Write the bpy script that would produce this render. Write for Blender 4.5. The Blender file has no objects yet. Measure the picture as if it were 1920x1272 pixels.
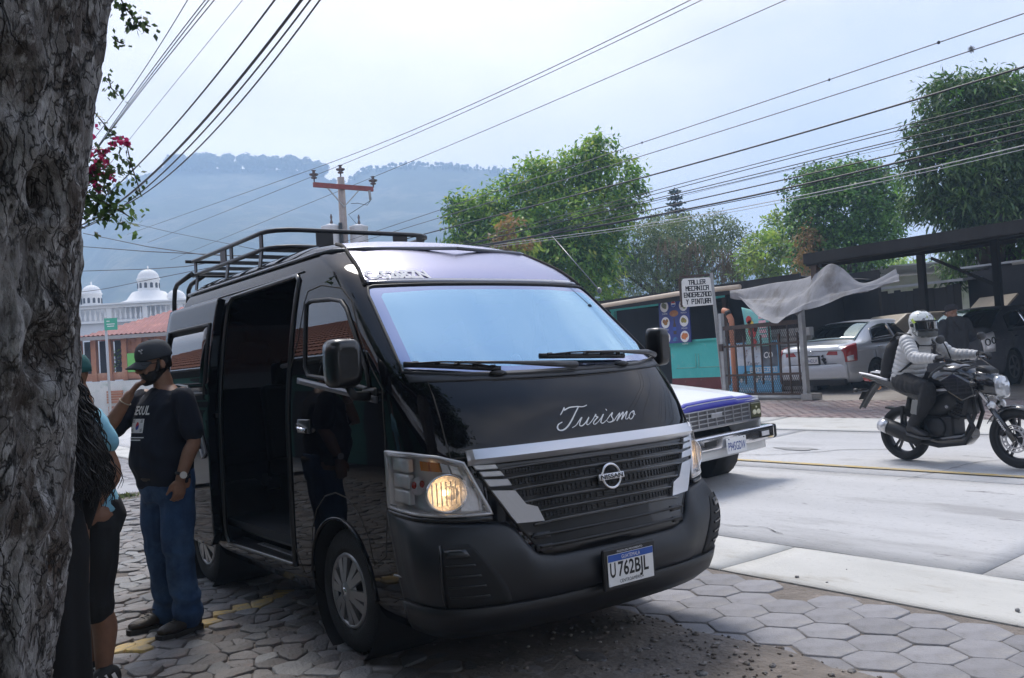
import bpy, bmesh, math, random
from mathutils import Vector, Matrix, noise
sc = bpy.context.scene
COL = sc.collection
R = math.radians
PI = math.pi
rnd = random.Random(7)

# ------------------------------------------------------------------ camera
FPX = 1682.0
cam_d = bpy.data.cameras.new('camera')
cam = bpy.data.objects.new('camera', cam_d); COL.objects.link(cam)
cam_d.sensor_fit = 'HORIZONTAL'; cam_d.sensor_width = 36.0
cam_d.lens = 36.0 * FPX / 1920.0
cam_d.clip_start = 0.05; cam_d.clip_end = 6000
_y, _p, _r = R(36.57), R(1.68), R(-3.5)
_f = Vector((math.sin(_y)*math.cos(_p), math.cos(_y)*math.cos(_p), math.sin(_p)))
_r0 = Vector((math.cos(_y), -math.sin(_y), 0)); _u0 = _r0.cross(_f)
_rt = _r0*math.cos(_r) + _u0*math.sin(_r); _up = _u0*math.cos(_r) - _r0*math.sin(_r)
cam.matrix_world = Matrix(((_rt.x, _up.x, -_f.x, 0), (_rt.y, _up.y, -_f.y, 0), (_rt.z, _up.z, -_f.z, 1.508), (0, 0, 0, 1)))
sc.camera = cam

# ------------------------------------------------------------------ sky and sun
SUN_EL, SUN_AZ = R(60), R(22)          # azimuth from +Y towards +X
world = bpy.data.worlds.new('World'); sc.world = world; world.use_nodes = True
nt = world.node_tree; nt.nodes.clear()
def N(tree, typ, **kw):
    n = tree.nodes.new(typ)
    for k, v in kw.items():
        if k.startswith('i_'): n.inputs[k[2:].replace('_', ' ')].default_value = v
        else: setattr(n, k, v)
    return n
sky = N(nt, 'ShaderNodeTexSky', sky_type='NISHITA', sun_disc=False)
sky.sun_elevation = SUN_EL; sky.sun_rotation = SUN_AZ
sky.air_density = 1.2; sky.dust_density = 2.0; sky.ozone_density = 1.5
tc = N(nt, 'ShaderNodeTexCoord')
mp = N(nt, 'ShaderNodeMapping'); mp.inputs['Scale'].default_value = (1, 1, 2.6)
nt.links.new(tc.outputs['Generated'], mp.inputs['Vector'])
n1 = N(nt, 'ShaderNodeTexNoise'); n1.inputs['Scale'].default_value = 1.7; n1.inputs['Detail'].default_value = 6; n1.inputs['Roughness'].default_value = .55
nt.links.new(mp.outputs[0], n1.inputs['Vector'])
# overcast veil: thick near the horizon, thin overhead
sep = N(nt, 'ShaderNodeSeparateXYZ'); nt.links.new(tc.outputs['Generated'], sep.inputs[0])
mr = N(nt, 'ShaderNodeMapRange'); mr.inputs['From Min'].default_value = .42; mr.inputs['From Max'].default_value = .92
mr.inputs['To Min'].default_value = 1.12; mr.inputs['To Max'].default_value = .02
nt.links.new(sep.outputs['Z'], mr.inputs['Value'])
cl = N(nt, 'ShaderNodeMapRange'); cl.inputs['From Min'].default_value = .35; cl.inputs['From Max'].default_value = .68
cl.inputs['To Min'].default_value = -.30; cl.inputs['To Max'].default_value = .30
nt.links.new(n1.outputs['Fac'], cl.inputs['Value'])
ad = N(nt, 'ShaderNodeMath', operation='ADD', use_clamp=True)
nt.links.new(mr.outputs[0], ad.inputs[0]); nt.links.new(cl.outputs[0], ad.inputs[1])
tint = N(nt, 'ShaderNodeMixRGB'); tint.inputs[1].default_value = (6.6, 6.4, 7.2, 1); tint.inputs[2].default_value = (10.2, 9.7, 9.9, 1)
tm = N(nt, 'ShaderNodeMapRange'); tm.inputs['From Min'].default_value = .33; tm.inputs['From Max'].default_value = .67; nt.links.new(n1.outputs['Fac'], tm.inputs['Value']); nt.links.new(tm.outputs[0], tint.inputs[0])
mx = N(nt, 'ShaderNodeMixRGB'); nt.links.new(ad.outputs[0], mx.inputs[0])
skm = N(nt, 'ShaderNodeMixRGB', blend_type='MULTIPLY'); skm.inputs[0].default_value = 1; skm.inputs[2].default_value = (1.25, 1.25, 1.25, 1)
nt.links.new(sky.outputs[0], skm.inputs[1])
nt.links.new(skm.outputs[0], mx.inputs[1]); nt.links.new(tint.outputs[0], mx.inputs[2])
bg = N(nt, 'ShaderNodeBackground'); bg.inputs['Strength'].default_value = .10
nt.links.new(mx.outputs[0], bg.inputs['Color'])
wo = N(nt, 'ShaderNodeOutputWorld'); nt.links.new(bg.outputs[0], wo.inputs['Surface'])

sun_d = bpy.data.lights.new('sun', 'SUN'); sun = bpy.data.objects.new('sun', sun_d); COL.objects.link(sun)
sun_d.energy = 2.0; sun_d.angle = R(18); sun_d.color = (1, .96, .9)
_sd = Vector((math.sin(SUN_AZ)*math.cos(SUN_EL), math.cos(SUN_AZ)*math.cos(SUN_EL), math.sin(SUN_EL)))
sun.rotation_euler = (-_sd).to_track_quat('-Z', 'Y').to_euler()

sc.view_settings.view_transform = 'Standard'; sc.view_settings.look = 'None'
sc.view_settings.exposure = 0.76; sc.view_settings.gamma = 1.0; sc.view_settings.use_curve_mapping = False
sc.render.engine = 'CYCLES'
sc.cycles.use_denoising = True
sc.cycles.max_bounces = 8; sc.cycles.transparent_max_bounces = 12; sc.cycles.volume_bounces = 2
sc.cycles.sample_clamp_indirect = 6

# ------------------------------------------------------------------ materials
MATS = {}
def mat(name, col, rough=.6, metal=0.0, var=0.0, vs=6.0, bump=0.0, bs=60.0, coat=0.0, ior=1.5, col2=None, spots=None, emit=None, coords='Object', detail=5.0, aniso=None, rnd_=0.0):
    """principled material; col2/var: noise mix to a second colour; spots=(scale, lo, hi, colour): blotches"""
    if name in MATS: return MATS[name]
    m = bpy.data.materials.new(name); m.use_nodes = True; t = m.node_tree; b = t.nodes['Principled BSDF']
    L = t.links.new
    c4 = lambda c: (c[0], c[1], c[2], 1)
    b.inputs['Base Color'].default_value = c4(col); b.inputs['Roughness'].default_value = rough
    b.inputs['Metallic'].default_value = metal; b.inputs['IOR'].default_value = ior
    if coat: b.inputs['Coat Weight'].default_value = coat; b.inputs['Coat Roughness'].default_value = .02; b.inputs['Coat IOR'].default_value = 1.6
    tcn = N(t, 'ShaderNodeTexCoord')
    src = tcn.outputs[coords]
    if aniso:
        mpn = N(t, 'ShaderNodeMapping'); mpn.inputs['Scale'].default_value = aniso; L(src, mpn.inputs[0]); src = mpn.outputs[0]
    out = None
    if col2 is not None or var:
        if col2 is None: col2 = tuple(max(0, x*(1-var)) for x in col)
        n = N(t, 'ShaderNodeTexNoise'); n.inputs['Scale'].default_value = vs; n.inputs['Detail'].default_value = detail; n.inputs['Roughness'].default_value = .62
        L(src, n.inputs['Vector'])
        mr_ = N(t, 'ShaderNodeMapRange'); mr_.inputs['From Min'].default_value = .33; mr_.inputs['From Max'].default_value = .67; L(n.outputs['Fac'], mr_.inputs['Value'])
        x = N(t, 'ShaderNodeMixRGB'); x.inputs[1].default_value = c4(col); x.inputs[2].default_value = c4(col2); L(mr_.outputs[0], x.inputs[0]); out = x.outputs[0]
        rr = N(t, 'ShaderNodeMapRange'); rr.inputs['To Min'].default_value = max(0, rough-.08); rr.inputs['To Max'].default_value = min(1, rough+.08)
        L(n.outputs['Fac'], rr.inputs['Value']); L(rr.outputs[0], b.inputs['Roughness'])
    for sp in (spots or []):
        n2 = N(t, 'ShaderNodeTexNoise'); n2.inputs['Scale'].default_value = sp[0]; n2.inputs['Detail'].default_value = 7; n2.inputs['Roughness'].default_value = .65
        L(src, n2.inputs['Vector'])
        m2 = N(t, 'ShaderNodeMapRange'); m2.inputs['From Min'].default_value = sp[1]; m2.inputs['From Max'].default_value = sp[2]; L(n2.outputs['Fac'], m2.inputs['Value'])
        x = N(t, 'ShaderNodeMixRGB'); x.inputs[2].default_value = c4(sp[3]); L(m2.outputs[0], x.inputs[0])
        if out is None: x.inputs[1].default_value = c4(col)
        else: L(out, x.inputs[1])
        out = x.outputs[0]
    if rnd_ and out is not None:
        oi = N(t, 'ShaderNodeObjectInfo'); g_ = N(t, 'ShaderNodeNewGeometry'); am = N(t, 'ShaderNodeMath', operation='ADD'); L(oi.outputs['Random'], am.inputs[0]); L(g_.outputs['Random Per Island'], am.inputs[1])
        fm = N(t, 'ShaderNodeMath', operation='FRACT'); L(am.outputs[0], fm.inputs[0])
        m3 = N(t, 'ShaderNodeMapRange'); m3.inputs['To Min'].default_value = 1-rnd_; m3.inputs['To Max'].default_value = 1+rnd_; L(fm.outputs[0], m3.inputs['Value'])
        x = N(t, 'ShaderNodeMixRGB', blend_type='MULTIPLY'); x.inputs[0].default_value = 1; L(out, x.inputs[1]); L(m3.outputs[0], x.inputs[2]); out = x.outputs[0]
    if out is not None: L(out, b.inputs['Base Color'])
    if bump:
        n3 = N(t, 'ShaderNodeTexNoise'); n3.inputs['Scale'].default_value = bs; n3.inputs['Detail'].default_value = 6; L(src, n3.inputs['Vector'])
        bm_ = N(t, 'ShaderNodeBump'); bm_.inputs['Strength'].default_value = bump; bm_.inputs['Distance'].default_value = .02; L(n3.outputs['Fac'], bm_.inputs['Height']); L(bm_.outputs[0], b.inputs['Normal'])
    if emit: b.inputs['Emission Color'].default_value = c4(emit[0]); b.inputs['Emission Strength'].default_value = emit[1]
    MATS[name] = m; return m

def glass(name, tint_=(.5, .55, .55), refl=1.0, base=.0, rcol=(1, 1, 1)):
    """pane: see-through tinted glass with a mirror reflection; base is reflectance added face-on"""
    if name in MATS: return MATS[name]
    m = bpy.data.materials.new(name); m.use_nodes = True; t = m.node_tree; t.nodes.clear(); L = t.links.new
    tr = N(t, 'ShaderNodeBsdfTransparent'); tr.inputs[0].default_value = (*tint_, 1)
    gl = N(t, 'ShaderNodeBsdfGlossy'); gl.inputs['Color'].default_value = (*rcol, 1); gl.inputs['Roughness'].default_value = .012
    lw = N(t, 'ShaderNodeLayerWeight'); lw.inputs['Blend'].default_value = .5
    fr = N(t, 'ShaderNodeMath', operation='POWER'); fr.inputs[1].default_value = 5.0; L(lw.outputs['Facing'], fr.inputs[0])
    mr_ = N(t, 'ShaderNodeMapRange'); mr_.inputs['To Min'].default_value = base + .04*refl; mr_.inputs['To Max'].default_value = 1
    L(fr.outputs[0], mr_.inputs['Value'])
    mxs = N(t, 'ShaderNodeMixShader'); L(mr_.outputs[0], mxs.inputs[0]); L(tr.outputs[0], mxs.inputs[1]); L(gl.outputs[0], mxs.inputs[2])
    o = N(t, 'ShaderNodeOutputMaterial'); L(mxs.outputs[0], o.inputs[0])
    MATS[name] = m; return m

def leaf_mat(name, c1, c2, c3, scale=3.0, trans=.48, rough=.45):
    """leaves: colour differs from leaf to leaf and clump to clump"""
    if name in MATS: return MATS[name]
    m = bpy.data.materials.new(name); m.use_nodes = True; t = m.node_tree; b = t.nodes['Principled BSDF']; L = t.links.new
    tcn = N(t, 'ShaderNodeTexCoord'); geo = N(t, 'ShaderNodeNewGeometry')
    n = N(t, 'ShaderNodeTexNoise'); n.inputs['Scale'].default_value = scale; n.inputs['Detail'].default_value = 3; L(tcn.outputs['Object'], n.inputs[0])
    cr = N(t, 'ShaderNodeValToRGB'); e = cr.color_ramp.elements
    e[0].position = .30; e[0].color = (*c1, 1); e[1].position = .70; e[1].color = (*c3, 1)
    k = e.new(.5); k.color = (*c2, 1)
    a = N(t, 'ShaderNodeMath', operation='MULTIPLY_ADD'); a.inputs[1].default_value = .4; L(geo.outputs['Random Per Island'], a.inputs[0])
    s_ = N(t, 'ShaderNodeMath', operation='SUBTRACT'); s_.inputs[1].default_value = .2; L(n.outputs['Fac'], s_.inputs[0]); L(s_.outputs[0], a.inputs[2])
    L(a.outputs[0], cr.inputs[0]); L(cr.outputs[0], b.inputs['Base Color'])
    b.inputs['Roughness'].default_value = rough
    tl = N(t, 'ShaderNodeBsdfTranslucent'); L(cr.outputs[0], tl.inputs[0])
    mxs = N(t, 'ShaderNodeMixShader'); mxs.inputs[0].default_value = trans; L(b.outputs[0], mxs.inputs[1]); L(tl.outputs[0], mxs.inputs[2])
    L(mxs.outputs[0], t.nodes['Material Output'].inputs[0])
    MATS[name] = m; return m

# ------------------------------------------------------------------ mesh helpers
def frame_of(d, ref=None):
    d = Vector(d).normalized()
    ref = Vector(ref) if ref is not None else (Vector((0, 0, 1)) if abs(d.z) < .93 else Vector((0, 1, 0)))
    x = ref.cross(d)
    if x.length < 1e-6: x = Vector((1, 0, 0)).cross(d)
    x.normalize(); return x, d.cross(x).normalized(), d

class MB:
    def __init__(s): s.v = []; s.f = []; s.m = []; s.s = []; s.mi = 0; s.T = None
    def vert(s, p):
        p = Vector(p)
        if s.T is not None: p = s.T @ p
        s.v.append(p); return len(s.v)-1
    def face(s, idx, smooth=False):
        s.f.append(tuple(idx)); s.m.append(s.mi); s.s.append(smooth)
    def quad(s, a, b, c, d, smooth=False): s.face([s.vert(p) for p in (a, b, c, d)], smooth)
    def poly(s, pts, smooth=False): s.face([s.vert(p) for p in pts], smooth)
    def box(s, c, size, rot=None, taper=1.0):
        """rot: Matrix 3x3 or z angle"""
        M_ = Matrix.Rotation(rot, 3, 'Z') if isinstance(rot, (int, float)) else (rot or Matrix.Identity(3))
        hx, hy, hz = size[0]/2, size[1]/2, size[2]/2; c = Vector(c); i = []
        for z in (-1, 1):
            k = taper if z > 0 else 1
            for x, y in ((-1, -1), (1, -1), (1, 1), (-1, 1)): i.append(s.vert(c + M_ @ Vector((x*hx*k, y*hy*k, z*hz))))
        for q in ((3, 2, 1, 0), (4, 5, 6, 7), (0, 1, 5, 4), (1, 2, 6, 5), (2, 3, 7, 6), (3, 0, 4, 7)): s.face([i[j] for j in q])
    def bar(s, a, b, w, h=None, up=None):
        """box beam from a to b"""
        a, b = Vector(a), Vector(b); h = h or w; x, y, d = frame_of(b-a, up); i = []
        for p in (a, b):
            for sx, sy in ((-1, -1), (1, -1), (1, 1), (-1, 1)): i.append(s.vert(p + x*(sx*w/2) + y*(sy*h/2)))
        for q in ((3, 2, 1, 0), (4, 5, 6, 7), (0, 1, 5, 4), (1, 2, 6, 5), (2, 3, 7, 6), (3, 0, 4, 7)): s.face([i[j] for j in q])
    def rings(s, rings, closed=True, caps=True, smooth=True, loop=False):
        n = len(rings[0]); ids = [[s.vert(p) for p in r] for r in rings]
        pairs = list(zip(ids, ids[1:])) + ([(ids[-1], ids[0])] if loop else [])
        for a, b in pairs:
            for i in range(n if closed else n-1):
                j = (i+1) % n; s.face((a[i], a[j], b[j], b[i]), smooth)
        if caps and not loop:
            s.face(ids[0][::-1], False); s.face(ids[-1], False)
    def tube(s, pts, r, n=8, caps=True, loop=False, ref=None, smooth=True, flat=1.0):
        pts = [Vector(p) for p in pts]; rr = r if isinstance(r, (list, tuple)) else [r]*len(pts); out = []; px_ = None
        for k, p in enumerate(pts):
            if loop: d = pts[(k+1) % len(pts)] - pts[k-1]
            else: d = pts[min(k+1, len(pts)-1)] - pts[max(k-1, 0)]
            d = d.normalized() if d.length > 1e-9 else Vector((0, 0, 1))
            if px_ is None: x, y, _ = frame_of(d, ref)
            else:
                x = px_ - d*px_.dot(d)
                if x.length < 1e-6: x, y, _ = frame_of(d, ref)
                x.normalize(); y = d.cross(x)
            px_ = x
            out.append([p + x*(math.cos(2*PI*i/n)*rr[k]) + y*(math.sin(2*PI*i/n)*rr[k]*flat) for i in range(n)])
        s.rings(out, caps=caps, loop=loop, smooth=smooth)
    def lathe(s, prof, n=24, axis='Z', c=(0, 0, 0), smooth=True, caps=True, loop=False, a0=0, a1=2*PI):
        """prof: (radius, height) pairs turned round an axis through c"""
        c = Vector(c); out = []
        ax = {'X': lambda r, h, a: Vector((h, r*math.cos(a), r*math.sin(a))), 'Y': lambda r, h, a: Vector((r*math.cos(a), h, r*math.sin(a))), 'Z': lambda r, h, a: Vector((r*math.cos(a), r*math.sin(a), h))}[axis]
        for r, h in prof: out.append([c + ax(r, h, a0+(a1-a0)*i/n) for i in range(n)])
        s.rings(out, caps=caps, smooth=smooth, loop=loop)
    def prism(s, poly, d, smooth=False, cap=True):
        """extrude a 3-D polygon by vector d"""
        d = Vector(d); a = [s.vert(p) for p in poly]; b = [s.vert(Vector(p)+d) for p in poly]; n = len(a)
        for i in range(n): j = (i+1) % n; s.face((a[i], a[j], b[j], b[i]), smooth)
        if cap: s.face(a[::-1]); s.face(b)
    def ell(s, c, r, nu=12, nv=8, M_=None, smooth=True):
        c = Vector(c); out = []
        for j in range(nv+1):
            t = -PI/2 + PI*j/nv; k = max(math.cos(t), .02)
            out.append([c + ((M_ or Matrix.Identity(3)) @ Vector((r[0]*k*math.cos(2*PI*i/nu), r[1]*k*math.sin(2*PI*i/nu), r[2]*math.sin(t)))) for i in range(nu)])
        s.rings(out, smooth=smooth)
    def grid(s, fn, nu, nv, smooth=True, flip=False):
        ids = [[s.vert(fn(i/nu, j/nv)) for i in range(nu+1)] for j in range(nv+1)]
        for j in range(nv):
            for i in range(nu):
                q = (ids[j][i], ids[j][i+1], ids[j+1][i+1], ids[j+1][i]); s.face(q[::-1] if flip else q, smooth)
    def slab(s, fn, nu, nv, thick, smooth=True):
        """sheet with thickness: fn(u,v) -> (point, normal); the back lies thick behind it"""
        top = [[None]*(nu+1) for _ in range(nv+1)]; bot = [[None]*(nu+1) for _ in range(nv+1)]
        for j in range(nv+1):
            for i in range(nu+1):
                p, n = fn(i/nu, j/nv); top[j][i] = s.vert(p); bot[j][i] = s.vert(Vector(p)-Vector(n)*thick)
        for j in range(nv):
            for i in range(nu):
                s.face((top[j][i], top[j][i+1], top[j+1][i+1], top[j+1][i]), smooth)
                s.face((bot[j+1][i], bot[j+1][i+1], bot[j][i+1], bot[j][i]), smooth)
        for i in range(nu):
            s.face((bot[0][i], bot[0][i+1], top[0][i+1], top[0][i])); s.face((top[nv][i], top[nv][i+1], bot[nv][i+1], bot[nv][i]))
        for j in range(nv):
            s.face((top[j][0], top[j+1][0], bot[j+1][0], bot[j][0])); s.face((bot[j][nu], bot[j+1][nu], top[j+1][nu], top[j][nu]))
    def mesh(s, name, mats):
        me = bpy.data.meshes.new(name); me.from_pydata([tuple(p) for p in s.v], [], s.f)
        for m_ in (mats if isinstance(mats, (list, tuple)) else [mats]):
            if m_: me.materials.append(m_)
        me.polygons.foreach_set('material_index', s.m); me.polygons.foreach_set('use_smooth', s.s)
        me.update(); return me
    def build(s, name, mats, parent=None, bevel=0, kind=None, fix=False, loc=None, seg=1):
        me = s.mesh(name, mats)
        if fix:
            bm = bmesh.new(); bm.from_mesh(me); bmesh.ops.recalc_face_normals(bm, faces=bm.faces); bm.to_mesh(me); bm.free()
        o = link(name, me, parent)
        if loc is not None: o.location = loc
        if bevel:
            md = o.modifiers.new('bevel', 'BEVEL'); md.width = bevel; md.segments = seg; md.limit_method = 'ANGLE'; md.angle_limit = R(35)
        if kind: o['kind'] = kind
        return o

def link(name, data, parent=None):
    o = bpy.data.objects.new(name, data); COL.objects.link(o)
    if parent is not None: o.parent = parent
    return o
def tag(o, label=None, cat=None, group=None, kind=None):
    if label: o['label'] = label
    if cat: o['category'] = cat
    if group: o['group'] = group
    if kind: o['kind'] = kind
    return o
def thing(name, label, cat, loc=(0, 0, 0), rz=0, group=None):
    o = bpy.data.objects.new(name, None); COL.objects.link(o); o.empty_display_size = .2
    o.location = loc; o.rotation_euler = (0, 0, rz); return tag(o, label, cat, group)
def copy_tree(o, parent=None):
    c = o.copy(); COL.objects.link(c); c.parent = parent
    for ch in list(o.children): copy_tree(ch, c)
    return c
def from_bm(name, bm, mats, parent=None, smooth=None):
    me = bpy.data.meshes.new(name); bm.to_mesh(me)
    for m_ in (mats if isinstance(mats, (list, tuple)) else [mats]): me.materials.append(m_)
    if smooth is not None: me.polygons.foreach_set('use_smooth', [smooth]*len(me.polygons))
    return link(name, me, parent)

def text2d(body, size=1.0, shear=0.0, bold=0.0, align='CENTER', spacing=1.0, width=None):
    """flat lettering as ([(x,y)], faces), centred on its baseline middle; width squeezes it to that width"""
    cu = bpy.data.curves.new('t', 'FONT'); cu.body = body; cu.size = size; cu.shear = shear; cu.offset = bold; cu.align_x = align; cu.space_character = spacing; cu.resolution_u = 3
    o = bpy.data.objects.new('t', cu); COL.objects.link(o)
    dg = bpy.context.evaluated_depsgraph_get(); me = bpy.data.meshes.new_from_object(o.evaluated_get(dg))
    bm = bmesh.new(); bm.from_mesh(me); bmesh.ops.triangulate(bm, faces=bm.faces)
    vs = [(v.co.x, v.co.y) for v in bm.verts]; bm.verts.ensure_lookup_table(); fs = [tuple(v.index for v in f.verts) for f in bm.faces]; bm.free()
    bpy.data.objects.remove(o); bpy.data.curves.remove(cu); bpy.data.meshes.remove(me)
    if width and vs:
        x0 = min(v[0] for v in vs); x1 = max(v[0] for v in vs); k = width/(x1-x0); cx = (x0+x1)/2
        vs = [((x-cx)*k, y) for x, y in vs]
    return vs, fs
def put2d(mb, t, fn):
    """map flat shapes (x,y) through fn into 3-D"""
    b = [mb.vert(fn(x, y)) for x, y in t[0]]
    for f in t[1]: mb.face([b[i] for i in f])
def stroke2d(pts, w, taper=True, sub=4):
    """pen stroke along a smooth polyline -> flat ribbon"""
    P = [Vector((p[0], p[1])) for p in pts]; Q = []
    for i in range(len(P)-1):
        p0, p1, p2, p3 = P[max(i-1, 0)], P[i], P[i+1], P[min(i+2, len(P)-1)]
        for k in range(sub):
            t = k/sub; Q.append(.5*((2*p1) + (p2-p0)*t + (2*p0-5*p1+4*p2-p3)*t*t + (3*p1-p0-3*p2+p3)*t**3))
    Q.append(P[-1]); vs = []; fs = []
    for i, q in enumerate(Q):
        d = (Q[min(i+1, len(Q)-1)] - Q[max(i-1, 0)]); d = d.normalized() if d.length else Vector((1, 0)); nn = Vector((-d.y, d.x))
        ww = w*(.45+.55*min(1, 3*min(i, len(Q)-1-i)/len(Q)+.2)) if taper else w
        ww *= (1.15 - .45*abs(d.x)) if taper else 1
        vs += [tuple(q+nn*ww/2), tuple(q-nn*ww/2)]
    for i in range(len(Q)-1): fs.append((2*i, 2*i+1, 2*i+3, 2*i+2))
    return vs, fs

def gz(x):
    """height of the land: level on the near side, climbing beyond the road's near edge"""
    if x < 5.2: return 0.0
    if x < 5.8: return .045*(x-5.2)**2/1.2
    if x < 24: return .045*(x-5.5)
    return .045*18.5

def remeshed(name, mb, mats, parent, voxel, smooth=4, disp=None, fac=.5):
    """one continuous skin round all the closed pieces in mb"""
    me = mb.mesh(name, mats); o = link(name, me, parent)
    md = o.modifiers.new('r', 'REMESH'); md.mode = 'VOXEL'; md.voxel_size = voxel; md.use_smooth_shade = True
    if smooth: ms = o.modifiers.new('s', 'SMOOTH'); ms.factor = fac; ms.iterations = smooth
    dg = bpy.context.evaluated_depsgraph_get(); dg.update()
    m2 = bpy.data.meshes.new_from_object(o.evaluated_get(dg)); m2.name = name
    o.modifiers.clear(); o.data = m2; bpy.data.meshes.remove(me)
    if disp:
        m2.calc_loop_triangles() if False else None
        nrm = [v.normal.copy() for v in m2.vertices]
        for v, n_ in zip(m2.vertices, nrm): v.co += n_*disp(v.co)
    m2.polygons.foreach_set('use_smooth', [True]*len(m2.polygons))
    if not m2.materials:
        for m_ in (mats if isinstance(mats, (list, tuple)) else [mats]): m2.materials.append(m_)
    m2.update(); return o

def catmull(pts, n):
    out = []; m_ = len(pts)
    for i in range(m_-1):
        p0, p1, p2, p3 = pts[max(i-1, 0)], pts[i], pts[i+1], pts[min(i+2, m_-1)]
        for k in range(n):
            t = k/n; out.append(tuple(.5*((2*b)+(c-a)*t+(2*a-5*b+4*c-d)*t*t+(3*b-a-3*c+d)*t**3) for a, b, c, d in zip(p0, p1, p2, p3)))
    out.append(tuple(pts[-1])); return out
# ================================================================== GROUND
def fbm(x, y, z=0.0, o=4):
    s_ = 0; a = .5
    for _ in range(o):
        s_ += a*noise.noise(Vector((x, y, z))); x *= 2.03; y *= 2.03; z += 7.1; a *= .5
    return s_
m_earth = mat('earth', (.17, .14, .115), .95, var=.35, vs=.5, bump=.5, bs=6, spots=[(.08, .5, .62, (.09, .11, .045))])
m_dirt = mat('dirt', (.22, .19, .165), .95, col2=(.14, .12, .105), vs=3.5, bump=1.0, bs=28, spots=[(9, .58, .70, (.32, .27, .24))])
m_stone = mat('cobble', (.20, .185, .178), .6, col2=(.125, .115, .11), vs=4, bump=.55, bs=45, spots=[(2.1, .56, .72, (.24, .17, .155)), (14, .60, .72, (.12, .11, .10))], rnd_=.32)
m_stone2 = mat('cobble_grey', (.16, .16, .165), .58, col2=(.24, .235, .23), vs=7, bump=.5, bs=50, rnd_=.30)
m_yell = mat('cobble_yellow', (.60, .40, .10), .7, col2=(.34, .28, .20), vs=14, bump=.4, bs=50)
m_paver = mat('paver', (.29, .285, .30), .8, col2=(.21, .205, .215), vs=5, bump=.35, bs=110, spots=[(2.3, .55, .75, (.38, .36, .34)), (9, .58, .70, (.17, .165, .165))], rnd_=.17)
m_conc = mat('gutter_concrete', (.60, .59, .56), .85, col2=(.48, .475, .45), vs=1.6, bump=.35, bs=120, aniso=(1, .3, 1), detail=9, spots=[(4, .57, .72, (.36, .33, .28)), (55, .60, .72, (.33, .32, .30)), (.9, .55, .7, (.58, .57, .54))])
m_road = mat('road_concrete', (.55, .545, .545), .82, col2=(.43, .43, .435), vs=.9, bump=.35, bs=170, aniso=(1, .22, 1), detail=9, spots=[(.35, .50, .70, (.58, .575, .57)), (1.7, .56, .70, (.35, .345, .345)), (60, .58, .70, (.24, .24, .24)), (5, .66, .70, (.20, .19, .19))])
m_yline = mat('yellow_paint', (.56, .40, .15), .8, col2=(.48, .40, .24), vs=5, spots=[(14, .52, .64, (.44, .42, .39)), (3, .55, .7, (.42, .38, .30))])
m_brickpave = mat('brick_pavers', (.40, .30, .285), .9, col2=(.33, .29, .28), vs=2.5, bump=.3, bs=50, spots=[(.8, .52, .7, (.45, .42, .40))])
m_gap = mat('joint_dirt', (.06, .055, .05), .95)

# the land, one sheet to the horizon
xs = [-440, -300, -150, -60, -25, -10, 0, 4.5, 5.2, 5.4, 5.6, 5.8, 7, 9, 11, 13, 16, 20, 24, 32, 60, 140, 300, 500, 700, 890]
ys = [-300, -150, -80, -40, -12, 0, 8, 16, 30, 60, 110, 200, 350, 500, 650, 805]
g = MB()
ids = [[g.vert((x, y, gz(x)-.07)) for x in xs] for y in ys]
for j in range(len(ys)-1):
    for i in range(len(xs)-1): g.face((ids[j][i], ids[j][i+1], ids[j+1][i+1], ids[j+1][i]), True)
g.build('ground', m_earth, kind='structure')

def cells(x0, x1, y0, y1, sx, sy, jit, seed, hexa=True):
    """voronoi cells of a jittered staggered lattice"""
    r_ = random.Random(seed); P = {}
    nx = int((x1-x0)/sx)+3; ny = int((y1-y0)/sy)+3
    for i in range(-1, nx):
        for j in range(-1, ny):
            P[i, j] = Vector((x0+i*sx + r_.uniform(-1, 1)*jit*sx, y0+(j+(.5 if hexa and i % 2 else 0))*sy + r_.uniform(-1, 1)*jit*sy))
    out = []
    for (i, j), p in P.items():
        if not (x0 <= p.x <= x1 and y0 <= p.y <= y1): continue
        poly = [p+Vector(q) for q in ((-sx*2, -sy*2), (sx*2, -sy*2), (sx*2, sy*2), (-sx*2, sy*2))]
        for di in (-2, -1, 0, 1, 2):
            for dj in (-2, -1, 0, 1, 2):
                q = P.get((i+di, j+dj))
                if q is None or (di == 0 and dj == 0): continue
                mid = (p+q)/2; n_ = (q-p); new = []
                for k in range(len(poly)):
                    a, b = poly[k], poly[(k+1) % len(poly)]; da = (a-mid).dot(n_); db = (b-mid).dot(n_)
                    if da <= 0: new.append(a)
                    if da*db < 0: new.append(a+(b-a)*(da/(da-db)))
                poly = new
                if len(poly) < 3: break
            if len(poly) < 3: break
        if len(poly) >= 3: out.append((p, poly))
    return out
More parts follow.
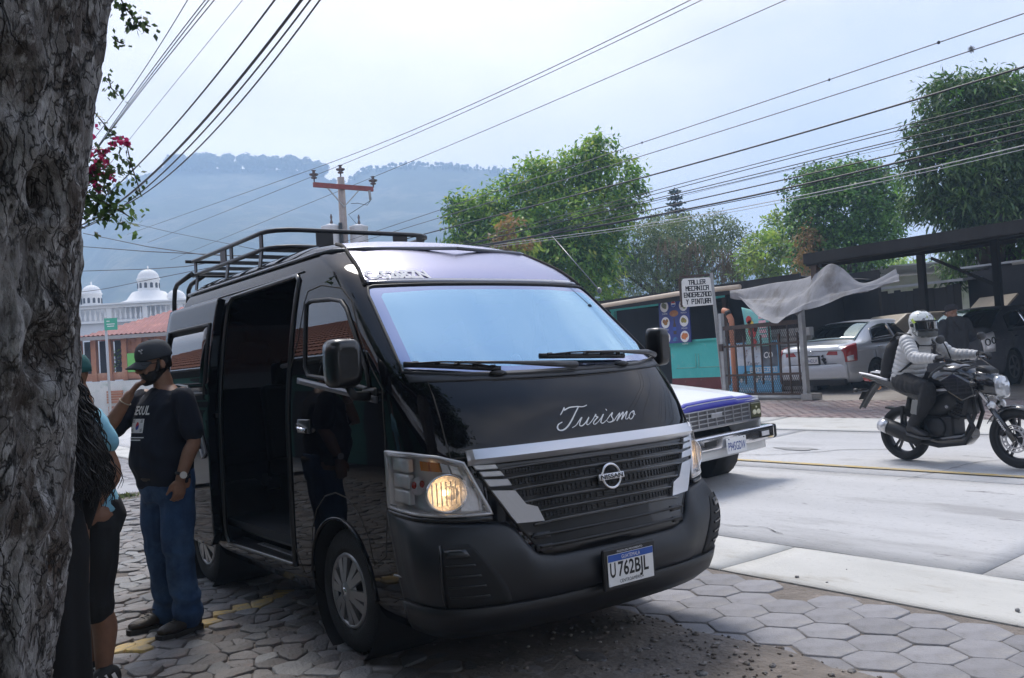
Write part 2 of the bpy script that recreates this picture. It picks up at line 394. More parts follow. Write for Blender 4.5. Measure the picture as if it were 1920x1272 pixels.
def stone_into(mb, p, poly, top, tilt, gap, dome, r_, low=-.045, ch=(.08, .22)):
    """one set stone: skirt, worn shoulder, top face"""
    q = []
    for k in range(len(poly)):                      # chamfer corners so the stone is not a plain polygon
        a, b, c = poly[k-1], poly[k], poly[(k+1) % len(poly)]
        e = r_.uniform(*ch); q += [b+(a-b)*e, b+(c-b)*e]
    q = [v for k, v in enumerate(q) if (v-q[k-1]).length > .012] or q
    cen = sum(q, Vector((0, 0)))/len(q); n = len(q)
    def ring(sh, z, jj):
        o = []
        for v in q:
            d = v-cen; l = max(d.length, 1e-4); w = cen + d*max(.25, (1-sh/l)) + Vector((r_.uniform(-jj, jj), r_.uniform(-jj, jj)))
            o.append(Vector((w.x, w.y, z + tilt[0]*(w.x-cen.x) + tilt[1]*(w.y-cen.y))))
        return o
    R_ = [ring(gap*.4, low, 0), ring(gap, top-dome, .002), ring(gap+dome*1.0+.003, top-dome*.25, .002), ring(gap+dome*2+.008, top, .002)]
    ids = [[mb.vert(v) for v in r] for r in R_]
    for a, b in zip(ids, ids[1:]):
        for i in range(n): mb.face((a[i], a[(i+1) % n], b[(i+1) % n], b[i]), True)
    mb.face(ids[-1], True)

def dirt_line(y): return 3.55 + .14*fbm(y*1.1, 3.3) + .10*fbm(y*3.1, 8.3)       # where the hexagon pavers give way to dirt
# --- cobbled apron
bed = MB()
nx, ny = 76, 130
def bedf(u, v):
    x = -3.4 + 7.35*u; y = -1.8 + 15.2*v
    z = -.009 + .012*fbm(x*2.2, y*2.2, 1.0) + .006*fbm(x*9, y*9)
    e = x - dirt_line(y)
    z += .030*max(0, 1-abs(e+.12)/.35) if e < .2 else 0
    if x > 2.3 and y < 4.6: z += .012*min(1, (x-2.3)/.5)
    if e > .1: z -= min(.06, (e-.1)*.35)
    return (x, y, z)
bed.grid(bedf, nx*2, ny*2)
pave = bed.build('cobblestone_pavement', m_dirt, kind='structure')
ray_y = [((225, 1197), 0)]
yl = [(1.12, 5.62), (1.55, 5.72), (1.95, 5.95), (2.45, 6.20), (2.9, 6.5)]          # painted row of stones by the man's boots
def near_yellow(p):
    for a, b in zip(yl, yl[1:]):
        a, b = Vector(a), Vector(b); t = max(0, min(1, (p-a).dot(b-a)/(b-a).length_squared))
        if (a+(b-a)*t-p).length < .075: return True
    return False
cs = cells(-1.6, 3.5, .9, 13.2, .122, .165, .44, 11)
def dist_cam(p): return (p - Vector((0, 0))).length
def in_view(p):
    v = Vector((p.x, p.y, -1.508)); d = v.dot(_f)
    if d < .5: return False
    u_ = v.dot(_rt)/d*FPX; w_ = -v.dot(_up)/d*FPX
    return abs(u_) < 1000 and -700 < w_ < 690
cs.sort(key=lambda c: (not in_view(c[0]), dist_cam(c[0])))
rest = MB(); nst = 0; r_ = random.Random(5)
for p, poly in cs:
    e = p.x - dirt_line(p.y)
    if e > -.16: continue
    wear = max(0, min(1, (p.x-2.2)/1.0)) if p.y < 5.0 else 0           # bare earth in front of the van
    if r_.random() < wear*.62 + .05: continue
    top = r_.uniform(-.004, .014) - wear*.012 + .010*fbm(p.x*1.5, p.y*1.5)
    tl = (r_.uniform(-.07, .07), r_.uniform(-.07, .07)); gp = r_.uniform(.002, .006)
    under = (2.2 < p.x < 3.9 and 3.4 < p.y < 8.0)
    mm = m_yell if near_yellow(p) else (m_stone2 if r_.random() < .33 else m_stone)
    if nst < 300 and in_view(p) and not under:
        mb = MB(); stone_into(mb, Vector((0, 0)), [q-p for q in poly], top, tl, gp, .004, r_)
        mb.build('cobblestone', mm, pave, loc=(p.x, p.y, 0)); nst += 1
    else:
        rest.mi = {m_stone: 0, m_stone2: 1, m_yell: 2}[mm]
        stone_into(rest, p, poly, top, tl, gp, .004, r_)
rest.build('cobblestone_field', [m_stone, m_stone2, m_yell], pave, kind='stuff')
# loose stones and grit on the bare earth
grit = MB(); r_ = random.Random(21)
def pebble(mb, x, y, z, s_, r_):
    M_ = Matrix.Rotation(r_.uniform(0, 6), 3, 'Z'); rr = (s_*r_.uniform(.7, 1.3), s_*r_.uniform(.6, 1), s_*r_.uniform(.3, .6)); k0 = len(mb.v)
    mb.ell((x, y, z), rr, 6, 4, M_)
    for k in range(k0, len(mb.v)): mb.v[k] += Vector((r_.uniform(-1, 1), r_.uniform(-1, 1), r_.uniform(-.6, .6)))*s_*.18
for k in range(1500):
    y = r_.uniform(1.6, 7.5); x = dirt_line(y) + r_.gauss(-.28, .34)
    if x > 4.2 or x < 2.2: continue
    grit.mi = r_.choice((0, 1, 1, 2))
    pebble(grit, x, y, bedf((x+3.4)/7.35, (y+1.8)/15.2)[2]+.004, abs(r_.gauss(.006, .006))+.003, r_)
for k in range(900):
    x = r_.uniform(.3, 3.2); y = r_.uniform(2.0, 9); grit.mi = r_.choice((0, 1))
    pebble(grit, x, y, 0.0, r_.uniform(.003, .007), r_)
grit.build('gravel', [m_stone, m_dirt, mat('pale_grit', (.36, .33, .30), .85, var=.4, vs=9, rnd_=.4)], kind='stuff')
stones = [(3.02, 2.72, .075), (3.28, 2.62, .05), (2.86, 2.62, .045), (3.18, 2.95, .035), (2.7, 2.95, .04)]
for k, (x, y, s_) in enumerate(stones):
    mb = MB(); pebble(mb, 0, 0, .006, s_, r_)
    mb.build('loose_stone', m_stone2, pave, loc=(x, y, 0))

# --- hexagon pavers
pb = MB(); pb.grid(lambda u, v: (3.25+1.6*u, -3+40*v, -.014), 2, 20); pv = pb.build('paver_strip', m_dirt, kind='structure')
hx = cells(3.42, 4.80, -1.2, 24, .245, .285, .045, 3)
hx.sort(key=lambda c: (not in_view(c[0]), dist_cam(c[0]))); rest = MB(); nst = 0; r_ = random.Random(9)
gone = [Vector((4.70, 3.42)), Vector((4.02, 3.25)), Vector((4.74, 2.18))]
for p, poly in hx:
    if p.x < dirt_line(p.y)-.02 or any((p-g_).length < .13 for g_ in gone): continue
    poly = [Vector((min(q.x, 4.845), q.y)) for q in poly]
    e = p.x-dirt_line(p.y); top = -.004 + r_.uniform(-.004, .004) - max(0, .25-e)*.05
    tl = (r_.uniform(-.02, .02), r_.uniform(-.02, .02))
    if nst < 240 and in_view(p):
        mb = MB(); stone_into(mb, Vector((0, 0)), [q-p for q in poly], top, tl, .003, .0035, r_, ch=(.05, .10)); mb.build('hexagon_paver', m_paver, pv, loc=(p.x, p.y, 0)); nst += 1
    else: stone_into(rest, p, poly, top, tl, .003, .0035, r_, ch=(.05, .10))
rest.build('paver_field', m_paver, pv, kind='stuff')

# --- concrete gutters, road slabs
def slab_mesh(x0, x1, y0, y1, dz, seed, rag=(0.003, .003), nxs=8, nys=24, thick=.09):
    mb = MB(); top = []; bot = []
    for j in range(nys+1):
        v = j/nys; rt_ = []; rb = []
        for i in range(nxs+1):
            u = i/nxs; x = x0+(x1-x0)*u; y = y0+(y1-y0)*v
            if i == 0: x += rag[0]*(.4+fbm(y*4, seed)*2.2)
            if i == nxs: x -= rag[1]*(.4+fbm(y*4, seed+5)*2.2)
            drop = .006 if (i in (0, nxs) or j in (0, nys)) else 0
            rt_.append(mb.vert((x, y, gz(x)+dz-drop+.003*fbm(x*.9, y*.9, seed)))); rb.append(mb.vert((x, y, gz(x)+dz-thick)))
        top.append(rt_); bot.append(rb)
    for j in range(nys):
        for i in range(nxs): mb.face((top[j][i], top[j][i+1], top[j+1][i+1], top[j+1][i]), True)
        mb.face((bot[j][0], top[j][0], top[j+1][0], bot[j+1][0])); mb.face((top[j][nxs], bot[j][nxs], bot[j+1][nxs], top[j+1][nxs]))
    for i in range(nxs): mb.face((bot[0][i], bot[0][i+1], top[0][i+1], top[0][i])); mb.face((top[nys][i], top[nys][i+1], bot[nys][i+1], bot[nys][i]))
    return mb
base = MB(); base.grid(lambda u, v: (4.84+8.2*u, -14+100*v, gz(4.84+8.2*u)-.045), 16, 20)
road = base.build('road', m_gap, kind='structure')
def slabs(name, x0, x1, ycuts, dz, m_, rag):
    for k, (a, b) in enumerate(zip(ycuts, ycuts[1:])):
        slab_mesh(x0, x1, a+.005, b-.005, dz, k*3.7+x0, rag, nys=max(6, int((b-a)*5))).build(name, m_, road)
slabs('gutter_slab', 4.855, 5.725, [-6, -2.4, 1.0, 4.28, 7.4, 10.6, 14, 18, 24, 34], .0, m_conc, (.004, .012))
slabs('road_slab', 5.745, 8.62, [-8, -2.6, 2.9, 8.3, 13.8, 19.5, 28, 40, 60, 85], -.006, m_road, (.012, .002))
slabs('road_slab', 8.63, 11.55, [-8, -2.6, 2.9, 8.3, 13.8, 19.5, 28, 40, 60, 85], -.006, m_road, (.002, .004))
slabs('gutter_slab', 11.565, 12.93, [-8, -4, 0, 3.4, 6.8, 9.6, 13, 17, 22, 30], .004, m_conc, (.005, .004))
yb = MB()
for k in range(150):
    a, b = -8+k*.6, -8+(k+1)*.6
    w0, w1 = .045+.008*fbm(a, 1), .045+.008*fbm(b, 1)
    yb.quad(*[(x, y, gz(x)+.0045) for x, y in ((8.93-w0, a), (8.93+w0, a), (8.93+w1, b), (8.93-w1, b))])
yb.build('centre_line', m_yline, road)
r_ = random.Random(77)
for k, (x, y, a, n_, w) in enumerate(((6.0, 4.6, 1.2, 26, .006), (7.3, 2.6, 2.0, 30, .005), (8.4, 5.0, -.6, 22, .008), (10.2, 6.0, 1.9, 24, .010), (6.6, 7.2, .4, 20, .006), (9.6, 2.2, 1.35, 26, .007))):
    mb = MB(); P = []
    for i in range(n_):
        if x < 5.85 or x > 11.4: break
        P.append((x, y)); a += r_.gauss(0, .28); x += .09*math.cos(a); y += .09*math.sin(a)
    for (x0, y0), (x1, y1) in zip(P, P[1:]):
        d = Vector((x1-x0, y1-y0)).normalized(); nn = Vector((-d.y, d.x))*w*r_.uniform(.3, 1)
        mb.quad(*[(q[0], q[1], gz(q[0])+.0015) for q in ((x0-nn.x, y0-nn.y), (x1-nn.x, y1-nn.y), (x1+nn.x, y1+nn.y), (x0+nn.x, y0+nn.y))])
    mb.build('crack', m_gap, road)
m_oil = mat('oil_stain', (.26, .255, .25), .6, col2=(.36, .355, .35), vs=3)
for x, y, rx, ry in ((10.1, 3.9, .12, .36), (6.9, 8.9, .2, .5), (9.9, 7.3, .10, .3), (7.6, 1.6, .13, .3)):
    mb = MB(); mb.poly([(x+rx*math.cos(t)*(1+.35*math.sin(3*t+x)+.2*math.sin(7*t)), y+ry*math.sin(t)*(1+.25*math.sin(5*t+y)), gz(x+rx*math.cos(t))+.0012+.0*t) for t in [2*PI*k/40 for k in range(40)]]); mb.build('oil_stain', m_oil, road)
# pebbles on the gutter
for x, y, s_, lb in ((4.97, 3.72, .018, 'dark pebble at the gutter edge nearest the van'), (4.98, 3.5, .009, 'tiny pebble just right of the larger dark one on the gutter edge'), (5.08, 2.38, .022, 'largest pebble on the gutter, near the right edge'), (5.35, 3.6, .007, 'tiny pebble out in the middle of the pale gutter'), (5.62, 3.0, .006, 'tiny pebble on the gutter beside the dark road joint')):
    mb = MB(); pebble(mb, 0, 0, s_*.3, s_, r_); tag(mb.build('pebble', m_stone2, loc=(x, y, 0)), lb, 'pebble', 'pebbles on the near gutter')
# far pavement of brick pavers and the workshop yard behind it
fp = MB(); r_ = random.Random(4)
fp.grid(lambda u, v: (12.94+2.6*u, -10+60*v, gz(12.94+2.6*u)-.02), 4, 20)
far = fp.build('far_pavement', m_dirt, kind='structure')
fb = MB()
for j in range(int(22/.105)):
    for i in range(12):
        x = 12.96+i*.205+(.1 if j % 2 else 0); y = .5+j*.105; z = gz(x)-.004+r_.uniform(-.004, .004)
        fb.box((x+.1, y+.05, z-.015), (.197, .098, .03))
fb.build('brick_paving', m_brickpave, far, kind='stuff')
yd = MB(); yd.grid(lambda u, v: (15.5+26*u, -20+70*v, gz(15.5+26*u)-.015+.02*fbm(u*26, v*70)), 40, 80)
yd.build('workshop_yard', mat('yard_ground', (.34, .315, .29), .92, col2=(.24, .22, .20), vs=.6, bump=.5, bs=14, spots=[(3, .55, .7, (.40, .38, .36))]), kind='structure')
ss = MB(); ss.grid(lambda u, v: (-26+30.6*u, 14.0+36*v, -.012), 8, 10)
ss.build('side_street', mat('street_concrete', (.36, .36, .37), .85, col2=(.28, .28, .29), vs=.5, bump=.2, bs=60), kind='structure')
# ================================================================== PASSENGER VAN
VT = [(0.26,0.1,0.88,0.34,2.9,4.5),(0.33,0.02,0.925,0.38,2.9,4.58),(0.45,-0.01,0.94,0.42,2.9,4.62),(0.62,0,0.945,0.44,2.9,4.63),(0.76,0.03,0.945,0.46,2.9,4.63),
 (0.92,0.05,0.945,0.48,2.9,4.63),(1.1,0.085,0.945,0.48,2.9,4.62),(1.2,0.13,0.945,0.46,2.85,4.61),(1.32,0.2,0.94,0.41,2.7,4.59),(1.43,0.3,0.932,0.34,2.6,4.57),
 (1.5,0.375,0.925,0.3,2.5,4.55),(1.75,0.66,0.895,0.27,2.5,4.48),(2,0.95,0.853,0.25,2.5,4.4),(2.1,1.08,0.83,0.26,2.5,4.35),(2.18,1.22,0.8,0.3,2.5,4.31),
 (2.27,1.4,0.74,0.35,2.5,4.25),(2.33,1.6,0.66,0.45,2.4,4.15),(2.362,1.8,0.56,0.5,2.3,4),(2.375,2.1,0.4,0.5,2.2,3.8)]
def _pchip(xs, ys):
    n = len(xs); h = [xs[i+1]-xs[i] for i in range(n-1)]; d = [(ys[i+1]-ys[i])/h[i] for i in range(n-1)]; m_ = [d[0]]+[0]*(n-2)+[d[-1]]
    for i in range(1, n-1):
        if d[i-1]*d[i] > 0: w1 = 2*h[i]+h[i-1]; w2 = h[i]+2*h[i-1]; m_[i] = (w1+w2)/(w1/d[i-1]+w2/d[i])
    def f(x):
        x = min(max(x, xs[0]), xs[-1]); i = 0
        while i < n-2 and x > xs[i+1]: i += 1
        t = (x-xs[i])/h[i]; t2 = t*t; t3 = t2*t
        return (2*t3-3*t2+1)*ys[i] + (t3-2*t2+t)*h[i]*m_[i] + (-2*t3+3*t2)*ys[i+1] + (t3-t2)*h[i]*m_[i+1]
    return f
_zc = [r[0] for r in VT]; _pf = [_pchip(_zc, [r[i] for r in VT]) for i in range(1, 6)]
_pc = {}
def vprm(z):
    k = round(z, 4)
    if k not in _pc: _pc[k] = [f(z) for f in _pf]
    return _pc[k]
RL = .14
def vsd(x, y, z):
    F_, W, L, n, Rr = vprm(z); q = abs(x)/W
    if y < F_+L: v = (F_+L-y)/L
    elif y > Rr-RL: v = (y-Rr+RL)/RL; n = 3.0
    else: return q-1
    return (q**n + max(v, 0)**n)**(1/n)-1
def vnorm(p):
    e = 2e-3; x, y, z = p
    z0 = max(.262, z-e*4); z1 = min(2.3749, z+e*4)
    n_ = Vector(((vsd(x+e, y, z)-vsd(x-e, y, z))/(2*e), (vsd(x, y+e, z)-vsd(x, y-e, z))/(2*e), (vsd(x, y, z1)-vsd(x, y, z0))/(z1-z0)))
    if z > 2.36: n_ = n_.normalized()*.3 + Vector((0, 0, 1))*max(0, (z-2.35)/.025)
    return n_.normalized()
def Pa(a, z):
    F_, W, L, n, Rr = vprm(z); s_ = 1 if a >= 0 else -1; a = abs(a); ex = max(0, a-PI/2)*.5; a = min(a, PI/2-1e-9)
    return Vector((s_*W*math.sin(a)**(2/n), F_+L*(1-math.cos(a)**(2/n))+ex, z))
def Px(x, z):
    F_, W, L, n, Rr = vprm(z); q = min(1, abs(x)/W); return Vector((x, F_+L*(1-(1-q**n)**(1/n)), z))
def Ps(sg, y, z):
    F_, W, L, n, Rr = vprm(z)
    if y >= F_+L: return Vector((sg*W, y, z))
    v = min(1, (F_+L-y)/L); return Vector((sg*W*(1-v**n)**(1/n), y, z))
def off(p, d): return Vector(p) + vnorm(p)*d

m_paint = mat('black_paint', (.003, .003, .005), .3, coat=.62, ior=1.5); _b = m_paint.node_tree.nodes['Principled BSDF']; _b.inputs['Coat IOR'].default_value = 1.6; _b.inputs['Specular IOR Level'].default_value = 0
m_blkpl = mat('black_plastic', (.007, .007, .008), .45, bump=.1, bs=300)
m_gloss = mat('gloss_black', (.006, .006, .007), .3, coat=.25)
m_bump = mat('bumper_plastic', (.011, .0125, .016), .42, var=.2, vs=3, bump=.06, bs=400)
m_rub = mat('tyre_rubber', (.016, .016, .017), .8, var=.3, vs=9, bump=.3, bs=90)
m_silv = mat('satin_silver', (.62, .62, .64), .28, metal=.75)
m_chrome = mat('chrome', (.75, .75, .77), .08, metal=1)
m_alloy = mat('hubcap_silver', (.34, .34, .35), .34, metal=.7, var=.15, vs=8)
m_white = mat('white_vinyl', (.82, .82, .82), .5)
m_int = mat('dark_interior', (.010, .010, .011), .8)
m_seat = mat('seat_fabric', (.022, .022, .026), .9, bump=.2, bs=120)
g_ws = glass('windscreen_glass', (.42, .50, .55), base=.60, rcol=(.56, .82, 1.0))  # bright sky put into the pane: raised mirror share, blue reflection colour
g_side = glass('side_window_glass', (.07, .08, .08), base=.06)
g_dark = glass('privacy_glass', (.015, .016, .018), base=.05)
g_lens = glass('lamp_lens', (.93, .93, .93), base=.02)
m_bulb = mat('lit_bulb', (1, .8, .5), .4, emit=((1, .62, .28), 4.2))
m_refl = mat('lamp_reflector', (.86, .86, .88), .30, metal=.45, bump=.3, bs=60)
m_amber = mat('amber_lens', (.65, .22, .03), .25, coat=.4)
m_redl = mat('red_lens', (.35, .012, .012), .2, coat=.6)

van = thing('passenger_van', 'glossy black high-roof passenger van with its side door slid open and headlamps lit', 'van', (3.055, 3.339, 0))

bm = bmesh.new()
zs = [.26+.0405*i for i in range(50)] + [2.265, 2.285, 2.30, 2.315, 2.33, 2.342, 2.352, 2.361, 2.368, 2.373, 2.375]
def ring_at(z):
    F_, W, L, n, Rr = vprm(z); H = []
    for i in range(27): H.append(Pa(PI/2*i/26, z))
    for i in range(1, 40): H.append(Vector((W, F_+L+(Rr-RL-F_-L)*i/40, z)))
    for i in range(9):
        b = PI/2*(1-i/8); H.append(Vector((W*math.sin(b)**(2/3), Rr-RL+RL*math.cos(b)**(2/3), z)))
    Lf = [Vector((-p.x, p.y, p.z)) for p in H[1:-1]][::-1]
    return H + Lf
rg = [[bm.verts.new(p) for p in ring_at(z)] for z in zs]
for a, b in zip(rg, rg[1:]):
    n = len(a)
    for i in range(n): bm.faces.new((a[i], a[(i+1) % n], b[(i+1) % n], b[i]))
bm.faces.new(rg[-1])
bm.normal_update()
def inside(poly, u, v):
    c = False; n = len(poly)
    for i in range(n):
        (x0, y0), (x1, y1) = poly[i], poly[i-1]
        if (y0 > v) != (y1 > v) and u < (x1-x0)*(v-y0)/(y1-y0)+x0: c = not c
    return c
def carve(poly, ax, sel):
    """cut the outline poly (in the plane across axis ax) into the skin and return the faces inside"""
    iu, iv = {'x': (1, 2), 'y': (0, 2)}[ax]; mg = .09
    us = [p[0] for p in poly]; vs_ = [p[1] for p in poly]; bb = (min(us)-mg, max(us)+mg, min(vs_)-mg, max(vs_)+mg)
    def pick():
        o = []
        for f in bm.faces:
            c = f.calc_center_median()
            if bb[0] < c[iu] < bb[1] and bb[2] < c[iv] < bb[3] and sel(c, f): o.append(f)
        return o
    for i in range(len(poly)):
        a, b = poly[i-1], poly[i]; du, dv = b[0]-a[0], b[1]-a[1]
        if abs(du)+abs(dv) < 1e-6: continue
        fs = []
        for f in pick():                      # only faces near this edge
            c = f.calc_center_median(); t = max(0, min(1, ((c[iu]-a[0])*du+(c[iv]-a[1])*dv)/(du*du+dv*dv)))
            if abs(a[0]+du*t-c[iu]) < .11 and abs(a[1]+dv*t-c[iv]) < .11: fs.append(f)
        if not fs: continue
        co = [0, 0, 0]; no = [0, 0, 0]; co[iu], co[iv] = a; no[iu], no[iv] = dv, -du
        gm = list({v for f in fs for v in f.verts} | {e for f in fs for e in f.edges}) + fs
        bmesh.ops.bisect_plane(bm, geom=gm, plane_co=co, plane_no=no, dist=1e-5)
    return [f for f in pick() if inside(poly, f.calc_center_median()[iu], f.calc_center_median()[iv])]
lay = bm.faces.layers.int.new('part')
PARTS = {}
def carve_part(code, poly, ax, sel):
    for f in carve(poly, ax, sel): f[lay] = code
front = lambda c, f: c.y < 1.35 and f.normal.y < -.15
sideL = lambda c, f: c.x < -.5 and abs(f.normal.x) > .4
sideR = lambda c, f: c.x > .5 and abs(f.normal.x) > .4
# hood, windscreen, door panels, windows, doorway, wheel arches
hood_p = [(-.785, 1.452), (-.60, 1.447), (-.40, 1.437), (-.2, 1.431), (0, 1.430), (.2, 1.431), (.40, 1.437), (.60, 1.447), (.785, 1.452), (.802, 1.315), (.811, 1.19), (.81, 1.09), (-.81, 1.09), (-.811, 1.19), (-.802, 1.315)]
carve_part(1, hood_p, 'y', lambda c, f: front(c, f) and c.z < 1.5)
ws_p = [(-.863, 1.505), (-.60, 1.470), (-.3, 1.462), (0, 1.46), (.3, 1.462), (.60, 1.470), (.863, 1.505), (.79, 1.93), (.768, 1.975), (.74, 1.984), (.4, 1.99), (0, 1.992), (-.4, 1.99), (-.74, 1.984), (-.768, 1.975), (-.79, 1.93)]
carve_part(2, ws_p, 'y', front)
wg_p = [(-.80, 1.56), (-.785, 1.54), (-.3, 1.505), (0, 1.502), (.3, 1.505), (.785, 1.54), (.80, 1.56), (.735, 1.92), (.715, 1.94), (.4, 1.955), (0, 1.957), (-.4, 1.955), (-.715, 1.94), (-.735, 1.92)]
carve_part(3, wg_p, 'y', front)
door_p = [(.625, 1.43), (.60, 1.20), (.615, .86), (.66, .60), (.79, .54), (.84, .68), (.94, .80), (1.07, .86), (1.20, .875), (1.34, .845), (1.46, .76), (1.535, .64), (1.56, .40), (1.70, .36), (1.80, .50), (1.805, 1.25), (1.80, 1.55), (1.70, 1.74), (1.665, 1.95), (1.63, 2.02), (1.45, 2.035), (1.17, 1.99), (1.03, 1.90), (.90, 1.72), (.76, 1.55)]
win_p = [(1.575, 1.575), (1.525, 1.52), (1.09, 1.48), (.80, 1.435), (.76, 1.44), (.80, 1.535), (.965, 1.74), (1.08, 1.87), (1.15, 1.915), (1.30, 1.94), (1.57, 1.955), (1.625, 1.94)]
open_p = [(1.82, .395), (2.99, .385), (3.03, .44), (3.03, 2.06), (2.97, 2.115), (1.84, 2.135), (1.79, 2.10)]
rwin = lambda y0, y1: [(y0, 1.42), (y1, 1.42), (y1, 1.93), (y0, 1.95)]
AX = 1.19; AZ = .352
arch = lambda yc, r: [(yc+r*math.cos(2*PI*k/30), AZ+r*math.sin(2*PI*k/30)) for k in range(30)]
for sg, sl in ((-1, sideL), (1, sideR)):
    carve_part(4 if sg < 0 else 5, door_p, 'x', sl)
    carve_part(6 if sg < 0 else 7, win_p, 'x', sl)
    for yc in (AX, 3.62): carve_part(99, arch(yc, .375), 'x', sl)
carve_part(99, open_p, 'x', sideL)
for k, (a, b) in enumerate(((1.95, 3.0), (3.1, 4.2))): carve_part(8, rwin(a, b), 'x', sideR)
carve_part(9, [(-.62, 1.45), (.62, 1.45), (.58, 2.0), (-.58, 2.0)], 'y', lambda c, f: c.y > 4 and f.normal.y > .3)
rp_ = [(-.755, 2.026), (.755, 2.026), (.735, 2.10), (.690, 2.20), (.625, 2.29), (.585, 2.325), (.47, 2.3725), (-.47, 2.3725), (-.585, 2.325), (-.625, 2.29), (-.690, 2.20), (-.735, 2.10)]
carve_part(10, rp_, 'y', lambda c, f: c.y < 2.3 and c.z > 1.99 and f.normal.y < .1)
# holes for the headlamps and the grille mouth
HL_T = [(-1.62, 1.124), (-1.328, 1.117), (-1.047, 1.10), (-.826, 1.066)]; HL_B = [(-1.72, .855), (-1.382, .837), (-.982, .83), (-.662, .828)]
def lerp_pl(P, u):
    n = len(P)-1; i = min(int(u*n), n-1); t = u*n-i; return (P[i][0]+(P[i+1][0]-P[i][0])*t, P[i][1]+(P[i+1][1]-P[i][1])*t)
def hl_az(u, v):
    a, b = lerp_pl(HL_B, u), lerp_pl(HL_T, u); return a[0]+(b[0]-a[0])*v, a[1]+(b[1]-a[1])*v
hlpoly = [(-a, z) for a, z in HL_B + HL_T[::-1]]
for f in bm.faces:
    c = f.calc_center_median()
    if c.y < .75 and .8 < c.z < 1.14 and abs(c.x) > .55:
        F_, W, L, n, Rr = vprm(c.z); a = math.asin(min(1, (abs(c.x)/W)**(n/2))) if c.y < F_+L else PI/2+(c.y-F_-L)*2
        if inside(hlpoly, a, c.z): f[lay] = 99
bm.normal_update()
names = {0: ('body', m_paint), 1: ('hood', m_paint), 2: ('windscreen_border', mat('frit_sky_reflection', (.34, .38, .52), .07, metal=1)), 3: ('windscreen', g_ws), 4: ('front_door', m_paint), 5: ('front_door', m_paint), 6: ('door_window', g_side), 7: ('door_window', g_side), 8: ('side_window', g_dark), 9: ('rear_window', g_dark), 10: ('roof_front', mat('roof_sky_reflection', (.39, .39, .52), .27, metal=1.0, bump=.03, bs=3))}  # border and roof front: sky reflection put into pale metal colours
vparts = {}
def split_part(code):
    b2 = bm.copy(); l2 = b2.faces.layers.int['part']
    bmesh.ops.delete(b2, geom=[f for f in b2.faces if f[l2] != code], context='FACES')
    nm, mm = names[code]; me = bpy.data.meshes.new(nm); b2.to_mesh(me); b2.free(); me.materials.append(mm)
    me.polygons.foreach_set('use_smooth', [True]*len(me.polygons))
    me.normals_split_custom_set_from_vertices([vnorm(v.co) for v in me.vertices])
    return me
body = link('body', split_part(0), van)
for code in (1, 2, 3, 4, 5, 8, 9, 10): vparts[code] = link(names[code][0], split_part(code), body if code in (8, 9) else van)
for code in (6, 7): vparts[code] = link('door_window', split_part(code), vparts[code-2])
if 'label' : vparts[3]['label'] = 'windscreen mirroring the sky, its reflection coloured blue'
bm.free()

def rim_tube(name, poly3, r, m_, parent, loop=True, n=6, offd=.002):
    mb = MB(); mb.tube([off(p, offd) for p in poly3], r, n, loop=loop); return mb.build(name, m_, parent)
def dens(poly, step=.05, loop=True):
    out = []
    for i in range(len(poly) if loop else len(poly)-1):
        a, b = Vector(poly[i]), Vector(poly[(i+1) % len(poly)]); k = max(1, int((b-a).length/step))
        out += [a+(b-a)*(j/k) for j in range(k)]
    if not loop: out.append(Vector(poly[-1]))
    return out
# seams, seals
rim_tube('hood_seam', [Px(p[0], p[1]) for p in dens(hood_p)], .004, m_gap, vparts[1], offd=-.001)
rim_tube('windscreen_seal', [Px(p[0], p[1]) for p in dens(ws_p)], .009, m_blkpl, vparts[3])
for sg, dcode in ((-1, 4), (1, 5)):
    rim_tube('door_seam', [Ps(sg, p[0], p[1]) for p in dens(door_p)], .0045, m_gap, vparts[dcode], offd=-.001)
    rim_tube('window_seal', [Ps(sg, p[0], p[1]) for p in dens(win_p)], .013, m_blkpl, vparts[dcode])
    # sill moulding under the door glass
    mb = MB(); mb.slab(lambda u, v: (off(Ps(sg, 1.66-.99*u, 1.512-.118*u-.034*v), .012), vnorm(Ps(sg, 1.66-.99*u, 1.49-.118*u))), 20, 1, .02); mb.build('belt_moulding', mat('moulding_grey', (.10, .105, .12), .3, metal=.4), vparts[dcode])
    mb = MB(); mb.slab(lambda u, v: (off(Ps(sg, 1.655-.17*u, 1.27-.08*v - .0*u), .010), vnorm(Ps(sg, 1.57, 1.23))), 4, 4, .012); hp = mb.build('door_handle', m_gloss, vparts[dcode], bevel=.006, seg=2)
    mb = MB(); mb.tube([off(Ps(sg, 1.64, 1.235), .018), off(Ps(sg, 1.58, 1.215), .026), off(Ps(sg, 1.50, 1.205), .020)], .013, 8); mb.build('grip', m_chrome, vparts[dcode])
    mb = MB(); mb.tube([off(Ps(sg, AX+.383*math.cos(t), AZ+.383*math.sin(t)), .002) for t in [PI*(.0+k/20) for k in range(21)]], .012, 6); mb.build('wheel_arch_lip', m_paint, body)
    mb = MB(); mb.tube([off(Ps(sg, .64+.30*k/8-.36, .535-.012*k/8), .004) for k in range(9)], .006, 6); mb.build('bumper_seam', m_alloy, body)
    # wheel wells
    for yc in (AX, 3.62):
        mb = MB(); mb.lathe([(.39, sg*.93), (.39, sg*.50), (.05, sg*.50)], 28, 'X', (0, yc, AZ), caps=False); mb.build('wheel_well', m_int, body)
rim_tube('doorway_seal', [Ps(-1, p[0], p[1]) for p in dens(open_p)], .016, m_gloss, body)
for z0, z1, w in ((2.142, 2.185, .004),):
    rim_tube('roof_crease', [Ps(-1, 1.75+2.2*k/20, 2.15-.012*k/20) for k in range(21)], .006, m_gloss, body, loop=False)
